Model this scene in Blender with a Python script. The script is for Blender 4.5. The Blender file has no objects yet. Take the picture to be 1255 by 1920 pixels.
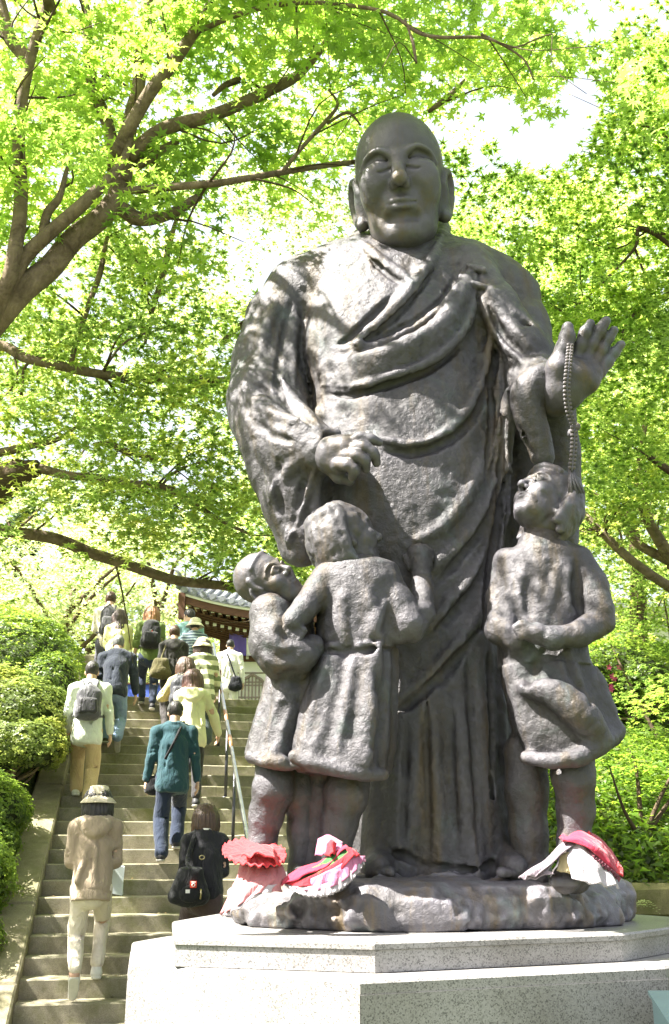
import bpy, bmesh, math, random
import numpy as np
from mathutils import Vector, Matrix

# ------------------------------------------------------------------ camera, sky, sun, exposure
S = bpy.context.scene
COL = S.collection
FPX, HOR, CAMZ = 1900.0, 1600.0, 1.55          # focal length and horizon row in photo pixels, eye height
PITCH = math.atan((HOR - 960) / FPX)
cam_data = bpy.data.cameras.new('camera')
cam = bpy.data.objects.new('camera', cam_data)
COL.objects.link(cam)
cam.location = (0, 0, CAMZ)
cam.rotation_euler = (math.pi / 2 + PITCH, 0, 0)
cam_data.sensor_fit = 'VERTICAL'
cam_data.sensor_height = 36.0
cam_data.lens = 36.0 * FPX / 1920.0
cam_data.clip_start = 0.05
cam_data.clip_end = 3000
S.camera = cam

SUN_EL, SUN_AZ = math.radians(52), math.radians(-107)    # azimuth measured from +Y towards +X: -90 is camera left
sun_dir = Vector((math.sin(SUN_AZ) * math.cos(SUN_EL), math.cos(SUN_AZ) * math.cos(SUN_EL), math.sin(SUN_EL)))
W = bpy.data.worlds.new('World')
S.world = W
W.use_nodes = True
wn = W.node_tree
wn.nodes.clear()
w_out = wn.nodes.new('ShaderNodeOutputWorld')
w_bg = wn.nodes.new('ShaderNodeBackground')
w_sky = wn.nodes.new('ShaderNodeTexSky')
w_sky.sky_type = 'NISHITA'
w_sky.sun_disc = False
w_sky.sun_elevation = SUN_EL
w_sky.sun_rotation = SUN_AZ
w_sky.altitude = 100
w_sky.air_density = 1.0
w_sky.dust_density = 7.0
w_bg.inputs['Strength'].default_value = 0.105
w_mix = wn.nodes.new('ShaderNodeMix')                 # thin bright high cloud over the whole sky
w_mix.data_type = 'RGBA'
w_mix.inputs[0].default_value = 0.72
w_mix.inputs[7].default_value = (1.95, 2.02, 2.10, 1)
wn.links.new(w_sky.outputs[0], w_mix.inputs[6])
wn.links.new(w_mix.outputs[2], w_bg.inputs[0])
wn.links.new(w_bg.outputs[0], w_out.inputs[0])

sun_data = bpy.data.lights.new('sun', 'SUN')
sun = bpy.data.objects.new('sun', sun_data)
COL.objects.link(sun)
sun_data.energy = 5.0
sun_data.angle = math.radians(0.5)
sun_data.color = (1.0, 0.95, 0.87)
sun.rotation_euler = sun_dir.to_track_quat('Z', 'Y').to_euler()

S.view_settings.view_transform = 'Standard'
S.view_settings.look = 'None'
S.view_settings.exposure = 2.66
S.view_settings.gamma = 1.0
S.view_settings.use_curve_mapping = False
S.cycles.max_bounces = 8
S.cycles.diffuse_bounces = 6
S.cycles.transmission_bounces = 6
S.cycles.use_denoising = True

# ------------------------------------------------------------------ helpers
rng = np.random.default_rng(7)
random.seed(7)
CP, SP = math.cos(PITCH), math.sin(PITCH)
UC, VC = 627.5, 960.0


def kv(v):
    c = (VC - v) / FPX
    return (SP + c * CP) / (CP - c * SP)


def P(u, v, Y):
    """world point seen at photo pixel (u, v) on the upright plane Y metres away"""
    cx, cy = (u - UC) / FPX, (VC - v) / FPX
    dy = CP - cy * SP
    s = Y / dy
    return np.array((cx * s, Y, CAMZ + (SP + cy * CP) * s))


def Pz(u, v, z):
    return P(u, v, (z - CAMZ) / kv(v))


def mpp(v, Y):
    """metres per photo pixel there"""
    return (Y / (CP - (VC - v) / FPX * SP)) / FPX


def project(p):
    p = np.asarray(p, float)
    x, y, z = p[..., 0], p[..., 1], p[..., 2] - CAMZ
    d = y * CP + z * SP
    return UC + FPX * x / d, VC - FPX * (-y * SP + z * CP) / d, d


def tag(o, label=None, cat=None, group=None, kind=None):
    if label: o['label'] = label
    if cat: o['category'] = cat
    if group: o['group'] = group
    if kind: o['kind'] = kind
    return o


def empty(name, loc, label=None, cat=None, group=None, rz=0.0, kind=None):
    o = bpy.data.objects.new(name, None)
    COL.objects.link(o)
    o.empty_display_size = 0.1
    o.location = loc
    o.rotation_euler = (0, 0, rz)
    return tag(o, label, cat, group, kind)


def link(name, me, mat=None, parent=None, smooth=False):
    """one mesh object; vertices are given in world space and are moved into the parent's space"""
    o = bpy.data.objects.new(name, me)
    COL.objects.link(o)
    if mat is not None and len(me.materials) == 0:
        me.materials.append(mat)
    if smooth:
        me.polygons.foreach_set('use_smooth', np.ones(len(me.polygons), bool))
    if parent is not None:
        o.parent = parent
        M = world_of(parent)
        if M != Matrix.Identity(4):
            me.transform(M.inverted())
    return o


def world_of(o):
    M = Matrix.Identity(4)
    while o is not None:
        M = Matrix.LocRotScale(o.location, o.rotation_euler, o.scale) @ M
        o = o.parent
    return M


def mesh_np(name, verts, faces, mat=None, parent=None, smooth=False, colors=None):
    """faces: an (n,3) or (n,4) int array"""
    verts = np.asarray(verts, np.float32)
    faces = np.asarray(faces, np.int32)
    me = bpy.data.meshes.new(name)
    k = faces.shape[1]
    me.vertices.add(len(verts))
    me.vertices.foreach_set('co', verts.ravel())
    me.loops.add(faces.size)
    me.loops.foreach_set('vertex_index', faces.ravel())
    me.polygons.add(len(faces))
    me.polygons.foreach_set('loop_start', np.arange(0, faces.size, k, dtype=np.int32))
    me.update(calc_edges=True)
    if colors is not None:
        a = me.attributes.new('tint', 'FLOAT', 'POINT')
        a.data.foreach_set('value', np.asarray(colors, np.float32))
    return link(name, me, mat, parent, smooth)


class MB:
    """collects simple shapes of one part"""
    def __init__(self):
        self.v, self.f = [], []

    def add(self, v, f):
        n = len(self.v)
        self.v += [tuple(map(float, p)) for p in v]
        self.f += [tuple(i + n for i in q) for q in f]

    def prism(self, poly, z0, z1, bevel=0.0):
        n = len(poly)
        v = [(x, y, z0) for x, y in poly]
        if bevel:
            c = np.mean(np.array(poly), 0)
            v += [(x, y, z1 - bevel) for x, y in poly]
            ins = [np.array(p) + (c - np.array(p)) / np.linalg.norm(c - np.array(p)) * bevel for p in poly]
            v += [(x, y, z1) for x, y in ins]
        else:
            v += [(x, y, z1) for x, y in poly]
        L = len(v) // n
        f = [tuple(range(n))[::-1]]
        for k in range(L - 1):
            f += [(k * n + i, k * n + (i + 1) % n, (k + 1) * n + (i + 1) % n, (k + 1) * n + i) for i in range(n)]
        f.append(tuple((L - 1) * n + i for i in range(n)))
        self.add(v, f)

    def hull8(self, p):
        """8 corners: bottom ring 0-3, top ring 4-7"""
        self.add(p, [(3, 2, 1, 0), (4, 5, 6, 7), (0, 1, 5, 4), (1, 2, 6, 5), (2, 3, 7, 6), (3, 0, 4, 7)])

    def box(self, o, ax, ay, az):
        """box from corner o with three edge vectors"""
        o, ax, ay, az = map(lambda q: np.array(q, float), (o, ax, ay, az))
        b = [o, o + ax, o + ax + ay, o + ay]
        self.hull8(b + [q + az for q in b])

    def tube(self, pts, rad, n=8, cap=True):
        pts = np.array(pts, float)
        rad = np.broadcast_to(np.array(rad, float), (len(pts),))
        t = np.gradient(pts, axis=0)
        t /= np.linalg.norm(t, axis=1)[:, None] + 1e-9
        ref = np.array((0, 0, 1.0)) if abs(t[0][2]) < 0.9 else np.array((1.0, 0, 0))
        v = []
        for i in range(len(pts)):
            x = np.cross(ref, t[i]); x /= np.linalg.norm(x) + 1e-9
            y = np.cross(t[i], x)
            ref = y
            for k in range(n):
                a = 2 * math.pi * k / n
                v.append(pts[i] + rad[i] * (math.cos(a) * x + math.sin(a) * y))
        f = []
        for i in range(len(pts) - 1):
            f += [(i * n + k, i * n + (k + 1) % n, (i + 1) * n + (k + 1) % n, (i + 1) * n + k) for k in range(n)]
        if cap:
            f += [tuple(range(n))[::-1], tuple((len(pts) - 1) * n + k for k in range(n))]
        self.add(v, f)

    def build(self, name, mat=None, parent=None, smooth=False):
        me = bpy.data.meshes.new(name)
        me.from_pydata(self.v, [], self.f)
        me.update()
        return link(name, me, mat, parent, smooth)


def spline(pts, n):
    """Catmull-Rom through points of any dimension"""
    p = np.array(pts, float)
    if len(p) == 2:
        return p[0] + (p[1] - p[0]) * np.linspace(0, 1, n)[:, None]
    q = np.vstack([2 * p[0] - p[1], p, 2 * p[-1] - p[-2]])
    t = np.linspace(0, len(p) - 1 - 1e-6, n)
    i = t.astype(int)
    s = (t - i)[:, None]
    a, b, c, d = q[i], q[i + 1], q[i + 2], q[i + 3]
    return 0.5 * ((2 * b) + (-a + c) * s + (2 * a - 5 * b + 4 * c - d) * s ** 2 + (-a + 3 * b - 3 * c + d) * s ** 3)


def vnoise(p, seed=0):
    """smooth value noise in [-1, 1] at points (n,3)"""
    p = np.asarray(p, np.float64)
    i = np.floor(p).astype(np.int64)
    f = p - i
    w = f * f * (3 - 2 * f)

    def h(a, b, c):
        n = (a * 374761393 + b * 668265263 + c * 2147483647 + seed * 1274126177) & 0xffffffff
        n = ((n ^ (n >> 13)) * 1274126177) & 0xffffffff
        n = n ^ (n >> 16)
        return (n & 0xffff) / 32767.5 - 1.0
    x, y, z = i[:, 0], i[:, 1], i[:, 2]
    r = 0
    for a in (0, 1):
        for b in (0, 1):
            for c in (0, 1):
                r = r + h(x + a, y + b, z + c) * (w[:, 0] if a else 1 - w[:, 0]) * (w[:, 1] if b else 1 - w[:, 1]) * (w[:, 2] if c else 1 - w[:, 2])
    return r


def fbm(p, octaves=4, seed=0):
    p = np.asarray(p, float)
    r, a, s = 0, 1.0, 1.0
    for k in range(octaves):
        r = r + a * vnoise(p * s + 17.3 * k, seed + k)
        a *= 0.5
        s *= 2.03
    return r


# ------------------------------------------------------------------ sculpting: a signed distance grid and its surface
DECIMATE = []


class Grid:
    def __init__(self, lo, hi, h):
        self.lo = np.array(lo, float)
        self.h = h
        self.n = np.ceil((np.array(hi) - self.lo) / h).astype(int) + 1
        self.d = np.full(self.n, 9.0, np.float32)
        self.ax = [(self.lo[k] + h * np.arange(self.n[k])).astype(np.float32) for k in range(3)]

    def _apply(self, fn, lo, hi, k, op):
        pad = k + 2.5 * self.h
        a = np.clip(np.floor((np.array(lo) - pad - self.lo) / self.h).astype(int), 0, self.n)
        b = np.clip(np.ceil((np.array(hi) + pad - self.lo) / self.h).astype(int) + 1, 0, self.n)
        if (b <= a).any():
            return
        sl = tuple(slice(a[i], b[i]) for i in range(3))
        X = self.ax[0][sl[0]][:, None, None]
        Y = self.ax[1][sl[1]][None, :, None]
        Z = self.ax[2][sl[2]][None, None, :]
        d = fn(X, Y, Z)
        v = self.d[sl]
        if op == 'add':
            if k > 0:
                e = np.maximum(k - np.abs(v - d), 0) / k
                self.d[sl] = np.minimum(v, d) - e * e * k * 0.25
            else:
                self.d[sl] = np.minimum(v, d)
        else:
            d = -d
            if k > 0:
                e = np.maximum(k - np.abs(v - d), 0) / k
                self.d[sl] = np.maximum(v, d) + e * e * k * 0.25
            else:
                self.d[sl] = np.maximum(v, d)

    def ell(self, c, r, R=None, k=0.0, op='add'):
        """ellipsoid; R rows are its local axes"""
        c = np.array(c, float)
        r = np.broadcast_to(np.array(r, float), (3,))
        m = r.max() if R is not None else r
        mr = float(r.min())

        def fn(X, Y, Z):
            x, y, z = X - c[0], Y - c[1], Z - c[2]
            if R is not None:
                x, y, z = (R[0][0] * x + R[0][1] * y + R[0][2] * z, R[1][0] * x + R[1][1] * y + R[1][2] * z,
                           R[2][0] * x + R[2][1] * y + R[2][2] * z)
            k0 = np.sqrt((x / r[0]) ** 2 + (y / r[1]) ** 2 + (z / r[2]) ** 2)
            k1 = np.sqrt((x / r[0] ** 2) ** 2 + (y / r[1] ** 2) ** 2 + (z / r[2] ** 2) ** 2)
            return (k0 * (k0 - 1.0) / np.maximum(k1, 1e-6)).astype(np.float32)
        self._apply(fn, c - m, c + m, k, op)
        return self

    def tube(self, pts, rad, k=0.0, op='add', kin=0.0, flat=None):
        """chain of round cones, joined among themselves with kin; flat=(axis, factor) squashes the section"""
        pts = np.array(pts, float)
        rad = np.broadcast_to(np.array(rad, float), (len(pts),))
        m = rad.max()

        def fn(X, Y, Z):
            d = None
            for i in range(len(pts) - 1):
                a, b = pts[i], pts[i + 1]
                ab = b - a
                L = float(ab @ ab) + 1e-12
                x, y, z = X - a[0], Y - a[1], Z - a[2]
                t = np.clip((x * ab[0] + y * ab[1] + z * ab[2]) / L, 0, 1)
                x, y, z = x - t * ab[0], y - t * ab[1], z - t * ab[2]
                if flat is not None:
                    fa, ff = flat
                    q = (x * fa[0] + y * fa[1] + z * fa[2]) * (ff - 1.0)
                    x, y, z = x + q * fa[0], y + q * fa[1], z + q * fa[2]
                e = np.sqrt(x * x + y * y + z * z) - (rad[i] + t * (rad[i + 1] - rad[i]))
                if d is None:
                    d = e
                elif kin > 0:
                    w = np.maximum(kin - np.abs(d - e), 0) / kin
                    d = np.minimum(d, e) - w * w * kin * 0.25
                else:
                    d = np.minimum(d, e)
            return d.astype(np.float32)
        self._apply(fn, pts.min(0) - m, pts.max(0) + m, k, op)
        return self

    def loft(self, rows, k=0.0, op='add', p=2.0, fold=None):
        """rows of (z, cx, cy, rx, ry): a stack of rounded sections; fold(angle, z) adds to the radius (metres)"""
        rows = np.array(sorted(rows, key=lambda q: q[0]), float)
        zz = rows[:, 0]
        lo = (np.min(rows[:, 1] - rows[:, 3]), np.min(rows[:, 2] - rows[:, 4]), zz[0])
        hi = (np.max(rows[:, 1] + rows[:, 3]), np.max(rows[:, 2] + rows[:, 4]), zz[-1])

        def fn(X, Y, Z):
            zc = Z.ravel()
            s = [np.interp(zc, zz, rows[:, j])[None, None, :].astype(np.float32) for j in range(1, 5)]
            x, y = X - s[0], Y - s[1]
            q = (np.abs(x / s[2]) ** p + np.abs(y / s[3]) ** p) ** (1.0 / p)
            rad = np.sqrt(x * x + y * y)
            m = np.minimum(s[2], s[3])
            g = rad / np.maximum(q, 1e-4)
            d = (q - 1.0) * np.where(q > 0.3, np.clip(g, m * 0.6, None), m)
            if fold is not None:
                d = d - fold(np.arctan2(y / s[3], x / s[2]), Z)
            dz = np.maximum(zz[0] - Z, Z - zz[-1])
            return np.maximum(d, dz).astype(np.float32)
        self._apply(fn, lo, hi, k, op)
        return self

    def half(self, pt, nrm, k=0.0):
        """cut away everything on the side nrm points to"""
        n = np.array(nrm, float); n /= np.linalg.norm(n)
        pt = np.array(pt, float)
        hi = self.lo + self.h * self.n
        self._apply(lambda X, Y, Z: (-(n[0] * (X - pt[0]) + n[1] * (Y - pt[1]) + n[2] * (Z - pt[2]))).astype(np.float32), self.lo, hi, k, 'sub')
        return self

    def warp_noise(self, amp, scale, seed=0, octaves=3):
        """roughen the surface"""
        m = np.abs(self.d) < amp * 3 + 2 * self.h
        idx = np.argwhere(m)
        self.d[m] += (amp * fbm((self.lo + idx * self.h) * scale, octaves, seed)).astype(np.float32)
        return self

    def sample(self, p):
        q = np.clip(np.rint((np.asarray(p) - self.lo) / self.h).astype(int), 0, self.n - 1)
        return self.d[q[..., 0], q[..., 1], q[..., 2]]

    def surf(self, uv, Y0, Y1, depth=0.0):
        """first surface points under photo pixels, pushed `depth` metres along the view ray"""
        uv = np.atleast_2d(np.array(uv, float))
        a = np.array([P(u, v, Y0) for u, v in uv])
        b = np.array([P(u, v, Y1) for u, v in uv])
        L = np.linalg.norm(b - a, axis=1)
        n = int(L.max() / (self.h * 0.5)) + 2
        t = np.linspace(0, 1, n)
        pts = a[:, None] + (b - a)[:, None] * t[None, :, None]
        inside = self.sample(pts) < 0
        j = np.argmax(inside, 1)
        none = ~inside.any(1)
        j[none] = n // 2
        out = pts[np.arange(len(uv)), j]
        if none.any() and (~none).any():
            yy = np.interp(np.arange(len(uv)), np.flatnonzero(~none), out[~none][:, 1])
            for q in np.flatnonzero(none):
                out[q] = P(uv[q][0], uv[q][1], yy[q])
        r = (b - a) / L[:, None]
        return out + r * depth

    def mesh(self, name, mat=None, parent=None, M=None, smooth=True, disp=None, clean=False, dec=0.5):
        """naive surface nets"""
        d = self.d
        s = d < 0
        c = np.zeros(np.array(d.shape) - 1, np.int8)
        for a in (0, 1):
            for b in (0, 1):
                for e in (0, 1):
                    c += s[a:a + c.shape[0], b:b + c.shape[1], e:e + c.shape[2]]
        act = (c > 0) & (c < 8)
        cells = np.argwhere(act)
        idx = np.full(act.shape, -1, np.int32)
        idx[act] = np.arange(len(cells))
        acc = np.zeros((len(cells), 3), np.float32)
        cnt = np.zeros(len(cells), np.float32)
        corner = np.array([(a, b, e) for a in (0, 1) for b in (0, 1) for e in (0, 1)])
        val = [d[cells[:, 0] + o[0], cells[:, 1] + o[1], cells[:, 2] + o[2]] for o in corner]
        for i in range(8):
            for j in range(i + 1, 8):
                if np.abs(corner[i] - corner[j]).sum() != 1:
                    continue
                m = (val[i] < 0) != (val[j] < 0)
                t = (val[i][m] / (val[i][m] - val[j][m]))[:, None]
                acc[m] += corner[i] + t * (corner[j] - corner[i])
                cnt[m] += 1
        v = self.lo + self.h * (cells + acc / cnt[:, None])
        quads = []
        for ax in range(3):
            o = [0, 0, 0]; o[ax] = 1
            n0 = np.array(d.shape)
            A = s[:n0[0] - o[0], :n0[1] - o[1], :n0[2] - o[2]]
            B = s[o[0]:, o[1]:, o[2]:]
            e = np.argwhere(A != B)
            b1, b2 = (ax + 1) % 3, (ax + 2) % 3
            ok = (e[:, b1] > 0) & (e[:, b2] > 0) & (e[:, b1] < n0[b1] - 1) & (e[:, b2] < n0[b2] - 1)
            e = e[ok]
            sgn = s[e[:, 0], e[:, 1], e[:, 2]]
            q = []
            for p1, p2 in ((1, 1), (0, 1), (0, 0), (1, 0)):
                w = e.copy(); w[:, b1] -= p1; w[:, b2] -= p2
                q.append(idx[w[:, 0], w[:, 1], w[:, 2]])
            q = np.stack(q, 1)
            q[sgn] = q[sgn]
            q[~sgn] = q[~sgn][:, ::-1]
            quads.append(q)
        quads = np.vstack(quads)
        if clean:                                      # drop loose crumbs
            lab = np.arange(len(v))
            for _ in range(400):
                m = lab[quads].min(1)
                new = lab.copy()
                for k in range(4):
                    np.minimum.at(new, quads[:, k], m)
                new = new[new]
                if (new == lab).all():
                    break
                lab = new
            ids, cn = np.unique(lab, return_counts=True)
            big = ids[cn > 0.03 * cn.max()]
            quads = quads[np.isin(lab[quads[:, 0]], big)]
            used = np.unique(quads)
            remap = np.full(len(v), -1, np.int64); remap[used] = np.arange(len(used))
            v = v[used]; quads = remap[quads]
        if M is not None:
            v = v @ np.array(M)[:3, :3].T + np.array(M)[:3, 3]
        if disp is not None:
            v = disp(v)
        o = mesh_np(name, v, quads, mat, parent, smooth)
        if dec < 1:
            DECIMATE.append((o, dec))
        return o


def frame(loc, fwd, up=(0, 0, 1), roll=0.0, s=1.0):
    """matrix whose -Y axis looks along fwd (a face looks along local -Y), Z near up"""
    f = -Vector(fwd).normalized()
    z = Vector(up)
    x = f.cross(z).normalized()
    z = x.cross(f).normalized()
    R = Matrix((x, f, z)).transposed() @ Matrix.Rotation(roll, 3, 'Y')
    return Matrix.Translation(Vector(loc)) @ (R * s).to_4x4()


# ------------------------------------------------------------------ materials
def new_mat(name):
    m = bpy.data.materials.new(name)
    m.use_nodes = True
    nt = m.node_tree
    nt.nodes.clear()
    out = nt.nodes.new('ShaderNodeOutputMaterial')
    b = nt.nodes.new('ShaderNodeBsdfPrincipled')
    nt.links.new(b.outputs[0], out.inputs[0])
    return m, nt, b, out


def N(nt, kind, **kw):
    n = nt.nodes.new('ShaderNode' + kind)
    for k, v in kw.items():
        if hasattr(n, k):
            setattr(n, k, v)
        else:
            n.inputs[k].default_value = v
    return n


def noise_node(nt, scale, detail=5, rough=0.6, coord='Object', dist=0.0, sc=None):
    tc = N(nt, 'TexCoord')
    t = N(nt, 'TexNoise', Scale=scale, Detail=detail, Roughness=rough, Distortion=dist)
    if sc is not None:
        mp = N(nt, 'Mapping')
        mp.inputs['Scale'].default_value = sc
        nt.links.new(tc.outputs[coord], mp.inputs[0])
        nt.links.new(mp.outputs[0], t.inputs['Vector'])
    else:
        nt.links.new(tc.outputs[coord], t.inputs['Vector'])
    return t


def ramp(nt, src, stops):
    r = N(nt, 'ValToRGB')
    e = r.color_ramp.elements
    while len(e) < len(stops):
        e.new(0.5)
    for q, (pos, c) in zip(e, stops):
        q.position = pos
        q.color = (*c, 1) if len(c) == 3 else c
    nt.links.new(src, r.inputs[0])
    return r


def mixc(nt, fac, a, b, mode='MIX'):
    m = N(nt, 'Mix', data_type='RGBA', blend_type=mode)
    for key, val in ((0, fac), (6, a), (7, b)):
        if hasattr(val, 'is_linked') or hasattr(val, 'links'):
            nt.links.new(val, m.inputs[key])
        elif key == 0:
            m.inputs[0].default_value = val
        else:
            m.inputs[key].default_value = (*val, 1)
    return m.outputs[2]


def bump(nt, bsdf, src, strength=0.4, dist=0.02, prev=None):
    b = N(nt, 'Bump', Strength=strength, Distance=dist)
    nt.links.new(src, b.inputs['Height'])
    if prev is not None:
        nt.links.new(prev.outputs[0], b.inputs['Normal'])
    nt.links.new(b.outputs[0], bsdf.inputs['Normal'])
    return b


def simple(name, col, rough=0.7, var=0.25, scale=8.0, bs=0.2, bd=0.01, bscale=60.0, metal=0.0, spec=0.3, coord='Object', sc=None):
    """a base colour with cloudy variation and fine relief"""
    m, nt, b, _ = new_mat(name)
    t = noise_node(nt, scale, 5, 0.6, coord, sc=sc)
    c = np.array(col)
    r = ramp(nt, t.outputs['Fac'], [(0.25, tuple(c * (1 - var))), (0.75, tuple(np.minimum(c * (1 + var), 0.95)))])
    nt.links.new(r.outputs[0], b.inputs['Base Color'])
    b.inputs['Roughness'].default_value = rough
    b.inputs['Metallic'].default_value = metal
    b.inputs['Specular IOR Level'].default_value = spec
    if bs:
        t2 = noise_node(nt, bscale, 4, 0.6, coord, sc=sc)
        bump(nt, b, t2.outputs['Fac'], bs, bd)
    return m
# ------------------------------------------------------------------ bronze
def bronze_material(name='patinated_bronze', gain=1.0, relief=1.0):
    m, nt, b, _ = new_mat(name)
    n1 = noise_node(nt, 1.3, 6, 0.62)
    base = ramp(nt, n1.outputs['Fac'], [(0.3, (0.032, 0.030, 0.030)), (0.5, (0.051, 0.048, 0.053)), (0.72, (0.078, 0.073, 0.083))])
    n2 = noise_node(nt, 3.1, 7, 0.7, dist=0.6)
    green = ramp(nt, n2.outputs['Fac'], [(0.55, (0, 0, 0)), (0.72, (1, 1, 1))])
    fg = N(nt, 'Math', operation='MULTIPLY'); fg.inputs[1].default_value = 0.5
    nt.links.new(green.outputs[0], fg.inputs[0])
    c1 = mixc(nt, fg.outputs[0], base.outputs[0], (0.060, 0.088, 0.080))
    n3 = noise_node(nt, 2.2, 6, 0.7, sc=(3.0, 3.0, 0.35))          # run-off streaks
    streak = ramp(nt, n3.outputs['Fac'], [(0.50, (0, 0, 0)), (0.72, (1, 1, 1))])
    fs = N(nt, 'Math', operation='MULTIPLY'); fs.inputs[1].default_value = 0.8
    nt.links.new(streak.outputs[0], fs.inputs[0])
    c2 = mixc(nt, fs.outputs[0], c1, (0.072, 0.050, 0.020))
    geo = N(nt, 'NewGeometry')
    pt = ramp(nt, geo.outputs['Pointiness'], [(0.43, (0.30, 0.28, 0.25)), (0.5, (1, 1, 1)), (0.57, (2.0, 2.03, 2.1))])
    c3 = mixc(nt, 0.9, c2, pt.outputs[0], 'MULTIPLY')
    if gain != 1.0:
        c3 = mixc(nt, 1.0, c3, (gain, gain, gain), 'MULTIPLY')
    nt.links.new(c3, b.inputs['Base Color'])
    b.inputs['Metallic'].default_value = 0.20
    b.inputs['Specular IOR Level'].default_value = 0.50
    n4 = noise_node(nt, 9, 6, 0.7)
    rr = ramp(nt, n4.outputs['Fac'], [(0.3, (0.38,) * 3), (0.7, (0.62,) * 3)])
    nt.links.new(rr.outputs[0], b.inputs['Roughness'])
    tc = N(nt, 'TexCoord')
    vo = N(nt, 'TexVoronoi', Scale=15.0, feature='F1')
    wv = noise_node(nt, 5.0, 3, 0.6)
    mp = N(nt, 'Vector Math'.replace(' ', ''), operation='MULTIPLY_ADD')
    mp.inputs[1].default_value = (0.25,) * 3
    nt.links.new(wv.outputs['Color'], mp.inputs[0])
    nt.links.new(tc.outputs['Object'], mp.inputs[2])
    nt.links.new(mp.outputs[0], vo.inputs['Vector'])
    b1 = bump(nt, b, vo.outputs['Distance'], 0.20 * relief, 0.020)
    n5 = noise_node(nt, 34, 7, 0.70, dist=0.8)
    b2 = bump(nt, b, n5.outputs['Fac'], 0.62 * relief, 0.016, b1)
    n6 = noise_node(nt, 90, 3, 0.6)
    bump(nt, b, n6.outputs['Fac'], 0.25, 0.004, b2)
    return m


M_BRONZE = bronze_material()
M_ROCK = bronze_material('sunlit_bronze', 2.1)  # same bronze brightened, sunlight on the rock put into its colour
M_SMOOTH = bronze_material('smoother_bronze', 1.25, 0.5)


def px_row(v, uL, uR, Y, ry):
    a, b = P(uL, v, Y), P(uR, v, Y)
    return (a[2], (a[0] + b[0]) / 2, Y, (b[0] - a[0]) / 2, ry)


def pts(*q):
    return np.array([P(*a) for a in q])


def px_tube(g, q, k=0.03, op='add', kin=0.0, n=None):
    """q: (u, v, Y, radius in photo pixels)"""
    q = np.array(q, float)
    if n:
        q = spline(q, n)
    p = np.array([P(a[0], a[1], a[2]) for a in q])
    r = np.array([a[3] * mpp(a[1], a[2]) for a in q])
    g.tube(p, r, k, op, kin)


def ridge(g, uv, r, rise, k, Y0, Y1, op='add', n=14, taper=True):
    """a fold that follows the surface: photo pixel path, radius and rise in metres"""
    q = spline(np.array(uv, float), n)
    p = g.surf(q, Y0, Y1, (r - rise) if op == 'add' else -(r - rise))
    t = np.linspace(0, 1, n)
    ends = np.clip(np.minimum(t, 1 - t) * 5, 0.25, 1) if taper else 1.0
    y = p[:, 1]
    ys = y.copy()
    for _ in range(3):
        ys[1:-1] = (ys[:-2] + 2 * ys[1:-1] + ys[2:]) / 4
    p = np.array([P(a[0], a[1], b) for a, b in zip(q, ys)])
    g.tube(p, r * ends, k, op)


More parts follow.
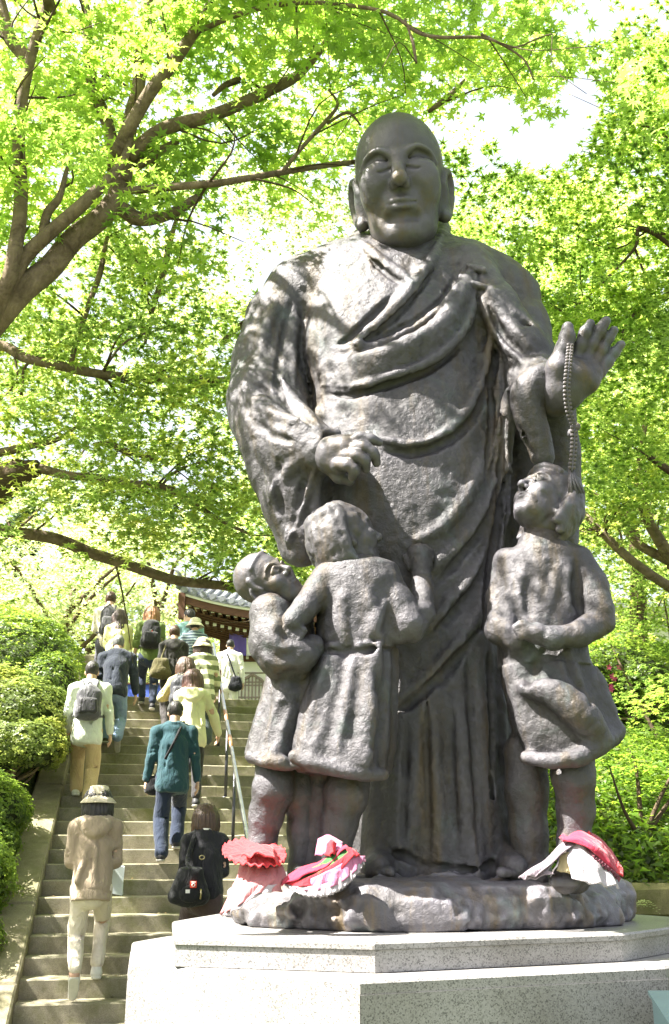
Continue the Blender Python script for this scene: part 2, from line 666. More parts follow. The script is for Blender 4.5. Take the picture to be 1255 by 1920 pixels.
def sculpt_head(g, eyes='closed', kid=False, hair=None, ears=True, calm=True):
    """a head in its own space: face towards -Y, about one unit tall"""
    def both(fn):
        for s in (-1, 1):
            fn(s)
    g.ell((0, 0.05, 0.15), (0.305, 0.365, 0.37))
    g.ell((0, -0.015, -0.17), (0.245 if not kid else .262, 0.295, 0.33), k=0.12)
    g.ell((0, -0.19, -0.42), (0.13, 0.115, 0.085), k=0.10)
    both(lambda s: g.ell((s * 0.150, -0.180, -0.10), (0.115, 0.12, 0.13), k=0.09))
    both(lambda s: g.ell((s * 0.105, -0.10, -0.33), (0.105, 0.13, 0.11), k=0.09))
    g.tube([(0, 0.08, -0.3), (0, 0.12, -0.58 if not kid else -0.40)], [0.18, 0.18 if not kid else .12], k=0.06)
    # sockets, brows, lids
    if kid:
        both(lambda s: g.ell((s * 0.128, -0.412, 0.052), (0.10, .075, 0.046), k=0.09, op='sub'))
    else:
        both(lambda s: g.ell((s * 0.085, -0.375, 0.045), (0.055, 0.055, 0.045), k=0.07, op='sub'))
        both(lambda s: g.tube(spline([(s * 0.07, -0.335, 0.075), (s * 0.14, -0.335, 0.098), (s * 0.215, -0.265, 0.075)], 8), 0.016, k=0.05, op='sub'))
    if kid or True:
      both(lambda s: g.tube(spline([(s * 0.028, -0.312, 0.085), (s * 0.12, -0.315, 0.142), (s * 0.21, -0.245, 0.125), (s * 0.255, -0.185, 0.06)], 10),
                          np.linspace(0.016, 0.008, 10), k=0.05))
    if eyes == 'closed':
        both(lambda s: g.ell((s * 0.128, -0.240, 0.020), (0.100, 0.074, 0.058), k=0.05))
        both(lambda s: g.tube(spline([(s * 0.045, -0.312, 0.008), (s * 0.125, -0.312, -0.016), (s * 0.22, -0.258, 0.006)], 8), 0.0155, k=0.008, op='sub'))
        both(lambda s: g.tube(spline([(s * 0.05, -0.285, 0.062), (s * 0.13, -0.305, 0.088), (s * 0.22, -0.235, 0.06)], 8), 0.009, k=0.015, op='sub'))
        both(lambda s: g.ell((s * 0.15, -0.25, -0.05), (0.10, 0.05, 0.06), k=0.06))
    else:
        both(lambda s: g.ell((s * 0.122, -0.268, 0.03), (0.072, 0.06, 0.048), k=0.012))
        both(lambda s: g.tube(spline([(s * 0.05, -0.302, 0.02), (s * 0.122, -0.325, 0.072), (s * 0.20, -0.262, 0.028)], 8), 0.017, k=0.014))
        both(lambda s: g.tube(spline([(s * 0.05, -0.302, 0.015), (s * 0.122, -0.318, -0.018), (s * 0.20, -0.262, 0.02)], 8), 0.014, k=0.014))
        both(lambda s: g.ell((s * 0.122, -0.338, 0.028), (0.02, 0.02, 0.02), k=0.01, op='sub'))
    # nose
    L = 0.82 if kid else 1.0
    g.tube([(0, -0.30, 0.10), (0, -0.325, 0.02), (0, -0.335 - 0.05 * L, -0.085)], [0.030, 0.034, 0.046], k=0.05)
    g.ell((0, -0.335 - 0.055 * L, -0.10), (0.046, 0.048, 0.042), k=0.035)
    both(lambda s: g.ell((s * 0.048, -0.325, -0.115), (0.036, 0.048, 0.034), k=0.022))
    both(lambda s: g.ell((s * 0.034, -0.375, -0.152), (0.019, 0.026, 0.018), k=0.012, op='sub'))
    # mouth
    w = 0.085 if kid else 0.078
    g.ell((0, -0.235, -0.245), (w + 0.05, 0.06, 0.085), k=0.07)
    g.tube(spline([(-w, -0.288, -0.222), (-w * 0.4, -0.316, -0.216), (0, -0.326, -0.22), (w * 0.4, -0.316, -0.216), (w, -0.288, -0.222)], 10), [0.01, 0.016, 0.018, 0.018, 0.018, 0.018, 0.018, 0.018, 0.016, 0.01], k=0.022)
    g.tube(spline([(-w * 0.85, -0.292, -0.252), (0, -0.312, -0.27), (w * 0.85, -0.292, -0.252)], 8), [0.012, 0.02, 0.024, 0.026, 0.026, 0.024, 0.02, 0.012], k=0.022)
    g.tube(spline([(-w * 1.2, -0.290, -0.232), (-w * 0.4, -0.342, -0.242), (0, -0.348, -0.238), (w * 0.4, -0.342, -0.242), (w * 1.2, -0.290, -0.232)], 10), [.003, .005, .007, .008, .008, .008, .008, .007, .005, .003], k=0.010, op='sub')
    if not kid:
        both(lambda s: g.tube(spline([(s * 0.095, -0.34, -0.12), (s * 0.15, -0.315, -0.19), (s * 0.165, -0.28, -0.29)], 7), 0.022, k=0.05, op='sub'))
        g.tube(spline([(-0.09, -0.285, -0.325), (0, -0.32, -0.318), (0.09, -0.285, -0.325)], 7), 0.02, k=0.05, op='sub')
        g.tube(spline([(-0.15, -0.02, -0.50), (0, -0.13, -0.54), (0.15, -0.02, -0.50)], 9), 0.055, k=0.06)
    if ears:
        for s in (-1, 1):
            zl = -0.25 if not kid else -0.16
            g.tube(spline([(s * 0.285, -0.01, -0.02), (s * 0.312, 0.03, 0.075), (s * 0.336, 0.11, 0.08), (s * 0.340, 0.14, -0.05), (s * 0.312, 0.08, zl + 0.06), (s * 0.285, 0.01, zl)], 14),
                   np.interp(np.linspace(0, 1, 14), [0, 0.5, 0.8, 1], [0.024, 0.03, 0.036, 0.044]), k=0.02)
            g.ell((s * 0.295, 0.07, -0.05), (0.035, 0.09, 0.16), k=0.03)
            g.tube([(s * 0.25, 0.03, -0.05), (s * 0.27, 0.03, zl + 0.03)], [0.06, 0.045], k=0.03)
            g.ell((s * 0.355, 0.045, -0.01), (0.026, 0.035, 0.07), k=0.02, op='sub')
    if hair:
        hair(g)


# ------------------------------------------------------------------ the bronze group
base_c = P(790, 1700, 6.6)
statue = empty('bronze_statue', (base_c[0], 6.6, 1.16), 'huge dark bronze statue of a smiling bald monk with three children on a granite pedestal', 'statue')

YM = 6.8


def robe_fold(a, z):
    # vertical folds of the skirt, strongest at the hem and seen from the front (angle -pi/2)
    t = np.clip((3.6 - z) / 2.2, 0, 1)
    f = 0.020 * np.sin(9 * a + 0.9 * np.sin(z * 1.7)) + 0.012 * np.sin(21 * a + 1.7 + 0.9 * z)
    return t * f * np.clip(1.3 * np.sin(-a) + 0.3, 0, 1)


H = 0.0112
g = Grid((-1.15, 5.25, 1.25), (1.95, 7.75, 6.35), H)
rows = [(448, 690, 820, 6.86, .16), (466, 655, 850, 6.86, .23), (484, 600, 905, 6.85, .32), (510, 556, 955, 6.83, .43), (550, 545, 965, YM, .52),
        (640, 560, 968, YM, .60), (720, 575, 966, YM, .645), (800, 588, 966, YM, .68), (900, 594, 966, YM, .70), (1000, 604, 966, YM, .71),
        (1150, 616, 968, YM, .70), (1300, 620, 968, YM, .70), (1450, 612, 978, YM, .71), (1560, 606, 992, YM, .72), (1625, 606, 1003, YM, .73), (1650, 610, 1003, YM, .73)]
g.loft([px_row(*r) for r in rows], p=2.25, fold=robe_fold)
# shoulders and chest
px_tube(g, [(735, 500, 6.84, 70), (640, 512, 6.80, 56), (563, 548, 6.72, 62)], k=0.14)
px_tube(g, [(770, 500, 6.84, 70), (870, 507, 6.8, 58), (948, 560, 6.75, 58)], k=0.14)
g.ell(P(710, 660, 6.46), (0.50, 0.26, 0.5), k=0.2)
g.ell(P(745, 880, 6.4), (0.62, 0.34, 0.8), k=0.25)
# his right arm (image left): sleeve, elbow, forearm
px_tube(g, [(565, 545, 6.72, 60), (528, 600, 6.70, 64), (505, 680, 6.62, 68), (502, 755, 6.48, 74)], k=0.06, kin=0.05)
px_tube(g, [(502, 755, 6.48, 74), (520, 800, 6.30, 66), (565, 832, 6.10, 54), (604, 848, 5.98, 46)], k=0.07, kin=0.05)
# hanging sleeve
px_tube(g, [(488, 790, 6.40, 52), (512, 880, 6.34, 44), (535, 960, 6.32, 36), (556, 1030, 6.32, 27)], k=0.10, kin=0.06)
px_tube(g, [(560, 840, 6.12, 46), (572, 920, 6.14, 34), (578, 1000, 6.18, 24), (572, 1040, 6.22, 22)], k=0.09, kin=0.06)
px_tube(g, [(520, 830, 6.28, 55), (545, 930, 6.24, 45), (562, 1020, 6.26, 30)], k=0.09, kin=0.05)
# opening of the sleeve round the wrist
px_tube(g, [(648, 826, 5.80, 34), (612, 850, 6.02, 30), (606, 900, 6.1, 20), (600, 990, 6.16, 11)], k=0.03, op='sub')
px_tube(g, spline([(632, 812, 5.98, 9), (604, 816, 5.95, 10), (594, 850, 5.95, 11), (592, 905, 6.02, 10), (590, 985, 6.08, 9)], 14), k=0.03)
# armpit slit
px_tube(g, spline([(573, 515, 6.0, 5), (578, 560, 6.0, 13), (582, 630, 6.02, 15), (580, 700, 6.05, 10), (574, 745, 6.05, 5)], 12), k=0.03, op='sub')
px_tube(g, spline([(573, 525, 6.3, 6), (577, 580, 6.3, 12), (580, 660, 6.3, 12), (578, 735, 6.3, 5)], 12), k=0.04, op='sub')
# his left arm (image right)
px_tube(g, [(945, 560, 6.78, 62), (972, 620, 6.68, 58), (985, 680, 6.50, 56), (992, 715, 6.30, 54)], k=0.09, kin=0.06)
px_tube(g, [(985, 690, 6.45, 56), (1010, 720, 6.15, 48), (1036, 735, 5.95, 36)], k=0.08, kin=0.05)
# cloth thrown over that arm and its hanging sleeve
px_tube(g, [(880, 500, 6.45, 42), (930, 580, 6.30, 44), (985, 650, 6.22, 40), (1022, 672, 6.24, 20)], k=0.10, kin=0.06)
px_tube(g, [(990, 730, 6.30, 48), (998, 830, 6.40, 48), (1000, 940, 6.5, 48), (990, 1060, 6.55, 40)], k=0.08, kin=0.06)
px_tube(g, [(1040, 770, 6.26, 40), (1048, 850, 6.36, 38), (1050, 930, 6.42, 40), (1045, 1010, 6.45, 40)], k=0.07, kin=0.06)
px_tube(g, spline([(1040, 698, 5.96, 15), (1012, 710, 5.90, 25), (988, 740, 5.93, 29), (996, 785, 5.96, 27), (1010, 828, 5.99, 23), (1021, 868, 6.02, 17)], 16), k=0.05, kin=0.03)
px_tube(g, spline([(1012, 705, 5.96, 18), (985, 718, 5.98, 20), (962, 748, 6.08, 18), (950, 800, 6.16, 16), (948, 880, 6.2, 14)], 14), k=0.05)
px_tube(g, spline([(972, 770, 5.94, 5), (984, 810, 5.96, 6), (1000, 850, 5.99, 4)], 8), k=0.015, op='sub')
px_tube(g, spline([(960, 745, 6.0, 9), (962, 830, 6.05, 11), (958, 920, 6.08, 9)], 10), k=0.03, op='sub')
px_tube(g, spline([(1034, 772, 5.95, 10), (1040, 830, 6.02, 12), (1046, 880, 6.05, 10)], 8), k=0.03, op='sub')
px_tube(g, spline([(968, 545, 6.05, 7), (975, 575, 6.05, 13), (985, 605, 6.1, 10), (1000, 625, 6.15, 5)], 8), k=0.03, op='sub')
# collar of the inner robe
px_tube(g, spline([(672, 446, 6.70, 15), (702, 476, 6.50, 18), (742, 504, 6.36, 18), (775, 524, 6.30, 13)], 12), k=0.03)
px_tube(g, spline([(830, 430, 6.78, 16), (820, 462, 6.56, 19), (796, 500, 6.36, 19), (764, 548, 6.22, 16), (720, 600, 6.17, 14), (672, 645, 6.15, 11)], 16), k=0.03)
px_tube(g, [(705, 462, 6.85, 30), (748, 490, 6.70, 30), (810, 458, 6.85, 30)], k=0.05)
Z0, Z1 = 5.3, 7.3


def R(uv, r=0.045, rise=0.03, k=0.05, **kw):
    ridge(g, uv, r * .85, rise, k * .62, Z0, Z1, **kw)


def V(uv, r=0.035, rise=0.03, k=0.04, **kw):
    ridge(g, uv, r * .85, rise, k * .42, Z0, Z1, op='sub', **kw)


# the thick band of the kesa across the chest: raised cloth with a rolled lower edge
for off in (0, 14, 28, 42):
    R([(892 - off * .25, 500 + off * .1), (884 - off * .5, 560 - off * .3), (852 - off * .6, 632 - off * .6), (790 - off * .5, 682 - off * .9), (700 - off * .3, 716 - off * .95), (606, 724 - off)], 0.075, 0.038, 0.06, n=18)
R([(893, 515), (884, 580), (858, 634), (800, 680), (735, 705), (668, 724), (604, 722)], 0.045, 0.045, 0.02, n=20)
V([(884, 600), (862, 648), (805, 694), (735, 720), (668, 740), (610, 738)], 0.035, 0.03, 0.03, n=20)
R([(868, 505), (850, 552), (800, 600), (722, 640), (640, 655)], 0.032, 0.025, 0.02, n=18)
V([(862, 490), (838, 548), (790, 592), (716, 628), (650, 642)], 0.03, 0.02, 0.03, n=16)
V([(742, 545), (700, 590), (655, 632), (636, 646)], 0.035, 0.03, 0.03)
R([(828, 440), (806, 492), (766, 548), (716, 602), (656, 646)], 0.055, 0.04, 0.03, n=20)
V([(812, 508), (776, 556), (728, 606), (668, 650)], 0.03, 0.03, 0.03, n=16)
R([(676, 452), (704, 482), (745, 512), (772, 530)], 0.055, 0.04, 0.03, n=14)
V([(690, 482), (725, 512), (752, 532)], 0.03, 0.024, 0.03)
# second edge of the kesa and its long folds
R([(925, 560), (918, 650), (895, 735), (850, 800), (790, 832), (720, 825), (690, 812)], 0.042, 0.036, 0.035, n=20)
V([(932, 620), (916, 720), (880, 795), (820, 838), (760, 850), (705, 842)], 0.04, 0.024, 0.05, n=18)
R([(945, 640), (930, 780), (890, 900), (830, 985), (760, 1025)], 0.05, 0.03, 0.06, n=18)
R([(948, 800), (925, 920), (880, 1000), (830, 1050), (800, 1080)], 0.05, 0.03, 0.06, n=18)
R([(960, 880), (935, 990), (890, 1075), (830, 1150), (770, 1200)], 0.055, 0.032, 0.06, n=18)
R([(955, 960), (920, 1090), (880, 1180), (820, 1250), (750, 1310)], 0.05, 0.034, 0.05, n=18)
V([(950, 860), (918, 970), (868, 1040), (815, 1100)], 0.04, 0.026, 0.05)
V([(950, 930), (918, 1050), (868, 1130), (800, 1200)], 0.04, 0.026, 0.05)
V([(900, 1180), (845, 1250), (780, 1310), (738, 1335)], 0.045, 0.03, 0.05)
for u, a, b in ((938, 640, 960), (955, 660, 1000), (916, 700, 900)):
    V([(u, a), (u + 6, (a + b) / 2), (u - 8, b)], 0.03, 0.032, 0.03)
V([(944, 900), (930, 1000), (918, 1100), (905, 1180)], 0.045, 0.045, 0.03)
for u, a, b, dx in ((878, 1190, 1610, 22), (918, 1190, 1480, 8), (845, 1300, 1600, 15), (800, 1300, 1620, 6), (765, 1340, 1610, -10)):
    V([(u, a), (u + dx * .4, (a + b) / 2), (u + dx, b)], 0.030, 0.016, 0.05)
    R([(u + 17, a + 30), (u + 17 + dx * .4, (a + b) / 2), (u + 18 + dx, b)], 0.040, 0.012, 0.06)
V([(914, 1445), (917, 1480), (919, 1515)], 0.04, 0.075, 0.015)
# the inner hem, lifted over the feet
V([(690, 1622), (740, 1600), (800, 1622), (880, 1632), (950, 1612), (985, 1625)], 0.035, 0.02, 0.03)
# sleeves
R([(600, 800), (560, 760), (520, 715), (480, 690)], 0.045, 0.03, 0.05)
R([(596, 806), (550, 790), (500, 770), (455, 735)], 0.045, 0.03, 0.05)
V([(585, 800), (548, 770), (505, 735), (470, 715)], 0.035, 0.025, 0.04)
V([(560, 830), (510, 815), (465, 780)], 0.035, 0.022, 0.05)
R([(562, 860), (530, 900), (505, 940)], 0.05, 0.03, 0.06)
R([(590, 880), (570, 940), (545, 1000), (540, 1030)], 0.04, 0.025, 0.04)
V([(575, 880), (556, 950), (535, 1010)], 0.035, 0.028, 0.04)
V([(520, 860), (520, 920), (530, 980)], 0.04, 0.025, 0.05)
R([(520, 560), (500, 620), (485, 680)], 0.05, 0.02, 0.06)
V([(545, 570), (530, 640), (520, 720), (540, 770)], 0.035, 0.022, 0.05)
R([(556, 580), (548, 650), (552, 720)], 0.04, 0.02, 0.05)
R([(905, 520), (950, 600), (1000, 655)], 0.04, 0.02, 0.04)
R([(900, 540), (930, 620), (980, 680)], 0.04, 0.024, 0.04)
V([(910, 560), (945, 630), (990, 668)], 0.03, 0.02, 0.04)
for q in ((895, 503), (897, 535)):
    px_tube(g, [(q[0] - 18, q[1] - 6, 6.22, 4), (q[0] + 8, q[1] + 2, 6.2, 5)], k=0.01)
    s = g.surf([(q[0] - 12, q[1] - 4), (q[0] + 12, q[1] + 4)], Z0, Z1)
    g.tube(s, 0.022, k=0.012)
# his bare feet under the hem
for u, sgn in ((712, -1), (962, 1)):
    px_tube(g, [(u + 10 * -sgn, 1618, 6.3, 36), (u + 4 * sgn, 1628, 6.02, 27)], k=0.03)
    for j in range(5):
        px_tube(g, [(u + sgn * (-20 + 9 * j), 1632, 6.02, 9), (u + sgn * (-20 + 10 * j), 1636, 5.92 + 0.014 * j, 10 - j)], k=0.012)
g.warp_noise(0.005, 5.0, 3, 2)
g.warp_noise(0.0050, 17.0, 5, 3)
g.warp_noise(0.0022, 45.0, 6, 2)
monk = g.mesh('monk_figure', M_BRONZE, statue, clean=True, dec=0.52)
monk['label'] = 'standing monk in a long robe and a folded shoulder sash'


def hand_mesh(name, palm, fingers, parent, h=0.0085, extra=None, mat=None, lo=None, hi=None):
    """palm: list of (u, v, Y, r px) blobs joined; fingers: chains of the same"""
    allq = np.array([q for ch in palm + fingers for q in ch], float)
    p = np.array([P(q[0], q[1], q[2]) for q in allq])
    r = max(q[3] * mpp(q[1], q[2]) for q in allq)
    gg = Grid(p.min(0) - r - 0.03, p.max(0) + r + 0.03, h)
    for ch in palm:
        px_tube(gg, ch, k=0.05, kin=0.05)
    for ch in fingers:
        q = spline(np.array(ch, float), 3 * len(ch))
        px_tube(gg, q, k=0.010, kin=0.0)
        for j in range(1, len(ch) - 1):       # knuckles
            c = ch[j]
            gg.ell(P(c[0], c[1], c[2]), c[3] * 1.08 * mpp(c[1], c[2]), k=0.02)
    if extra:
        extra(gg)
    gg.warp_noise(0.003, 14, 2, 2)
    return gg.mesh(name, mat or M_SMOOTH, parent, dec=0.8)


# raised hand, palm to the viewer
hand_mesh('hand',
          [[(1040, 752, 5.96, 34), (1058, 735, 5.88, 33), (1078, 705, 5.82, 30)],
           [(1058, 735, 5.88, 31), (1100, 715, 5.84, 22), (1116, 700, 5.83, 15)],
           [(1048, 725, 5.86, 27), (1050, 690, 5.79, 24), (1056, 665, 5.78, 18)],
           [(1080, 700, 5.84, 24), (1094, 676, 5.84, 15)],
           [(1095, 705, 5.85, 20), (1108, 686, 5.85, 15)]],
          [[(1050, 684, 5.78, 20), (1058, 654, 5.75, 16), (1064, 632, 5.74, 14), (1065, 614, 5.74, 11.5)],
           [(1080, 674, 5.83, 14), (1088, 648, 5.80, 12), (1098, 624, 5.77, 10.5), (1107, 606, 5.76, 8.5)],
           [(1099, 672, 5.84, 14), (1110, 646, 5.81, 12), (1125, 620, 5.78, 11), (1137, 602, 5.76, 9)],
           [(1115, 680, 5.85, 13.5), (1128, 656, 5.83, 11.5), (1141, 634, 5.81, 10), (1151, 619, 5.79, 8.5)],
           [(1124, 698, 5.85, 13), (1138, 679, 5.85, 11), (1152, 661, 5.84, 9.5), (1164, 646, 5.82, 8)]], monk)
# lowered hand, back to the viewer
hand_mesh('hand',
          [[(600, 856, 5.98, 30), (622, 850, 5.88, 28), (646, 842, 5.82, 23)],
           [(622, 866, 5.88, 24), (636, 874, 5.83, 17)],
           [(640, 836, 5.86, 18), (660, 830, 5.82, 15)]],
          [[(654, 832, 5.82, 13), (676, 822, 5.77, 11.5), (696, 824, 5.76, 10), (711, 829, 5.78, 8)],
           [(654, 842, 5.80, 13), (682, 838, 5.73, 11.5), (700, 850, 5.73, 10), (706, 868, 5.77, 8.5)],
           [(646, 854, 5.79, 13), (668, 854, 5.72, 11.5), (684, 864, 5.72, 10), (687, 880, 5.76, 8.5)],
           [(634, 870, 5.80, 12.5), (652, 872, 5.73, 11), (664, 882, 5.73, 9.5), (661, 895, 5.77, 8)],
           [(622, 878, 5.90, 15), (636, 894, 5.88, 12), (656, 902, 5.88, 9.5)]], monk)

# head
gh = Grid((-0.47, -0.55, -0.80), (0.47, 0.48, 0.60), 0.0095)
sculpt_head(gh)
gh.warp_noise(0.0022, 12, 4, 2)
hm = frame(P(751, 349, 6.42), (-0.10, -0.93, -0.25), roll=math.radians(-3)) @ Matrix.Diagonal((1.09, 1.08, 1.07, 1))
gh.mesh('head', M_SMOOTH, monk, M=hm)

# prayer beads hanging over the raised hand
ico = None


def bead_mesh(r, name='bead'):
    bm = bmesh.new()
    bmesh.ops.create_icosphere(bm, subdivisions=1, radius=r)
    me = bpy.data.meshes.new(name)
    bm.to_mesh(me); bm.free()
    me.polygons.foreach_set('use_smooth', np.ones(len(me.polygons), bool))
    me.materials.append(M_BRONZE)
    return me


def beads():
    q = spline([(1068, 648, 5.70), (1064, 690, 5.67), (1061, 730, 5.69), (1065, 770, 5.75), (1074, 800, 5.80), (1074, 840, 5.83), (1070, 885, 5.86)], 60)
    mb = MB()
    pp = np.array([P(*a) for a in q])
    mb.tube(pp + np.array((0.006, -0.012, 0)), 0.007, 6)
    s = mb.build('prayer_beads', M_BRONZE, monk, True)
    Mi = world_of(monk).inverted()
    bm_ = bead_mesh(0.0145)
    for side in (0, 1):
        L = np.cumsum(np.r_[0, np.linalg.norm(np.diff(pp, axis=0), axis=1)])
        for d in np.arange(0, L[-1], 0.0255):
            c = np.array([np.interp(d, L, pp[:, i]) for i in range(3)]) + np.array((side * 0.024 - 0.008, 0.004 * side - 0.01, 0))
            o = bpy.data.objects.new('bead', bm_)
            COL.objects.link(o)
            o.parent = s
            o.location = Mi @ Vector(c)
    kn = bead_mesh(0.034, 'bead_knot')
    for c in ((1080, 800), (1073, 812)):
        o = bpy.data.objects.new('bead', kn)
        COL.objects.link(o); o.parent = s
        o.location = Mi @ Vector(P(c[0], c[1], 5.84))
    mb = MB()
    for j in range(7):
        a = P(1069 + j, 880, 5.87 - 0.01 * (j % 2))
        mb.tube([a, a + np.array((0.004 * (j - 2), 0, -0.07)), a + np.array((0.012 * (j - 1.5), -0.006, -0.16))], [0.008, 0.011, 0.007], 5)
    mb.build('tassel', M_BRONZE, s, True)


beads()


# ---- the child in the middle, seen from behind
def child_back():
    g = Grid((-0.75, 5.35, 1.3), (0.75, 6.35, 3.75), 0.0095)
    Y = 5.82
    g.loft([px_row(1048, 640, 712, Y, .09), px_row(1062, 606, 745, Y, .15), px_row(1090, 594, 752, Y, .18), px_row(1150, 594, 748, Y, .19), px_row(1205, 592, 742, Y, .19),
            px_row(1222, 600, 738, Y, .18)], p=2.3, k=0.03)
    g.loft([px_row(1214, 602, 736, Y, .19), px_row(1250, 588, 738, Y, .215), px_row(1330, 562, 736, Y, .25), px_row(1400, 545, 732, Y, .275), px_row(1440, 545, 728, Y, .28), px_row(1452, 560, 722, Y, .26)],
           p=2.4, k=0.015, fold=lambda a, z: 0.022 * np.sin(5 * a + 1) + 0.012 * np.sin(11 * a))
    # hem sags to the right, hollow underneath
    px_tube(g, spline([(552, 1418, 5.62, 13), (610, 1436, 5.58, 15), (670, 1448, 5.58, 15), (718, 1452, 5.64, 12)], 12), k=0.03)
    g.ell(P(640, 1490, Y), (0.22, 0.2, 0.11), k=0.03, op='sub')
    # legs
    px_tube(g, [(660, 1430, 5.84, 40), (650, 1490, 5.80, 40), (636, 1545, 5.84, 33), (626, 1600, 5.84, 29), (622, 1640, 5.84, 30)], k=0.03, kin=0.05)
    px_tube(g, [(608, 1430, 5.90, 36), (604, 1500, 5.90, 33), (598, 1560, 5.92, 28), (592, 1640, 5.92, 26)], k=0.03, kin=0.05)
    px_tube(g, [(622, 1636, 5.86, 28), (632, 1650, 5.70, 24)], k=0.04)
    px_tube(g, [(592, 1636, 5.92, 28), (590, 1652, 5.78, 24)], k=0.04)
    # raised right arm with its sleeve
    px_tube(g, [(716, 1086, 5.80, 33), (742, 1128, 5.77, 33), (764, 1170, 5.75, 34)], k=0.03, kin=0.03)
    px_tube(g, [(738, 1140, 5.77, 30), (744, 1188, 5.75, 22)], k=0.03)
    px_tube(g, spline([(700, 1105, 5.60, 6), (716, 1150, 5.60, 8), (722, 1200, 5.62, 6)], 8), k=0.02, op='sub')
    px_tube(g, [(772, 1180, 5.76, 25), (790, 1150, 5.80, 25), (792, 1100, 5.94, 21), (790, 1062, 6.04, 18)], k=0.02, kin=0.02)
    px_tube(g, [(790, 1062, 6.06, 21), (788, 1042, 6.07, 23)], k=0.03)
    for (a, b) in (((776, 1040), (774, 1016)), ((786, 1036), (784, 1009)), ((797, 1038), (796, 1014)), ((806, 1046), (807, 1026))):
        px_tube(g, [(a[0], a[1], 6.06, 9), ((a[0] + b[0]) / 2, (a[1] + b[1]) / 2, 6.08, 8.5), (b[0], b[1], 6.11, 7)], k=0.008)
    px_tube(g, [(772, 1062, 6.06, 10), (762, 1046, 6.08, 8)], k=0.01)
    # left arm laid on the smaller child
    px_tube(g, [(612, 1085, 5.78, 30), (596, 1110, 5.72, 27), (572, 1140, 5.66, 24), (548, 1166, 5.62, 21)], k=0.03, kin=0.02)
    for j in range(4):
        px_tube(g, [(546 + 7 * j, 1168 + 5 * j, 5.61, 9), (532 + 9 * j, 1180 + 7 * j, 5.60, 8), (530 + 10 * j, 1192 + 6 * j, 5.60, 7)], k=0.01)
    Z0, Z1 = 5.3, 6.4
    for uv, r in (([(648, 1100), (640, 1150), (650, 1205)], .03), ([(680, 1095), (700, 1150), (690, 1208)], .03), ([(720, 1130), (705, 1175), (715, 1205)], .03)):
        ridge(g, uv, r, .016, .04, Z0, Z1)
    for uv in ([(622, 1240), (600, 1320), (570, 1400)], [(670, 1235), (665, 1330), (640, 1430)], [(712, 1240), (716, 1340), (700, 1440)]):
        ridge(g, uv, .03, .014, .05, Z0, Z1, op='sub')
    ridge(g, [(598, 1218), (650, 1222), (738, 1216)], .02, .018, .02, Z0, Z1, op='sub')
    g.warp_noise(0.0045, 6, 1, 2)
    g.warp_noise(0.0042, 20, 8, 3)
    o = g.mesh('child_figure', M_BRONZE, statue, clean=True)
    o['label'] = 'child seen from behind reaching up to the robe'

    def hair(q):
        q.ell((0, 0.07, 0.12), (0.36, 0.41, 0.40), k=0.02)
        q.ell((0, 0.20, -0.20), (0.30, 0.30, 0.30), k=0.03)
        for j in range(15):
            a = math.pi * (0.0 + j / 14)
            x, y = 0.36 * math.cos(a), 0.10 + 0.36 * math.sin(a)
            q.tube(spline([(x * .8, y * .8, 0.32), (x, y, 0.05), (x * .98, y * .95, -0.2), (x * .8, y * .82, -0.42 + 0.05 * math.sin(j * 3))], 9), np.linspace(0.09, 0.05, 9), k=0.03)
    gh = Grid((-0.62, -0.62, -0.80), (0.62, 0.78, 0.72), 0.017)
    sculpt_head(gh, kid=True, hair=hair)
    gh.warp_noise(0.016, 5, 3, 2)
    gh.warp_noise(0.010, 16, 3, 2)
    gh.mesh('head', M_SMOOTH, o, M=frame(P(652, 1012, 5.86), (0.92, 0.12, 0.32), roll=math.radians(4), s=0.48))


child_back()


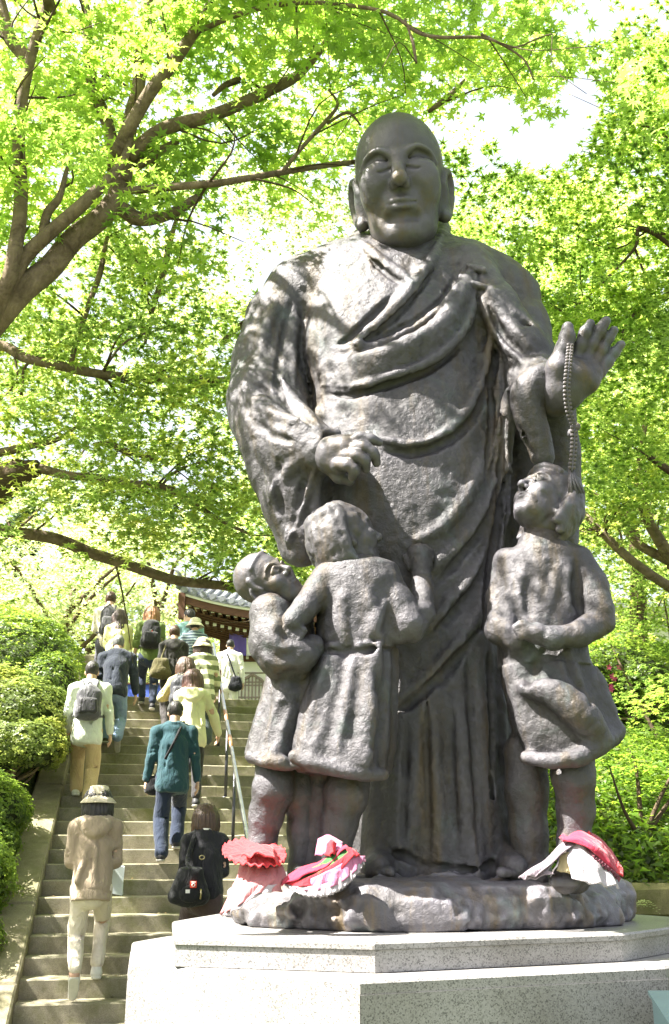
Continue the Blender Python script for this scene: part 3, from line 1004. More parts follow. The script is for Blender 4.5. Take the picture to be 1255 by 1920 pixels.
# ---- the small child at the left, face turned up
def child_left():
    g = Grid((-1.05, 5.35, 1.3), (0.1, 6.3, 3.3), 0.0095)
    Y = 5.88
    g.loft([px_row(1128, 500, 560, Y, .08), px_row(1150, 478, 588, Y, .16), px_row(1210, 492, 592, Y, .17), px_row(1280, 505, 600, Y, .17), px_row(1300, 500, 600, Y, .18)], p=2.2)
    g.loft([px_row(1268, 506, 596, Y, .18), px_row(1310, 494, 604, Y, .21), px_row(1370, 476, 606, Y, .23), px_row(1415, 464, 604, Y, .245), px_row(1432, 470, 596, Y, .22)], p=2.3, k=0.03,
           fold=lambda a, z: 0.018 * np.sin(6 * a))
    g.ell(P(535, 1462, Y), (0.19, 0.18, 0.09), k=0.03, op='sub')
    px_tube(g, spline([(472, 1418, 5.74, 12), (510, 1428, 5.64, 14), (560, 1430, 5.64, 13)], 9), k=0.03)
    # sleeve and arm across to the other child
    px_tube(g, [(508, 1152, 5.74, 40), (512, 1195, 5.70, 41), (528, 1226, 5.68, 38)], k=0.04, kin=0.04)
    px_tube(g, [(528, 1226, 5.68, 38), (560, 1228, 5.66, 32), (584, 1214, 5.70, 26)], k=0.04, kin=0.03)
    px_tube(g, [(500, 1215, 5.70, 32), (522, 1248, 5.70, 26), (560, 1256, 5.70, 18)], k=0.04)
    # legs
    px_tube(g, [(520, 1410, 5.86, 36), (512, 1480, 5.80, 36), (500, 1530, 5.84, 30), (492, 1585, 5.84, 24), (490, 1640, 5.84, 24)], k=0.03, kin=0.05)
    px_tube(g, [(566, 1420, 5.92, 34), (564, 1490, 5.90, 31), (566, 1560, 5.92, 25), (568, 1640, 5.92, 24)], k=0.03, kin=0.05)
    px_tube(g, [(490, 1634, 5.86, 26), (484, 1652, 5.72, 23)], k=0.04)
    px_tube(g, [(568, 1634, 5.92, 26), (566, 1652, 5.78, 23)], k=0.04)
    # neck
    g.tube([P(526, 1170, 5.84), P(516, 1104, 5.82)], [0.12, 0.10], k=0.03)
    Z0, Z1 = 5.3, 6.4
    for uv in ([(500, 1190), (520, 1215), (560, 1210)], [(492, 1225), (520, 1245), (570, 1240)], [(520, 1165), (512, 1190), (520, 1210)]):
        ridge(g, uv, .025, .014, .03, Z0, Z1)
    for uv in ([(540, 1300), (515, 1360), (490, 1415)], [(575, 1300), (560, 1370), (545, 1430)]):
        ridge(g, uv, .03, .016, .05, Z0, Z1, op='sub')
    g.warp_noise(0.0045, 6, 11, 2)
    g.warp_noise(0.0042, 20, 18, 3)
    o = g.mesh('child_figure', M_BRONZE, statue, clean=True)
    o['label'] = 'small child with the face turned up'

    def hair(q):
        q.ell((0, 0.115, 0.17), (0.318, 0.345, 0.358), k=0.05)
        for s in (-1, 1):
            q.tube(spline([(s * .30, .02, .2), (s * .31, .02, .06), (s * .29, -.02, -.02)], 6), np.linspace(.05, .025, 6), k=.02)
        q.tube(spline([(-.26, -.12, .3), (-.1, -.24, .36), (.1, -.25, .36), (.26, -.12, .3)], 10), 0.018, k=0.06)
    gh = Grid((-0.47, -0.55, -0.70), (0.47, 0.55, 0.62), 0.0155)
    sculpt_head(gh, eyes='open', kid=True, hair=hair)
    gh.warp_noise(0.005, 9, 3, 2)
    gh.mesh('head', M_SMOOTH, o, M=frame(P(506, 1092, 5.80), (0.50, -0.62, 0.48), up=(-0.75, -0.05, 0.62), s=0.41))


child_left()


# ---- the child at the right, looking up at the hand
def child_right():
    g = Grid((0.75, 5.35, 1.3), (1.85, 6.6, 3.95), 0.0095)
    Y = 6.02
    g.loft([px_row(1018, 990, 1058, Y, .10), px_row(1040, 948, 1100, Y, .16), px_row(1080, 934, 1106, Y, .19), px_row(1150, 932, 1104, Y, .20), px_row(1210, 934, 1100, Y, .205),
            px_row(1270, 940, 1112, Y, .23), px_row(1330, 952, 1128, Y, .25), px_row(1375, 962, 1150, Y, .27), px_row(1400, 975, 1146, Y, .26), px_row(1425, 985, 1105, Y, .23)], p=2.25,
           fold=lambda a, z: np.where(z < 2.6, 0.02 * np.sin(5 * a + 2), 0.0) + 0.006 * np.sin(9 * a))
    px_tube(g, spline([(1158, 1370, 6.02, 12), (1130, 1395, 5.82, 16), (1085, 1420, 5.74, 17), (1030, 1426, 5.76, 15), (985, 1420, 5.86, 12)], 14), k=0.04)
    px_tube(g, spline([(1110, 1280, 6.0, 26), (1130, 1330, 6.0, 26), (1148, 1368, 6.0, 20)], 8), k=0.06)
    g.ell(P(1050, 1466, Y), (0.22, 0.22, 0.125), k=0.03, op='sub')
    px_tube(g, [(985, 1458, 5.74, 13), (1050, 1460, 5.70, 15), (1110, 1452, 5.76, 13)], k=0.01, op='sub')
    # lit fold of the dress at the hip
    px_tube(g, spline([(985, 1290, 5.80, 14), (1040, 1300, 5.72, 26), (1090, 1340, 5.72, 32), (1120, 1380, 5.78, 24)], 10), k=0.07)
    # neck
    g.tube([P(1014, 1052, 6.02), P(1020, 1000, 6.0), P(1028, 955, 6.02)], [0.17, 0.125, 0.12], k=0.08)
    # right arm
    px_tube(g, [(1082, 1054, 6.0, 33), (1104, 1100, 5.94, 35), (1122, 1148, 5.88, 33)], k=0.04, kin=0.04)
    px_tube(g, [(1128, 1165, 5.86, 27), (1085, 1188, 5.76, 26), (1035, 1196, 5.72, 23), (1005, 1186, 5.72, 20)], k=0.012, kin=0.02)
    px_tube(g, [(1005, 1186, 5.72, 20), (985, 1180, 5.72, 18)], k=0.03)
    for j in range(4):
        px_tube(g, [(990, 1176 + 5 * j, 5.70, 9), (978 + 2 * j, 1172 + 6 * j, 5.69, 8.5), (968 + 3 * j, 1176 + 6 * j, 5.70, 7)], k=0.01)
    # left arm hanging against the robe
    px_tube(g, [(952, 1055, 6.02, 28), (940, 1120, 6.0, 26), (936, 1180, 5.92, 26), (970, 1200, 5.84, 20)], k=0.05, kin=0.04)
    # hollow under the forearm
    px_tube(g, spline([(1022, 1166, 5.72, 6), (1055, 1160, 5.74, 12), (1078, 1146, 5.78, 10), (1078, 1110, 5.80, 6)], 9), k=0.03, op='sub')
    # legs
    px_tube(g, [(1072, 1400, 5.96, 42), (1076, 1460, 5.92, 38), (1080, 1520, 5.96, 33), (1078, 1580, 5.96, 30), (1076, 1640, 5.96, 30)], k=0.03, kin=0.05)
    px_tube(g, [(985, 1410, 6.16, 42), (988, 1480, 6.14, 38), (992, 1560, 6.16, 33), (1000, 1640, 6.16, 32)], k=0.03, kin=0.05)
    px_tube(g, [(1076, 1636, 5.96, 30), (1060, 1648, 5.82, 26)], k=0.04)
    for j in range(5):
        px_tube(g, [(1040 + 9 * j, 1650, 5.82, 9), (1038 + 9.5 * j, 1654, 5.75, 8.5)], k=0.012)
    px_tube(g, [(1000, 1636, 6.14, 30), (1002, 1648, 6.0, 25)], k=0.04)
    Z0, Z1 = 5.3, 6.6
    for uv in ([(1068, 1050), (1062, 1100), (1075, 1150)], [(1050, 1060), (1035, 1110), (1020, 1160)], [(985, 1060), (975, 1110), (985, 1160)], [(960, 1080), (955, 1150), (960, 1230)]):
        ridge(g, uv, .028, .014, .035, Z0, Z1)
    for uv in ([(1000, 1060), (990, 1120), (998, 1165)], [(1090, 1060), (1082, 1110), (1090, 1150)], [(1020, 1220), (1000, 1260), (985, 1290)], [(1060, 1215), (1080, 1270), (1110, 1320)], [(940, 1240), (950, 1300), (970, 1380)]):
        ridge(g, uv, .028, .018, .035, Z0, Z1, op='sub')
    g.warp_noise(0.0045, 6, 21, 2)
    g.warp_noise(0.0042, 20, 28, 3)
    o = g.mesh('child_figure', M_BRONZE, statue, clean=True)
    o['label'] = 'child in a flared dress looking up with folded arm'

    def hair(q):
        q.ell((0, 0.09, 0.15), (0.35, 0.40, 0.39), k=0.015)
        q.ell((0, 0.18, -0.18), (0.31, 0.29, 0.33), k=0.05)
        for j in range(19):
            a = math.pi * (0.02 + 0.96 * j / 18)
            x, y = 0.355 * math.cos(a), 0.09 + 0.37 * math.sin(a)
            q.tube(spline([(x * .7, y * .7, 0.36), (x, y, 0.05), (x * 1.0, y * .98, -0.2), (x * .86, y * .9, -0.44 + .05 * math.sin(2.3 * j))], 9), np.linspace(0.075, 0.05, 9), k=0.055)
        q.tube(spline([(-.27, -.16, .28), (-.12, -.27, .33), (.1, -.28, .34), (.27, -.14, .28)], 10), 0.05, k=0.03)
    gh = Grid((-0.55, -0.55, -0.80), (0.55, 0.62, 0.66), 0.0155)
    sculpt_head(gh, eyes='open', kid=True, hair=hair, ears=False)
    gh.warp_noise(0.010, 7, 3, 2)
    gh.warp_noise(0.006, 20, 4, 2)
    gh.mesh('head', M_SMOOTH, o, M=frame(P(1022, 938, 6.0), (-0.70, -0.40, 0.60), up=(0.50, 0.40, 0.70), s=0.50))


child_right()


# ---- the modelled rock they stand on, cast in the same bronze
def rock():
    g = Grid((-1.05, 5.45, 1.12), (2.1, 8.0, 1.6), 0.0135)
    cx, cy = 0.55, 6.76

    def fold(a, z):
        return 0.05 * np.sin(3 * a + 1.2) + 0.035 * np.sin(7 * a + z * 6) + 0.02 * np.sin(13 * a + 2)
    g.loft([(1.155, cx, cy, 1.22, 1.03), (1.22, cx, cy, 1.25, 1.06), (1.32, cx, cy, 1.23, 1.04), (1.38, cx, cy, 1.17, 0.98), (1.41, cx, cy, 1.10, 0.90), (1.425, cx, cy, 1.0, 0.78)], p=2.15, fold=fold)
    g.warp_noise(0.030, 4.5, 31, 3)
    g.warp_noise(0.022, 12, 35, 3)
    g.warp_noise(0.006, 36, 36, 2)
    g.half((0, 0, 1.162), (0, 0, -1))
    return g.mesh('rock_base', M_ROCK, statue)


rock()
# ------------------------------------------------------------------ stairs, ground, pedestal, walls, temple
PSI = math.radians(10.7)
SA = np.array((-math.sin(PSI), math.cos(PSI)))       # up the stairs
SE = np.array((math.cos(PSI), math.sin(PSI)))        # along a step, to the right
SO = P(150, 1881, 8.9)[:2]
RISE, RUN, ZST, NTOP = 0.147, 0.288, 0.42, 23
LATL, LATR = -0.506, 3.3
ZTOP = ZST + NTOP * RISE


def st(n, lat, z=0.0):
    """point on the stairs: n in steps from the nosing of step 0, lat to the right, z above the nosing line"""
    q = SO + SA * RUN * n + SE * lat
    return np.array((q[0], q[1], ZST + RISE * n + z))


def step_z(x, y):
    n = np.floor(((np.array((x, y)) - SO) @ SA) / RUN + 1e-6)
    return ZST + RISE * min(n, NTOP)


def st_coords(x, y):
    dx, dy = x - SO[0], y - SO[1]
    return (dx * SA[0] + dy * SA[1]) / RUN, dx * SE[0] + dy * SE[1]


def sstep(a, b, x):
    t = np.clip((x - a) / (b - a), 0, 1)
    return t * t * (3 - 2 * t)


def ground_h(x, y):
    n, lat = st_coords(x, y)
    line = np.clip(ZST + RISE * n, 0, ZTOP)
    zst = line - 0.32
    left = line + 0.02 + 0.95 * sstep(0.35, 3.0, LATL - lat) + 2.0 * sstep(2.5, 9, LATL - lat)
    left = np.where(n > 21, ZTOP - .05 + (left - ZTOP) * (1 - sstep(21, 30, n)), left)
    wallY = 9.55 + 0.05 * x
    right = np.where(y < wallY, 0.0, np.minimum(1.22 + 0.55 * (y - wallY), 1.22 + 0.55 * 6.4 + 0.05 * (y - wallY - 6.4)))
    h = np.where(lat < LATL - 0.30, left, np.where(lat < LATR + 0.25, zst, right))
    h = np.where((lat >= LATR + .25) & (n > 12), h * sstep(0.25, 2.5, lat - LATR) + (line - .1) * (1 - sstep(0.25, 2.5, lat - LATR)), h)
    # the court on top
    back = sstep(27, 33, n)
    h = h * (1 - back) + (ZTOP - 0.03) * back
    h = np.where((n >= NTOP) & (lat > LATL - .3) & (lat < LATR + .25), ZTOP - 0.03, h)
    return h


def make_ground():
    ax = np.concatenate([-np.geomspace(14, 400, 26)[::-1], np.arange(-13.7, 13.9, 0.22), np.geomspace(14, 400, 26)])
    ay = np.concatenate([-np.geomspace(2, 400, 22)[::-1], np.arange(-1.7, 24, 0.22), np.geomspace(24.2, 600, 30)])
    X, Y = np.meshgrid(ax, ay, indexing='ij')
    p = np.stack([X.ravel(), Y.ravel(), np.zeros(X.size)], 1)
    Z = ground_h(p[:, 0], p[:, 1])
    soft = (Z > 0.05) & (Z < 40)
    n_, l_ = st_coords(p[:, 0], p[:, 1])
    wild = ((l_ < LATL - 0.6) | (l_ > LATR + 0.6)) & (n_ < 26) & soft
    Z = Z + np.where(wild, 0.06 * fbm(p * 1.3, 3, 4), 0.0)
    p[:, 2] = Z
    a, b = len(ax), len(ay)
    i = np.arange(a * b).reshape(a, b)
    q = np.stack([i[:-1, :-1].ravel(), i[1:, :-1].ravel(), i[1:, 1:].ravel(), i[:-1, 1:].ravel()], 1)
    m, nt, bs, _ = new_mat('earth_and_moss')
    t = noise_node(nt, 1.2, 8, 0.7)
    r = ramp(nt, t.outputs['Fac'], [(0.3, (0.045, 0.06, 0.018)), (0.52, (0.075, 0.10, 0.025)), (0.7, (0.12, 0.10, 0.06))])
    nt.links.new(r.outputs[0], bs.inputs['Base Color'])
    bs.inputs['Roughness'].default_value = 0.95
    t2 = noise_node(nt, 30, 5, 0.7)
    bump(nt, bs, t2.outputs['Fac'], 0.6, 0.03)
    o = mesh_np('ground', p, q, m, None, True)
    tag(o, 'mossy earth ground and banks beside the stairs', kind='structure')


make_ground()


def stone_mat(name, base, dark, moss=0.0, scale=5.0, grain=140.0):
    m, nt, b, _ = new_mat(name)
    t = noise_node(nt, scale, 7, 0.68, dist=0.4)
    r = ramp(nt, t.outputs['Fac'], [(0.28, dark), (0.5, tuple((np.array(base) + np.array(dark)) / 2)), (0.7, base)])
    col = r.outputs[0]
    g = noise_node(nt, grain, 3, 0.7)
    gr = ramp(nt, g.outputs['Fac'], [(0.35, (0.62, 0.62, 0.6)), (0.65, (1.15, 1.15, 1.15))])
    col = mixc(nt, 0.8, col, gr.outputs[0], 'MULTIPLY')
    if moss:
        t3 = noise_node(nt, 2.3, 7, 0.72)
        mm = ramp(nt, t3.outputs['Fac'], [(0.46, (0, 0, 0)), (0.68, (moss,) * 3)])
        col = mixc(nt, mm.outputs[0], col, (0.10, 0.11, 0.025))
    nt.links.new(col, b.inputs['Base Color'])
    b.inputs['Roughness'].default_value = 0.82
    b.inputs['Specular IOR Level'].default_value = 0.3
    b1 = bump(nt, b, g.outputs['Fac'], 0.3, 0.004)
    t4 = noise_node(nt, 12, 5, 0.7)
    bump(nt, b, t4.outputs['Fac'], 0.35, 0.012, b1)
    return m


M_STEP = stone_mat('weathered_step_stone', (0.34, 0.31, 0.24), (0.165, 0.15, 0.10), 0.75, 2.6)
M_KERB = stone_mat('kerb_stone', (0.29, 0.26, 0.18), (0.14, 0.125, 0.075), 0.6, 3.5)

stairs = empty('stone_stairs', st(0, 1.4, -0.42), 'long straight flight of worn stone stairs climbing to the temple', None, kind='structure')
for n in range(-2, NTOP + 1):
    # two or three long stones make one step
    cuts = [LATL, LATL + 1.55 + 0.9 * random.random(), LATR]
    for a, b in zip(cuts[:-1], cuts[1:]):
        dz = random.uniform(-0.004, 0.004)
        dn = random.uniform(-0.012, 0.012)
        bev = 0.010
        depth = 1.35 if n < NTOP else 6.0
        mb = MB()
        prof = [(0, -0.30), (0, -bev), (bev / RUN, 0), (depth, 0.0), (depth, -0.30)]
        v = []
        for lat in (a + 0.0015, b - 0.0015):
            for i, (dn_, dz_) in enumerate(prof):
                q = st(n + dn + dn_, lat)
                v.append((q[0], q[1], ZST + RISE * n + dz + dz_ + (0.004 if n == NTOP else 0)))
        k = len(prof)
        mb.add(v, [tuple(range(k))[::-1], tuple(range(k, 2 * k))] + [(i, (i + 1) % k, k + (i + 1) % k, k + i) for i in range(k)][::1])
        mb.build('step', M_STEP, stairs)

# sloping kerbs of long slabs
for side in (0, 1):
    l0, l1 = (LATL - 0.32, LATL) if side == 0 else (LATR, LATR + 0.30)
    n = -3.2
    while n < 22.4:
        L = random.uniform(3.6, 5.2)
        e = min(n + L, 22.6)
        mb = MB()
        zt = 0.085 + random.uniform(-0.006, 0.006)
        c = [st(n + 0.02, l0, -0.5), st(n + 0.02, l1, -0.5), st(e - 0.02, l1, -0.5), st(e - 0.02, l0, -0.5)]
        bvl = 0.018
        t1 = [st(n + 0.02, l0, zt - bvl), st(n + 0.02, l1, zt - bvl), st(e - 0.02, l1, zt - bvl), st(e - 0.02, l0, zt - bvl)]
        t2 = [st(n + 0.06, l0 + bvl, zt), st(n + 0.06, l1 - bvl, zt), st(e - 0.06, l1 - bvl, zt), st(e - 0.06, l0 + bvl, zt)]
        f = [(3, 2, 1, 0)]
        for k in (0, 4):
            f += [(k + i, k + (i + 1) % 4, k + 4 + (i + 1) % 4, k + 4 + i) for i in range(4)]
        f.append((8, 9, 10, 11))
        mb.add(c + t1 + t2, f)
        mb.build('kerb_stone', M_KERB, stairs)
        n = e

# ---- handrail
M_STEEL = simple('brushed_steel', (0.42, 0.43, 0.45), 0.28, 0.1, 20, 0.05, 0.002, 200, metal=1.0)
M_BRASS = simple('worn_copper_tape', (0.50, 0.26, 0.15), 0.4, 0.15, 30, 0.1, 0.002, 150, metal=0.6)
M_DARKSTEEL = simple('dark_steel', (0.10, 0.10, 0.11), 0.4, 0.2, 20, 0.05, 0.002, 200, metal=0.8)
LR = 1.40
rail = empty('handrail', st(4, LR), 'shiny steel handrail with copper coloured grips running up the middle of the stairs', 'handrail')
mb = MB()
p0, p1 = st(3.2, LR, 0.80), st(22.6, LR, 0.80)
mb.tube(spline([st(2.9, LR, 0.55), st(3.0, LR, 0.74), p0, st(10, LR, 0.80), p1, st(23.2, LR, 0.74), st(23.3, LR, 0.55)], 60), 0.022, 10)
mb.build('rail', M_STEEL, rail, True)
for n in (3.3, 8.35, 12.35, 17.35, 22.3):
    mb = MB()
    b = st(n, LR)
    mb.tube([(b[0], b[1], ZST + RISE * math.floor(n) - 0.02), (b[0], b[1], b[2] + 0.79)], 0.019, 10)
    mb.tube([(b[0], b[1], ZST + RISE * math.floor(n)), (b[0], b[1], ZST + RISE * math.floor(n) + 0.012)], 0.045, 12)
    mb.build('post', M_DARKSTEEL, rail, True)
for n in (10.2, 12.9, 16.1, 19.0):
    mb = MB()
    mb.tube([st(n, LR, 0.80), st(n + 1.1, LR, 0.80)], 0.0245, 10)
    mb.build('copper_grip', M_BRASS, rail, True)

# ---- granite pedestal
def granite(name, base):
    m, nt, b, _ = new_mat(name)
    tc = N(nt, 'TexCoord')
    v = N(nt, 'TexVoronoi', Scale=175.0)
    nt.links.new(tc.outputs['Object'], v.inputs['Vector'])
    sep = N(nt, 'SeparateColor')
    nt.links.new(v.outputs['Color'], sep.inputs[0])
    b_ = np.array(base)
    r = ramp(nt, sep.outputs[0], [(0.0, tuple(b_ * 0.42)), (0.12, tuple(b_ * 0.68)), (0.30, tuple(b_ * 0.92)), (0.7, tuple(b_ * 1.05)), (1.0, tuple(b_ * 1.15))])
    r.color_ramp.interpolation = 'CONSTANT'
    n1 = noise_node(nt, 1.7, 5, 0.6)
    w = ramp(nt, n1.outputs['Fac'], [(0.3, (0.72, 0.70, 0.66)), (0.62, (1.05, 1.05, 1.05))])
    c = mixc(nt, 1.0, r.outputs[0], w.outputs[0], 'MULTIPLY')
    nt.links.new(c, b.inputs['Base Color'])
    b.inputs['Roughness'].default_value = 0.42
    b.inputs['Specular IOR Level'].default_value = 0.4
    n2 = noise_node(nt, 160, 2, 0.5)
    bump(nt, b, n2.outputs['Fac'], 0.08, 0.002)
    return m


M_GRANITE = granite('grey_granite', (0.28, 0.272, 0.266))
ped = empty('granite_pedestal', (0.4, 6.4, 0), 'grey speckled granite pedestal of two stepped octagonal tiers under the bronze statue', 'pedestal')
LOW = [(0.11, 4.80), (1.625, 5.41), (2.68, 6.62), (2.2, 7.8), (0.4, 8.0), (-1.0, 7.75), (-1.27, 6.85), (-1.04, 5.563)]
UPP = [(0.187, 5.10), (1.474, 5.63), (2.36, 6.70), (1.9, 7.6), (0.4, 7.82), (-0.75, 7.55), (-0.97, 6.6), (-0.78, 5.385)]
ZL, ZU = 1.0255, 1.160


def inset(poly, d):
    c = np.mean(np.array(poly), 0)
    return [tuple(np.array(p) + (c - np.array(p)) / np.linalg.norm(c - np.array(p)) * d) for p in poly]


mb = MB(); mb.prism(inset(LOW, 0.016), -0.05, ZL - 0.062); mb.build('lower_core', M_GRANITE, ped)
n = len(LOW)
cin = np.mean(np.array(LOW), 0)
for i in range(n):                                      # facing slabs of the lower tier
    a, b = np.array(LOW[i]), np.array(LOW[(i + 1) % n])
    t = (b - a) / np.linalg.norm(b - a)
    nn = np.array((t[1], -t[0]))
    mb = MB()
    a2, b2 = a + t * 0.0012, b - t * 0.0012
    ia, ib = np.array(inset(LOW, 0.014)[i]), np.array(inset(LOW, 0.014)[(i + 1) % n])
    mb.hull8([(*a2, -0.05), (*b2, -0.05), (*ib, -0.05), (*ia, -0.05), (*a2, ZL - 0.056), (*b2, ZL - 0.056), (*ib, ZL - 0.056), (*ia, ZL - 0.056)])
    mb.build('facing_slab', M_GRANITE, ped)
mb = MB(); mb.prism(inset(LOW, 0.006), ZL - 0.055, ZL, 0.012); mb.build('lower_ledge', M_GRANITE, ped)
mb = MB(); mb.prism(UPP, ZL + 0.003, ZU - 0.035); mb.build('upper_block', M_GRANITE, ped)
mb = MB(); mb.prism(inset(UPP, -0.012), ZU - 0.033, ZU, 0.010); mb.build('upper_ledge', M_GRANITE, ped)

# ---- blue-green case whose corner enters at the lower right
M_TEAL = simple('blue_green_painted_metal', (0.015, 0.029, 0.031), 0.7, 0.12, 5, 0.05, 0.002, 60)
M_TEAL2 = simple('grey_metal_edge', (0.34, 0.36, 0.37), 0.5, 0.1, 9, 0.05, 0.002, 60)
q = Pz(1222, 1866, 0.93)
case = empty('metal_box', (q[0] + 0.2, q[1] - 0.2, 0), 'blue green metal box standing in front of the pedestal, cut off by the photo edge', 'box')
mb = MB()
x0, y0, zt = q[0], q[1], q[2]
mb.hull8([(x0 - .03, y0 - .42, 0), (x0 + .6, y0 - .38, 0), (x0 + .6, y0 + .03, 0), (x0, y0, 0), (x0 - .03, y0 - .42, zt - .10), (x0 + .6, y0 - .38, zt - .10), (x0 + .6, y0 + .03, zt), (x0, y0, zt)])
mb.build('case', M_TEAL, case)
mb = MB()
mb.hull8([(x0 - .045, y0 - .44, zt - .102), (x0 + .62, y0 - .40, zt - .102), (x0 + .62, y0 + .045, zt + .002), (x0 - .012, y0 + .015, zt + .002),
          (x0 - .045, y0 - .44, zt - .085), (x0 + .62, y0 - .40, zt - .085), (x0 + .62, y0 + .045, zt + .018), (x0 - .012, y0 + .015, zt + .018)])
mb.build('lid', M_TEAL, case)

# ---- mossy dry stone wall on the right
M_MOSSY = stone_mat('mossy_wall_stone', (0.30, 0.27, 0.12), (0.09, 0.085, 0.035), 1.0, 3.0)
wall = empty('stone_wall', (3.5, 9.6, 0), 'low mossy dry stone wall at the foot of the green slope', 'wall')


def rough_stone(name, x0, x1, z0, z1, yf, yb, mat, parent, seed):
    bm = bmesh.new()
    bmesh.ops.create_cube(bm, size=1.0)
    bmesh.ops.bevel(bm, geom=bm.edges[:], offset=0.16, segments=1, affect='EDGES')
    r = random.Random(seed)
    sx, sz = r.uniform(-.1, .1), r.uniform(-.12, .12)
    for v in bm.verts:
        c = v.co.copy()
        v.co = Vector(((x0 + x1) / 2 + (c.x + sx * c.z) * (x1 - x0), (yf + yb) / 2 + c.y * (yb - yf), (z0 + z1) / 2 + (c.z + sz * c.x * 0.3) * (z1 - z0)))
        v.co += Vector((r.uniform(-1, 1), r.uniform(-1, 1), r.uniform(-1, 1))) * 0.018
    me = bpy.data.meshes.new(name)
    bm.to_mesh(me); bm.free()
    return link(name, me, mat, parent)


def wall_front(x):
    return 9.50 + 0.05 * x


sd = 0
for row, (z0, z1) in enumerate(((-.05, .34), (.34, .68), (.68, .98), (.985, 1.30))):
    x = 1.6 + 0.2 * row
    while x < 7.5:
        w = random.uniform(0.42, 0.78) if row < 3 else random.uniform(0.9, 1.5)
        sd += 1
        f = wall_front(x + w / 2) - (0.05 if row == 3 else 0) + random.uniform(-.03, .03)
        rough_stone('stone', x + .008, x + w - .008, z0 + random.uniform(-.015, .015), z1 + random.uniform(-.02, .01), f, f + 0.55, M_MOSSY, wall, sd)
        x += w
# mossy edging stones at the lower left
edge = empty('edging_stones', st(4, LATL - 0.7), 'row of mossy rough stones edging the planted bank left of the stairs', 'stone edging')
for i in range(7):
    n0 = -2.6 + 1.35 * i
    q = st(n0, LATL - 0.62 - 0.04 * (i % 2))
    o = rough_stone('stone', q[0] - .17, q[0] + .17, q[2] - .15, q[2] + .20 + .05 * (i % 3), q[1] - .17, q[1] + .19, M_MOSSY, edge, 50 + i)

# ---- temple hall on the court above
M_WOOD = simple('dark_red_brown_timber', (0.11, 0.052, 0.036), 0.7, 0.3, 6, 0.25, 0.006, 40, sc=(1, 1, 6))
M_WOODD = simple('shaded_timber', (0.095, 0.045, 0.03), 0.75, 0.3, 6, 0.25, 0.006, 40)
M_WHITE = simple('white_plaster', (0.78, 0.77, 0.74), 0.9, 0.05, 3, 0.05, 0.002, 40)
M_TILE = simple('grey_roof_tile', (0.16, 0.17, 0.19), 0.5, 0.35, 5, 0.25, 0.006, 50)
M_OCHRE = simple('pale_ochre_board', (0.52, 0.45, 0.26), 0.8, 0.15, 5, 0.1, 0.004, 40)
M_PURPLE = simple('purple_cloth', (0.13, 0.09, 0.42), 0.85, 0.12, 4, 0.1, 0.004, 120)
M_CLOTHW = simple('white_cloth', (0.75, 0.74, 0.74), 0.85, 0.05, 4, 0.1, 0.004, 120)
M_LATTICE = simple('grey_brown_lattice', (0.24, 0.19, 0.19), 0.7, 0.2, 9, 0.1, 0.003, 60)

TY = 26.0                                    # front wall
TX0, TX1 = -3.0, 5.2
temple = empty('temple_hall', (1.2, 29, ZTOP), 'tile roofed temple hall with dark timber eaves and white walls above the stairs', 'temple')
ZW = P(470, 1228, TY)[2]
mb = MB(); mb.box((TX0, TY, ZTOP - .05), (TX1 - TX0, 0, 0), (0, 6, 0), (0, 0, ZW - ZTOP + .05)); mb.build('wall', M_WHITE, temple)
z_eave = P(400, 1141, TY - 1.7)[2]
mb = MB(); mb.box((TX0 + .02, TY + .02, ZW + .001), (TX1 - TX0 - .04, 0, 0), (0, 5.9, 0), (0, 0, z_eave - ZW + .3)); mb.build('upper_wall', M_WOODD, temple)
zb = P(470, 1241, TY)[2]
mb = MB(); mb.box((TX0 - .08, TY - .10, zb), (TX1 - TX0 + .16, 0, 0), (0, .098, 0), (0, 0, ZW - zb + .02)); mb.build('beam', M_WOOD, temple)
for i in range(14):
    x = TX0 + .2 + i * .56
    mb = MB(); mb.box((x - .035, TY - .125, zb + .05), (.07, 0, 0), (0, .022, 0), (0, 0, .07)); mb.build('nail_cover', M_WHITE, temple)
zl = P(470, 1263, TY)[2]
mb = MB(); mb.box((TX0 - .02, TY - .03, zl), (TX1 - TX0, 0, 0), (0, .028, 0), (0, 0, .03)); mb.build('string_course', M_LATTICE, temple)
for x in (TX0 + .02, TX0 + 4.6, TX1 - .3):
    mb = MB(); mb.box((x, TY - .06, ZTOP - .05), (.22, 0, 0), (0, .058, 0), (0, 0, zb - ZTOP + .05)); mb.build('pillar', M_WOOD, temple)

# cusped windows with lattice
def cusp(w, h):
    L = [(-w, 0), (-w * .98, h * .55), (-w * .93, h * .74), (-w * .74, h * .83), (-w * .55, h * .90), (-w * .3, h * .94), (0, h)]
    return L + [(-x, z) for x, z in L[:-1]][::-1]


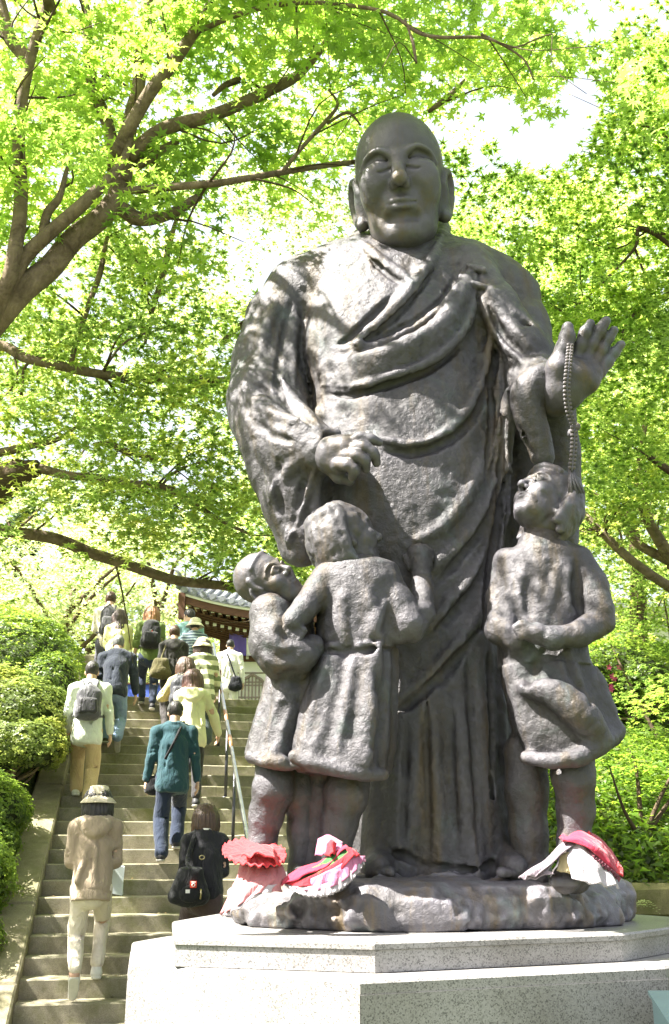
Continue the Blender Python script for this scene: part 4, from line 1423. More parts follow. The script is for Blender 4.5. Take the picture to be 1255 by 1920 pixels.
def katomado(cx, w, h, z0):
    out = cusp(w, h)
    ou2 = [(x * 1.10, z * 1.05 if z > 0 else -0.06) for x, z in out]
    k = len(out)
    fr = MB()
    y0, y1 = TY - .075, TY - .002
    v = [(cx + x, y0, z0 + z) for x, z in ou2] + [(cx + x, y0, z0 + z) for x, z in out] + [(cx + x, y1, z0 + z) for x, z in ou2] + [(cx + x, y1, z0 + z) for x, z in out]
    f = []
    for i in range(k):
        j = (i + 1) % k
        f += [(i, j, k + j, k + i), (2 * k + j, 2 * k + i, 3 * k + i, 3 * k + j), (i, 2 * k + i, 2 * k + j, j), (k + i, k + j, 3 * k + j, 3 * k + i)]
    fr.add(v, f)
    win = fr.build('window', M_LATTICE, temple)
    pn = MB()
    n_ = len(out)
    pn.add([(cx + x, TY - .012, z0 + z) for x, z in out] + [(cx + x, TY - .004, z0 + z) for x, z in out],
           [tuple(range(n_))[::-1], tuple(range(n_, 2 * n_))] + [(i, (i + 1) % n_, n_ + (i + 1) % n_, n_ + i) for i in range(n_)])
    pn.build('pane', M_WHITE, win)
    X = np.array([p[0] for p in out[:7]]); Zc = np.array([p[1] for p in out[:7]])
    for i in range(9):
        x = -w + (i + .5) * 2 * w / 9
        top = np.interp(-abs(x), X, Zc)
        mb = MB(); mb.box((cx + x - .018, TY - .05, z0), (.036, 0, 0), (0, .03, 0), (0, 0, top)); mb.build('bar', M_LATTICE, win)
    for z in (.06, .15, .48, .57, .80, .86):
        hw = w * (1.0 if z < .6 else (.95 if z < .76 else .62))
        mb = MB(); mb.box((cx - hw, TY - .044, z0 + z * h), (2 * hw, 0, 0), (0, .02, 0), (0, 0, .03)); mb.build('bar', M_LATTICE, win)


zwin0, zwin1 = ZTOP + .75, P(470, 1267, TY)[2]
katomado(P(473, 1300, TY)[0], 0.40, zwin1 - zwin0, zwin0)
katomado(P(473, 1300, TY)[0] + 3.2, 0.40, zwin1 - zwin0, zwin0)

# eaves, curved up at the left corner
EY = TY - 1.75
ex0, ex1 = P(338, 1115, EY)[0], TX1 + 1.2
z_line = P(470, 1150, EY)[2]


def lift(x):
    t = np.clip((ex0 + 3.2 - x) / 3.2, 0, 1)
    t2 = np.clip((x - (ex1 - 3.2)) / 3.2, 0, 1)
    return 0.50 * t ** 2.2 + 0.5 * t2 ** 2.2


xs = np.linspace(ex0, ex1, 40)
def strip(name, z0, z1, y0, y1, mat, par):
    mb = MB()
    v = []
    for x in xs:
        l = lift(x)
        v += [(x, y0, z_line + z0 + l), (x, y1, z_line + z0 + l), (x, y1, z_line + z1 + l), (x, y0, z_line + z1 + l)]
    f = [(0, 1, 2, 3), tuple(4 * (len(xs) - 1) + i for i in (3, 2, 1, 0))]
    for i in range(len(xs) - 1):
        f += [(4 * i + k, 4 * i + 4 + k, 4 * i + 4 + (k + 1) % 4, 4 * i + (k + 1) % 4) for k in range(4)]
    mb.add(v, f)
    return mb.build(name, mat, par)


strip('eave_board', -0.02, 0.055, EY - .03, EY + .08, M_WHITE, temple)
strip('fascia', -0.20, -0.025, EY + .02, EY + .12, M_WOOD, temple)
strip('soffit', -0.045, -0.01, EY + .13, TY + .01, M_OCHRE, temple)
mb = MB()
for i, x in enumerate(xs):
    l = lift(x)
    mb.v += [(x, EY + .45, z_line - .27 + l), (x, TY + .02, z_line - .56 + l), (x, TY + .02, z_line - .53 + l), (x, EY + .45, z_line - .24 + l)]
mb.f += [(0, 1, 2, 3), tuple(4 * (len(xs) - 1) + i for i in (3, 2, 1, 0))]
for i in range(len(xs) - 1):
    mb.f += [(4 * i + k, 4 * i + 4 + k, 4 * i + 4 + (k + 1) % 4, 4 * i + (k + 1) % 4) for k in range(4)]
mb.build('lower_soffit', M_WOOD, temple)
for i in range(9):
    l = lift(ex0 + .3)
    y = EY + .5 + i * .14
    mb = MB(); mb.tube([(x, y, z_line - .31 - .2 * (y - EY - .45) + lift(x)) for x in xs], .022, 4); mb.build('batten', M_WOODD, temple)
for i in range(46):
    x = ex0 + .22 + i * .19
    if x > ex1 - .1: break
    l = lift(x)
    for lvl, (ye, z0, hh) in enumerate(((EY + .22, -.20, .085), (EY + .75, -.42, .09))):
        mb = MB()
        mb.box((x - .04, ye, z_line + z0 + l), (.08, 0, 0), (0, TY - ye, -.06), (0, 0, hh))
        rf = mb.build('rafter', M_WOOD, temple)
        mb = MB()
        mb.box((x - .043, ye - .012, z_line + z0 + l - .003), (.086, 0, 0), (0, .010, 0), (0, 0, hh + .006))
        mb.build('end_cap', M_WHITE, rf)
# roof: a curved slab, tile rows as rolls, round end tiles
roofv, rows_n = [], 9
roof = None
mb = MB()
RD = 4.6
def roof_pt(x, t):
    y = EY - .06 + t * RD
    z = z_line + 0.10 + lift(x) * (1 - .8 * t) + 1.75 * (0.55 * t + 0.45 * t * t)
    return (x + (ex0 - x) * 0 , y, z)
for x in xs:
    for t in np.linspace(0, 1, rows_n):
        roofv.append(roof_pt(x, t))
nv = len(roofv)
f = []
for i in range(len(xs) - 1):
    for j in range(rows_n - 1):
        a = i * rows_n + j
        f.append((a, a + rows_n, a + rows_n + 1, a + 1))
bot = [(a, b, c - .07) for a, b, c in roofv]
f += [tuple(nv + i for i in q[::-1]) for q in f]
for i in range(len(xs) - 1):
    a, b = i * rows_n, (i + 1) * rows_n
    f += [(a, nv + a, nv + b, b), (a + rows_n - 1, b + rows_n - 1, nv + b + rows_n - 1, nv + a + rows_n - 1)]
for j in range(rows_n - 1):
    f += [(j, j + 1, nv + j + 1, nv + j), ((len(xs) - 1) * rows_n + j + 1, (len(xs) - 1) * rows_n + j, nv + (len(xs) - 1) * rows_n + j, nv + (len(xs) - 1) * rows_n + j + 1)]
mb.add(roofv + bot, f)
roof = mb.build('roof', M_TILE, temple)
x = ex0 + .12
while x < ex1:
    mb = MB()
    mb.tube([np.array(roof_pt(x, t)) + np.array((0, 0, .03)) for t in np.linspace(0.0, 1, 9)], 0.062, 8)
    mb.build('tile_roll', M_TILE, roof, True)
    mb = MB()
    c = np.array(roof_pt(x, 0)) + np.array((0, -.035, .02))
    mb.tube([c, c + (0, -.03, 0)], 0.088, 14)
    mb.tube([c + (0, -.03, 0), c + (0, -.042, 0)], 0.055, 12)
    mb.build('end_tile', M_TILE, roof)
    x += 0.235
# corner ridge with its ornament at the left end
mb = MB()
mb.tube(spline([np.array(roof_pt(ex0, t)) + (0, 0, .10) for t in (0.0, .3, .6, 1)], 12), 0.13, 8)
mb.build('corner_ridge', M_TILE, roof, True)
c = np.array(roof_pt(ex0, 0.02)) + (0, -.04, .12)
gg = Grid(c - .45, c + .55, .022)
gg.ell(c + (0, 0, .06), (.15, .12, .17))
gg.tube(spline([c + (.0, -.05, .15), c + (-.06, -.1, .28), c + (-.16, -.12, .36)], 6), np.linspace(.07, .02, 6), k=.03)
gg.tube(spline([c + (.06, .0, .15), c + (.10, -.02, .27), c + (.10, -.05, .38)], 6), np.linspace(.06, .02, 6), k=.03)
gg.ell(c + (0, -.12, .02), (.07, .06, .07), k=.03)
gg.mesh('ridge_ornament', M_TILE, roof)
mb = MB()
c = np.array((ex0 + .05, EY + .1, z_line + lift(ex0) - .12))
mb.hull8([c + (-.07, -.12, -.5), c + (.07, -.12, -.5), c + (.07, .1, -.5), c + (-.07, .1, -.5), c + (-.09, -.16, .13), c + (.09, -.16, .13), c + (.09, .1, .13), c + (-.09, .1, .13)])
mb.build('corner_bracket', M_WOODD, temple)

# striped curtain hung under the eaves
cur = empty('temple_curtain', P(470, 1180, TY - .55), 'purple and white striped curtain hanging under the temple eaves', 'curtain')
cz1, cz0 = P(450, 1183, TY - .55)[2], P(450, 1229, TY - .55)[2]
cx = P(430, 1200, TY - .55)[0]
for i in range(8):
    w = 0.44
    nx, nz = 12, 10
    X, Zt = np.meshgrid(np.linspace(0, 1, nx), np.linspace(0, 1, nz), indexing='ij')
    v = np.stack([cx + i * w + X.ravel() * w, TY - .55 + .03 * np.sin(X.ravel() * 9 + i) * (1.2 - Zt.ravel()) + .02 * np.sin(Zt.ravel() * 5 + i),
                  cz0 + Zt.ravel() * (cz1 - cz0) + .05 * np.sin((X.ravel() + i) * math.pi) ** 2 * (Zt.ravel() - 1) * .0 - .05 * Zt.ravel() * np.sin(X.ravel() * math.pi)], 1)
    ii = np.arange(nx * nz).reshape(nx, nz)
    q = np.stack([ii[:-1, :-1].ravel(), ii[1:, :-1].ravel(), ii[1:, 1:].ravel(), ii[:-1, 1:].ravel()], 1)
    v2 = v + np.array((0, .006, 0))
    b = nx * nz
    rim = list(ii[0, :]) + list(ii[1:, -1]) + list(ii[-1, -2::-1]) + list(ii[-2:0:-1, 0])
    rimq = np.array([(rim[k], rim[(k + 1) % len(rim)], rim[(k + 1) % len(rim)] + b, rim[k] + b) for k in range(len(rim))])
    mesh_np('curtain_panel', np.vstack([v, v2]), np.vstack([q, q[:, ::-1] + b, rimq[:, ::-1]]), M_PURPLE if i % 2 == 0 else M_CLOTHW, cur, True)
mb = MB()
mb.tube(spline([(cx - .35, TY - .56, cz1 + .10), (cx, TY - .56, cz1 + .0), (cx + .44, TY - .56, cz1 + .09), (cx + .88, TY - .56, cz1), (cx + 1.76, TY - .56, cz1 + .05), (cx + 3.6, TY - .56, cz1)], 30), .012, 6)
mb.build('cord', M_CLOTHW, cur, True)
mb = MB(); mb.box((cx - .42, TY - .58, cz1 + .10), (.26, 0, -.14), (0, .012, 0), (.05, 0, .08)); mb.build('paper_tag', M_CLOTHW, cur)

# blue sheet glimpsed behind the legs at the head of the stairs
M_BLUE = simple('blue_tarpaulin', (0.05, 0.09, 0.42), 0.6, 0.15, 4, 0.15, 0.006, 20)
bx = P(262, 1290, 19.0)
mb = MB()
for i in range(8):
    for a in (0, 1):
        pass
tar = empty('blue_sheet', (bx[0], 19.0, ZTOP), 'blue cloth covered table glimpsed between legs at the top of the stairs', 'table')
mb.hull8([(bx[0] - .55, 18.8, ZTOP + .0), (bx[0] + .75, 18.8, ZTOP + .0), (bx[0] + .72, 19.4, ZTOP + .0), (bx[0] - .52, 19.4, ZTOP + .0),
          (bx[0] - .5, 18.86, ZTOP + .72), (bx[0] + .7, 18.86, ZTOP + .72), (bx[0] + .7, 19.36, ZTOP + .72), (bx[0] - .5, 19.36, ZTOP + .72)])
mb.build('cloth', M_BLUE, tar)
mb = MB(); mb.box((bx[0] - .53, 18.83, ZTOP + .722), (1.26, 0, 0), (0, .56, 0), (0, 0, .025)); mb.build('tabletop', M_WOOD, tar)
# pale stone post by the top of the bank
q = P(172, 1236, 17.0)
post = MB()
post.prism([(q[0] - .2, 16.8), (q[0] + .2, 16.8), (q[0] + .2, 17.2), (q[0] - .2, 17.2)], ground_h(np.array([q[0]]), np.array([17.0]))[0] - .2, q[2] + .05, .03)
o = post.build('stone_post', M_KERB)
tag(o, 'pale squared stone post beside the hedge at the head of the stairs', 'post')

# small distant hall roof glimpsed through the leaves at the right
q = P(1182, 1100, 34.0)
far = empty('distant_roof', (q[0] + 1, 36, ZTOP), 'pale grey upturned roof corner of a far building seen through the maples at the right', 'building')
mb = MB()
zr = q[2]
mb.box((q[0] - .4, 35, ZTOP - .2), (6, 0, 0), (0, 4, 0), (0, 0, zr - ZTOP - .4))
mb.build('wall', M_WHITE, far)
M_TILEL = simple('sunlit_pale_tile', (0.42, 0.43, 0.45), 0.5, 0.25, 5, 0.2, 0.006, 50)
gg = Grid((q[0] - 1.6, 33.2, zr - 1.0), (q[0] + 2.2, 35.6, zr + 1.5), .035)
gg.tube(spline([(q[0] - 1.1, 34, zr - .62), (q[0] - .5, 34, zr - .45), (q[0], 34, zr - .1), (q[0] + .35, 34, zr + .5), (q[0] + .45, 34, zr + .85)], 14), np.linspace(.16, .05, 14))
gg.ell((q[0] + .05, 34.2, zr - .05), (.22, .2, .24), k=.05)
gg.ell((q[0] - .2, 34.3, zr - .5), (.9, .5, .2), k=.08)
gg.mesh('roof', M_TILEL, far)
mb = MB(); mb.box((q[0] - 1.2, 33.8, zr - .78), (8, 0, 0), (0, 6, .6), (0, 0, .16)); mb.build('eave', M_TILEL, far)
# ------------------------------------------------------------------ trees, shrubs, ground cover
def leaf_mat(name, dif, tra, var=0.35, gloss=0.25):
    m = bpy.data.materials.new(name)
    m.use_nodes = True
    nt = m.node_tree
    nt.nodes.clear()
    out = nt.nodes.new('ShaderNodeOutputMaterial')
    at = N(nt, 'Attribute')
    at.attribute_name = 'tint'
    d = N(nt, 'BsdfDiffuse'); t = N(nt, 'BsdfTranslucent'); gl = N(nt, 'BsdfGlossy'); gl.inputs['Roughness'].default_value = 0.45
    d0, t0 = np.array(dif), np.array(tra)
    warm = np.array((1.25, 1.05, 0.9)); cool = np.array((0.72, 0.86, 0.9))
    rd = ramp(nt, at.outputs['Fac'], [(0.0, tuple(d0 * (1 - var) * cool)), (0.5, tuple(d0)), (1.0, tuple(np.minimum(d0 * (1 + var) * warm, .9)))])
    rt = ramp(nt, at.outputs['Fac'], [(0.0, tuple(t0 * (1 - var) * cool)), (0.5, tuple(t0)), (1.0, tuple(np.minimum(t0 * (1 + var) * warm, .9)))])
    nt.links.new(rd.outputs[0], d.inputs[0]); nt.links.new(rt.outputs[0], t.inputs[0])
    mx = N(nt, 'MixShader'); mx.inputs[0].default_value = 0.70
    nt.links.new(d.outputs[0], mx.inputs[1]); nt.links.new(t.outputs[0], mx.inputs[2])
    m2 = N(nt, 'MixShader')
    m2.inputs[0].default_value = gloss * 0.15
    nt.links.new(mx.outputs[0], m2.inputs[1]); nt.links.new(gl.outputs[0], m2.inputs[2])
    nt.links.new(m2.outputs[0], out.inputs[0])
    return m


def bark_mat(name, a, b, moss=0.3):
    m, nt, bs, _ = new_mat(name)
    t = noise_node(nt, 7, 6, 0.7, dist=0.5)
    r = ramp(nt, t.outputs['Fac'], [(0.3, a), (0.7, b)])
    t2 = noise_node(nt, 2.4, 5, 0.7)
    mm = ramp(nt, t2.outputs['Fac'], [(0.55, (0, 0, 0)), (0.75, (moss,) * 3)])
    c = mixc(nt, mm.outputs[0], r.outputs[0], (0.10, 0.12, 0.03))
    nt.links.new(c, bs.inputs['Base Color'])
    bs.inputs['Roughness'].default_value = 0.9
    bs.inputs['Specular IOR Level'].default_value = 0.15
    t3 = noise_node(nt, 38, 5, 0.7, dist=0.6)
    b1 = bump(nt, bs, t3.outputs['Fac'], 0.5, 0.012)
    b2 = bump(nt, bs, t.outputs['Fac'], 0.8, 0.035, b1)
    v_ = N(nt, 'TexVoronoi', Scale=26.0, feature='DISTANCE_TO_EDGE')
    tc_ = N(nt, 'TexCoord'); mp_ = N(nt, 'Mapping'); mp_.inputs['Scale'].default_value = (1, 1, .45)
    nt.links.new(tc_.outputs['Object'], mp_.inputs[0]); nt.links.new(mp_.outputs[0], v_.inputs['Vector'])
    bump(nt, bs, v_.outputs['Distance'], 0.45, 0.02, b2)
    return m


M_BARK = bark_mat('maple_bark', (0.075, 0.055, 0.038), (0.26, 0.20, 0.14), .45)
M_BARKD = bark_mat('dark_bark', (0.055, 0.04, 0.028), (0.13, 0.095, 0.06))
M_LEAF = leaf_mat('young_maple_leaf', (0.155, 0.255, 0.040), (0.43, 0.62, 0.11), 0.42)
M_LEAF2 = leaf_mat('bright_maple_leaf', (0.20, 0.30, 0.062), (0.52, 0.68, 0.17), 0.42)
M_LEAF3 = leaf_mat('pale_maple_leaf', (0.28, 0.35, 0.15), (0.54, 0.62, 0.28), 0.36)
M_CONIFER = leaf_mat('conifer_needles', (0.035, 0.07, 0.02), (0.05, 0.09, 0.02), 0.35)
M_AZALEA = leaf_mat('azalea_leaf', (0.14, 0.24, 0.032), (0.30, 0.42, 0.06), 0.45)
M_AZALEAL = leaf_mat('young_azalea_leaf', (0.22, 0.29, 0.07), (0.36, 0.44, 0.10), 0.35)
M_FERN = leaf_mat('undergrowth_leaf', (0.13, 0.25, 0.03), (0.30, 0.46, 0.06), 0.42)
M_GRASS = leaf_mat('grass_blade', (0.10, 0.15, 0.03), (0.20, 0.26, 0.05), 0.40)


def lobes(n, spread, inner, droop, fold=0.0, sizes=None):
    """a palmate leaf in the xy plane pointing to +x: centre, tips and notches"""
    v = [(0.0, 0.0, 0.0)]
    f = []
    ang = np.linspace(-spread, spread, n)
    for i, a in enumerate(ang):
        L = (sizes[i] if sizes else 1.0 - 0.32 * (abs(a) / spread) ** 1.6)
        v.append((L * math.cos(a), L * math.sin(a), -droop * L * L))
        if i < n - 1:
            b = (a + ang[i + 1]) / 2
            v.append((inner * math.cos(b), inner * math.sin(b), -droop * inner * inner + fold))
    k = len(v)
    v.append((inner * .7 * math.cos(spread + .5), inner * .7 * math.sin(spread + .5), 0))
    v.append((inner * .7 * math.cos(-spread - .5), inner * .7 * math.sin(-spread - .5), 0))
    ring = [k + 1] + list(range(1, k)) + [k]
    f = [(0, ring[i], ring[i + 1]) for i in range(len(ring) - 1)]
    return np.array(v), np.array(f)


def spikes(n, spread, w, droop):
    """cheap palmate leaf: n narrow triangles from one centre"""
    v, f = [], []
    for a in np.linspace(-spread, spread, n):
        L = 1.0 - 0.3 * (abs(a) / spread)
        i = len(v)
        v += [(-.12 * math.cos(a) + w * math.sin(a) * .5, -.12 * math.sin(a) - w * math.cos(a) * .5, 0), (-.12 * math.cos(a) - w * math.sin(a) * .5, -.12 * math.sin(a) + w * math.cos(a) * .5, 0),
              (.45 * math.cos(a) - w * math.sin(a), .45 * math.sin(a) + w * math.cos(a), -.2 * droop), (L * math.cos(a), L * math.sin(a), -droop), (.45 * math.cos(a) + w * math.sin(a), .45 * math.sin(a) - w * math.cos(a), -.2 * droop)]
        f += [(i, i + 4, i + 1), (i + 1, i + 4, i + 2), (i + 2, i + 4, i + 3)]
    return np.array(v), np.array(f)


LEAF_NEAR = lobes(7, 2.15, 0.36, 0.22, 0.04)
LEAF_MID = lobes(5, 1.95, 0.36, 0.18, 0.0)
LEAF_FAR = (np.array([(-.1, 0, 0), (.35, -.3, 0), (1, 0, -.15), (.35, .3, 0), (0, .95, -.12), (0, -.95, -.12)], float), np.array([(0, 1, 2), (0, 2, 3), (0, 3, 4), (0, 5, 1)]))
STAR5 = (np.array([(r_ * math.cos(a), r_ * math.sin(a), -.16 * r_ + (.035 * (i - 2) if r_ < .3 else 0)) for i, (a0, r1) in enumerate(((-1.95, .70), (-.95, .90), (0, 1.02), (.95, .90), (1.95, .70)))
                   for a, r_ in ((a0 - 1.8, .21), (a0, r1), (a0 + 1.8, .21))], float), np.array([(3 * k, 3 * k + 1, 3 * k + 2) for k in range(5)]))
BLADE = (np.array([(0, -.22, 0), (.5, -.30, .10), (1.0, 0, 0), (.5, .30, .10)], float), np.array([(0, 1, 2), (0, 2, 3)]))


def place(shape, pos, nrm, size, az=None, tint=None, rnd=None):
    """copies of a leaf at pos with normals nrm; returns vertices, faces, tints"""
    rnd = rnd or rng
    n = len(pos)
    V, F = shape
    nrm = nrm / (np.linalg.norm(nrm, axis=1)[:, None] + 1e-9)
    if az is None:
        az = rnd.uniform(0, 2 * math.pi, n)
    ref = np.stack([np.cos(az), np.sin(az), np.zeros(n)], 1)
    x = ref - nrm * np.sum(ref * nrm, 1)[:, None]
    x /= np.linalg.norm(x, axis=1)[:, None] + 1e-9
    y = np.cross(nrm, x)
    s = np.broadcast_to(np.asarray(size, float), (n,))[:, None, None]
    w = pos[:, None, :] + s * (V[None, :, 0:1] * x[:, None] + V[None, :, 1:2] * y[:, None] + V[None, :, 2:3] * nrm[:, None])
    f = F[None] + (np.arange(n) * len(V))[:, None, None]
    if tint is None:
        tint = rnd.normal(0.5, 0.2, n)
    t = np.repeat(np.clip(tint, 0, 1), len(V))
    return w.reshape(-1, 3), f.reshape(-1, 3), t


def spray_leaves(centers, radius, per, rnd, tilt=0.42, thick=0.06, sag=0.32):
    """flat drooping sprays of leaves, as maples carry them"""
    n = len(centers)
    r = np.sqrt(rnd.uniform(0, 1, (n, per))) * radius[:, None]
    a = rnd.uniform(0, 2 * math.pi, (n, per))
    # a spray is longer than wide, along its twig
    ta = rnd.uniform(0, 2 * math.pi, n)[:, None]
    lx, ly = r * np.cos(a), 0.62 * r * np.sin(a)
    dx = lx * np.cos(ta) - ly * np.sin(ta)
    dy = lx * np.sin(ta) + ly * np.cos(ta)
    tx, ty = rnd.normal(0, 0.16, (n, 1)), rnd.normal(0, 0.16, (n, 1))
    dz = dx * tx + dy * ty - sag * (r ** 2) / np.maximum(radius[:, None], .1) + rnd.normal(0, thick, (n, per))
    pos = centers[:, None] + np.stack([dx, dy, dz], 2)
    nr = np.stack([rnd.normal(0, tilt, (n, per)) - tx, rnd.normal(0, tilt, (n, per)) - ty, np.ones((n, per))], 2)
    st_ = rnd.normal(0.5, 0.16, (n, 1)) + rnd.normal(0, 0.12, (n, per))
    az = np.arctan2(dy, dx) + rnd.normal(0, 0.8, (n, per))
    return pos.reshape(-1, 3), nr.reshape(-1, 3), az.reshape(-1), st_.reshape(-1)


# where the sky shows through between the crowns: (u, v, half width, half height, depth limit)
GAPS = [(1010, 265, 85, 60), (930, 215, 55, 40), (1085, 200, 45, 75), (1110, 45, 60, 40), (860, 215, 40, 35), (665, 145, 40, 30), (560, 180, 45, 35), (600, 110, 30, 40),
        (95, 330, 50, 40), (120, 480, 60, 60), (330, 415, 110, 36), (470, 440, 70, 28), (165, 555, 70, 45), (30, 640, 50, 18), (330, 560, 45, 45), (40, 960, 40, 22),
        (330, 790, 45, 28), (100, 1040, 60, 22), (520, 500, 40, 30), (40, 800, 35, 25), (260, 870, 40, 18), (430, 820, 30, 20), (200, 985, 60, 15), (410, 660, 30, 18),
        (250, 170, 40, 60), (430, 150, 30, 30), (350, 1200, 200, 125)]


def in_gap(p, grow=1.0, which=None):
    u, v, d = project(p)
    m = np.zeros(len(p), bool)
    for gu, gv, ru, rv in (GAPS if which is None else which):
        m |= ((u - gu) / (ru * grow)) ** 2 + ((v - gv) / (rv * grow)) ** 2 < 1
    return m & (d > 0.3)


# boughs that stand between the sun and what the photograph shows in full sun are sparse: (point, radius, share kept)
SUNNY = [(P(560, 520, 6.5), .55, .22), (P(700, 560, 6.3), .55, .5), (P(500, 720, 6.3), .5, .6), (P(500, 1380, 5.8), .9, .02), (P(480, 1640, 5.6), .95, .0), (P(420, 1850, 5.3), 1.1, .0),
         (P(640, 1160, 5.8), .45, .30), (P(1050, 1320, 5.8), .4, .25), (P(180, 1350, 12.0), .8, .15), (P(300, 1530, 10.6), .8, .35), (P(60, 1330, 12.0), 1.2, .10), (P(220, 1250, 14.0), .9, .2),
         (P(400, 1280, 13.0), .9, .25), (P(1150, 1330, 11), .6, .2)]


def sunlit(p, rnd):
    keep = np.ones(len(p), bool)
    s_ = np.array(sun_dir)
    for T_, R_, k_ in SUNNY:
        w = p - T_
        a = w @ s_
        d = np.linalg.norm(w - a[:, None] * s_, axis=1)
        keep &= ~((a > .5) & (d < R_ + .38) & (rnd.uniform(0, 1, len(p)) > k_))
    return keep


STAT_AXIS = np.array((0.5, 6.6))


def free_of_statue(p):
    """keep leaves out of the statue and out of the camera's face"""
    d = np.hypot(p[:, 0] - STAT_AXIS[0], p[:, 1] - STAT_AXIS[1])
    return ~((d < 1.75) & (p[:, 2] < 7.4)) & (np.linalg.norm(p - np.array((0, 0, CAMZ)), axis=1) > 3.0)


def branch(q, n=None, jit=0.0, rnd=None):
    """(u, v, Y, r px) control points -> world path and radii"""
    q = np.array(q, float)
    n = n or max(6, 5 * len(q))
    q = spline(q, n)
    p = np.array([P(a[0], a[1], a[2]) for a in q])
    if jit:
        t = np.linspace(0, 1, n)
        L = np.linalg.norm(p[-1] - p[0])
        s = (rnd or rng).uniform(0, 99)
        w = np.stack([vnoise(np.stack([t * L * 2.2 + s + 31 * k, t * 0, t * 0], 1), 3) for k in range(3)], 1)
        p = p + jit * w
    r = np.array([max(a[3], 0.8) * mpp(a[1], a[2]) for a in q])
    return p, r


def limbs(name, paths, mat, parent, nside=8):
    mb = MB()
    for p, r in paths:
        mb.tube(p, r, nside)
    return mb.build(name, mat, parent, True)


def twigs(paths, rnd, dens=2.2, ln=0.9, up=0.15):
    """side twigs growing off limbs; returns their paths and their tips"""
    out, tips = [], []
    for p, r in paths:
        L = np.linalg.norm(np.diff(p, axis=0), axis=1).sum()
        k = int(L * dens)
        for _ in range(k):
            i = rnd.integers(len(p) // 5, len(p))
            b = p[min(i, len(p) - 1)]
            t = p[min(i + 1, len(p) - 1)] - p[max(i - 1, 0)]
            t /= np.linalg.norm(t) + 1e-9
            d = rnd.normal(0, 1, 3); d[2] *= 0.45
            d = d / np.linalg.norm(d) + 0.8 * t + np.array((0, 0, up))
            d /= np.linalg.norm(d)
            l = ln * rnd.uniform(0.5, 1.2)
            m = b + d * l * 0.5 + rnd.normal(0, 0.06, 3)
            e = b + d * l + np.array((0, 0, -0.08)) + rnd.normal(0, 0.08, 3)
            pp = spline([b, m, e], 7)
            rr = np.linspace(min(0.014, r[min(i, len(r) - 1)] * .55), 0.003, 7)
            out.append((pp, rr))
            tips += [m, e]
    return out, np.array(tips) if tips else np.zeros((0, 3))


def crown(tree, sprays, radius, per, shape, size, mat, seed, filt=True, tilt=0.42, big=0):
    rnd = np.random.default_rng(seed)
    sprays = np.asarray(sprays)
    if filt:
        sprays = sprays[free_of_statue(sprays)]
        sprays = sprays[sunlit(sprays, rnd)]
        open_ = GAPS[:4] + GAPS[-1:]
        g_ = in_gap(sprays, 1.15, open_)
        sprays = sprays[~g_ | (rnd.uniform(0, 1, len(sprays)) < 0.04)]
        g_ = in_gap(sprays, 1.1, GAPS[4:-1])
        sprays = sprays[~g_ | (rnd.uniform(0, 1, len(sprays)) < 0.38)]
    rad = rnd.uniform(0.6, 1.15, len(sprays)) * radius
    pos, nr, az, ti = spray_leaves(sprays, rad, per, rnd, tilt)
    if filt:
        keep = free_of_statue(pos) & (~in_gap(pos, 0.85, open_) | (rnd.uniform(0, 1, len(pos)) < 0.10)) & (~in_gap(pos, 0.8, GAPS[4:-1]) | (rnd.uniform(0, 1, len(pos)) < 0.55))
        pos, nr, az, ti = pos[keep], nr[keep], az[keep], ti[keep]
    size_ = size * rnd.uniform(0.6, 1.22, len(pos))
    if big:                                            # the leaves that show largest stay leaves of their own
        u, v, d = project(pos)
        vis = (u > 5) & (u < 1250) & (v > 5) & (v < 1300) & (d > 0)
        order = np.argsort(np.where(vis, d / size_, 1e9))[:big]
        lm = bpy.data.meshes.new('leaf')
        V, F = LEAF_NEAR
        lm.from_pydata([tuple(q) for q in V], [], [tuple(map(int, q)) for q in F])
        a = lm.attributes.new('tint', 'FLOAT', 'POINT')
        a.data.foreach_set('value', np.full(len(V), .5, np.float32))
        lm.materials.append(mat)
        Mi = world_of(tree).inverted()
        for i in order:
            o = bpy.data.objects.new('leaf', lm)
            COL.objects.link(o)
            o.parent = tree
            nz = Vector(nr[i]).normalized()
            x = Vector((math.cos(az[i]), math.sin(az[i]), 0)); x = (x - nz * x.dot(nz)).normalized()
            y = nz.cross(x)
            M = Matrix((x, y, nz)).transposed().to_4x4()
            M.translation = Vector(pos[i])
            o.matrix_local = Mi @ M @ Matrix.Scale(size_[i], 4)
        m = np.ones(len(pos), bool); m[order] = False
        pos, nr, az, ti, size_ = pos[m], nr[m], az[m], ti[m], size_[m]
    v, f, t = place(shape, pos, nr, size_, az, ti, rnd)
    o = mesh_np('crown', v, f, mat, tree, False, t)
    o['kind'] = 'stuff'
    return o


def fill_points(n, u, v, Y, rnd, zmin=None):
    """random points of a crown's volume, given as ranges"""
    q = np.array([P(rnd.uniform(*u), rnd.uniform(*v), rnd.uniform(*Y)) for _ in range(n)])
    return q if zmin is None else q[q[:, 2] > zmin]


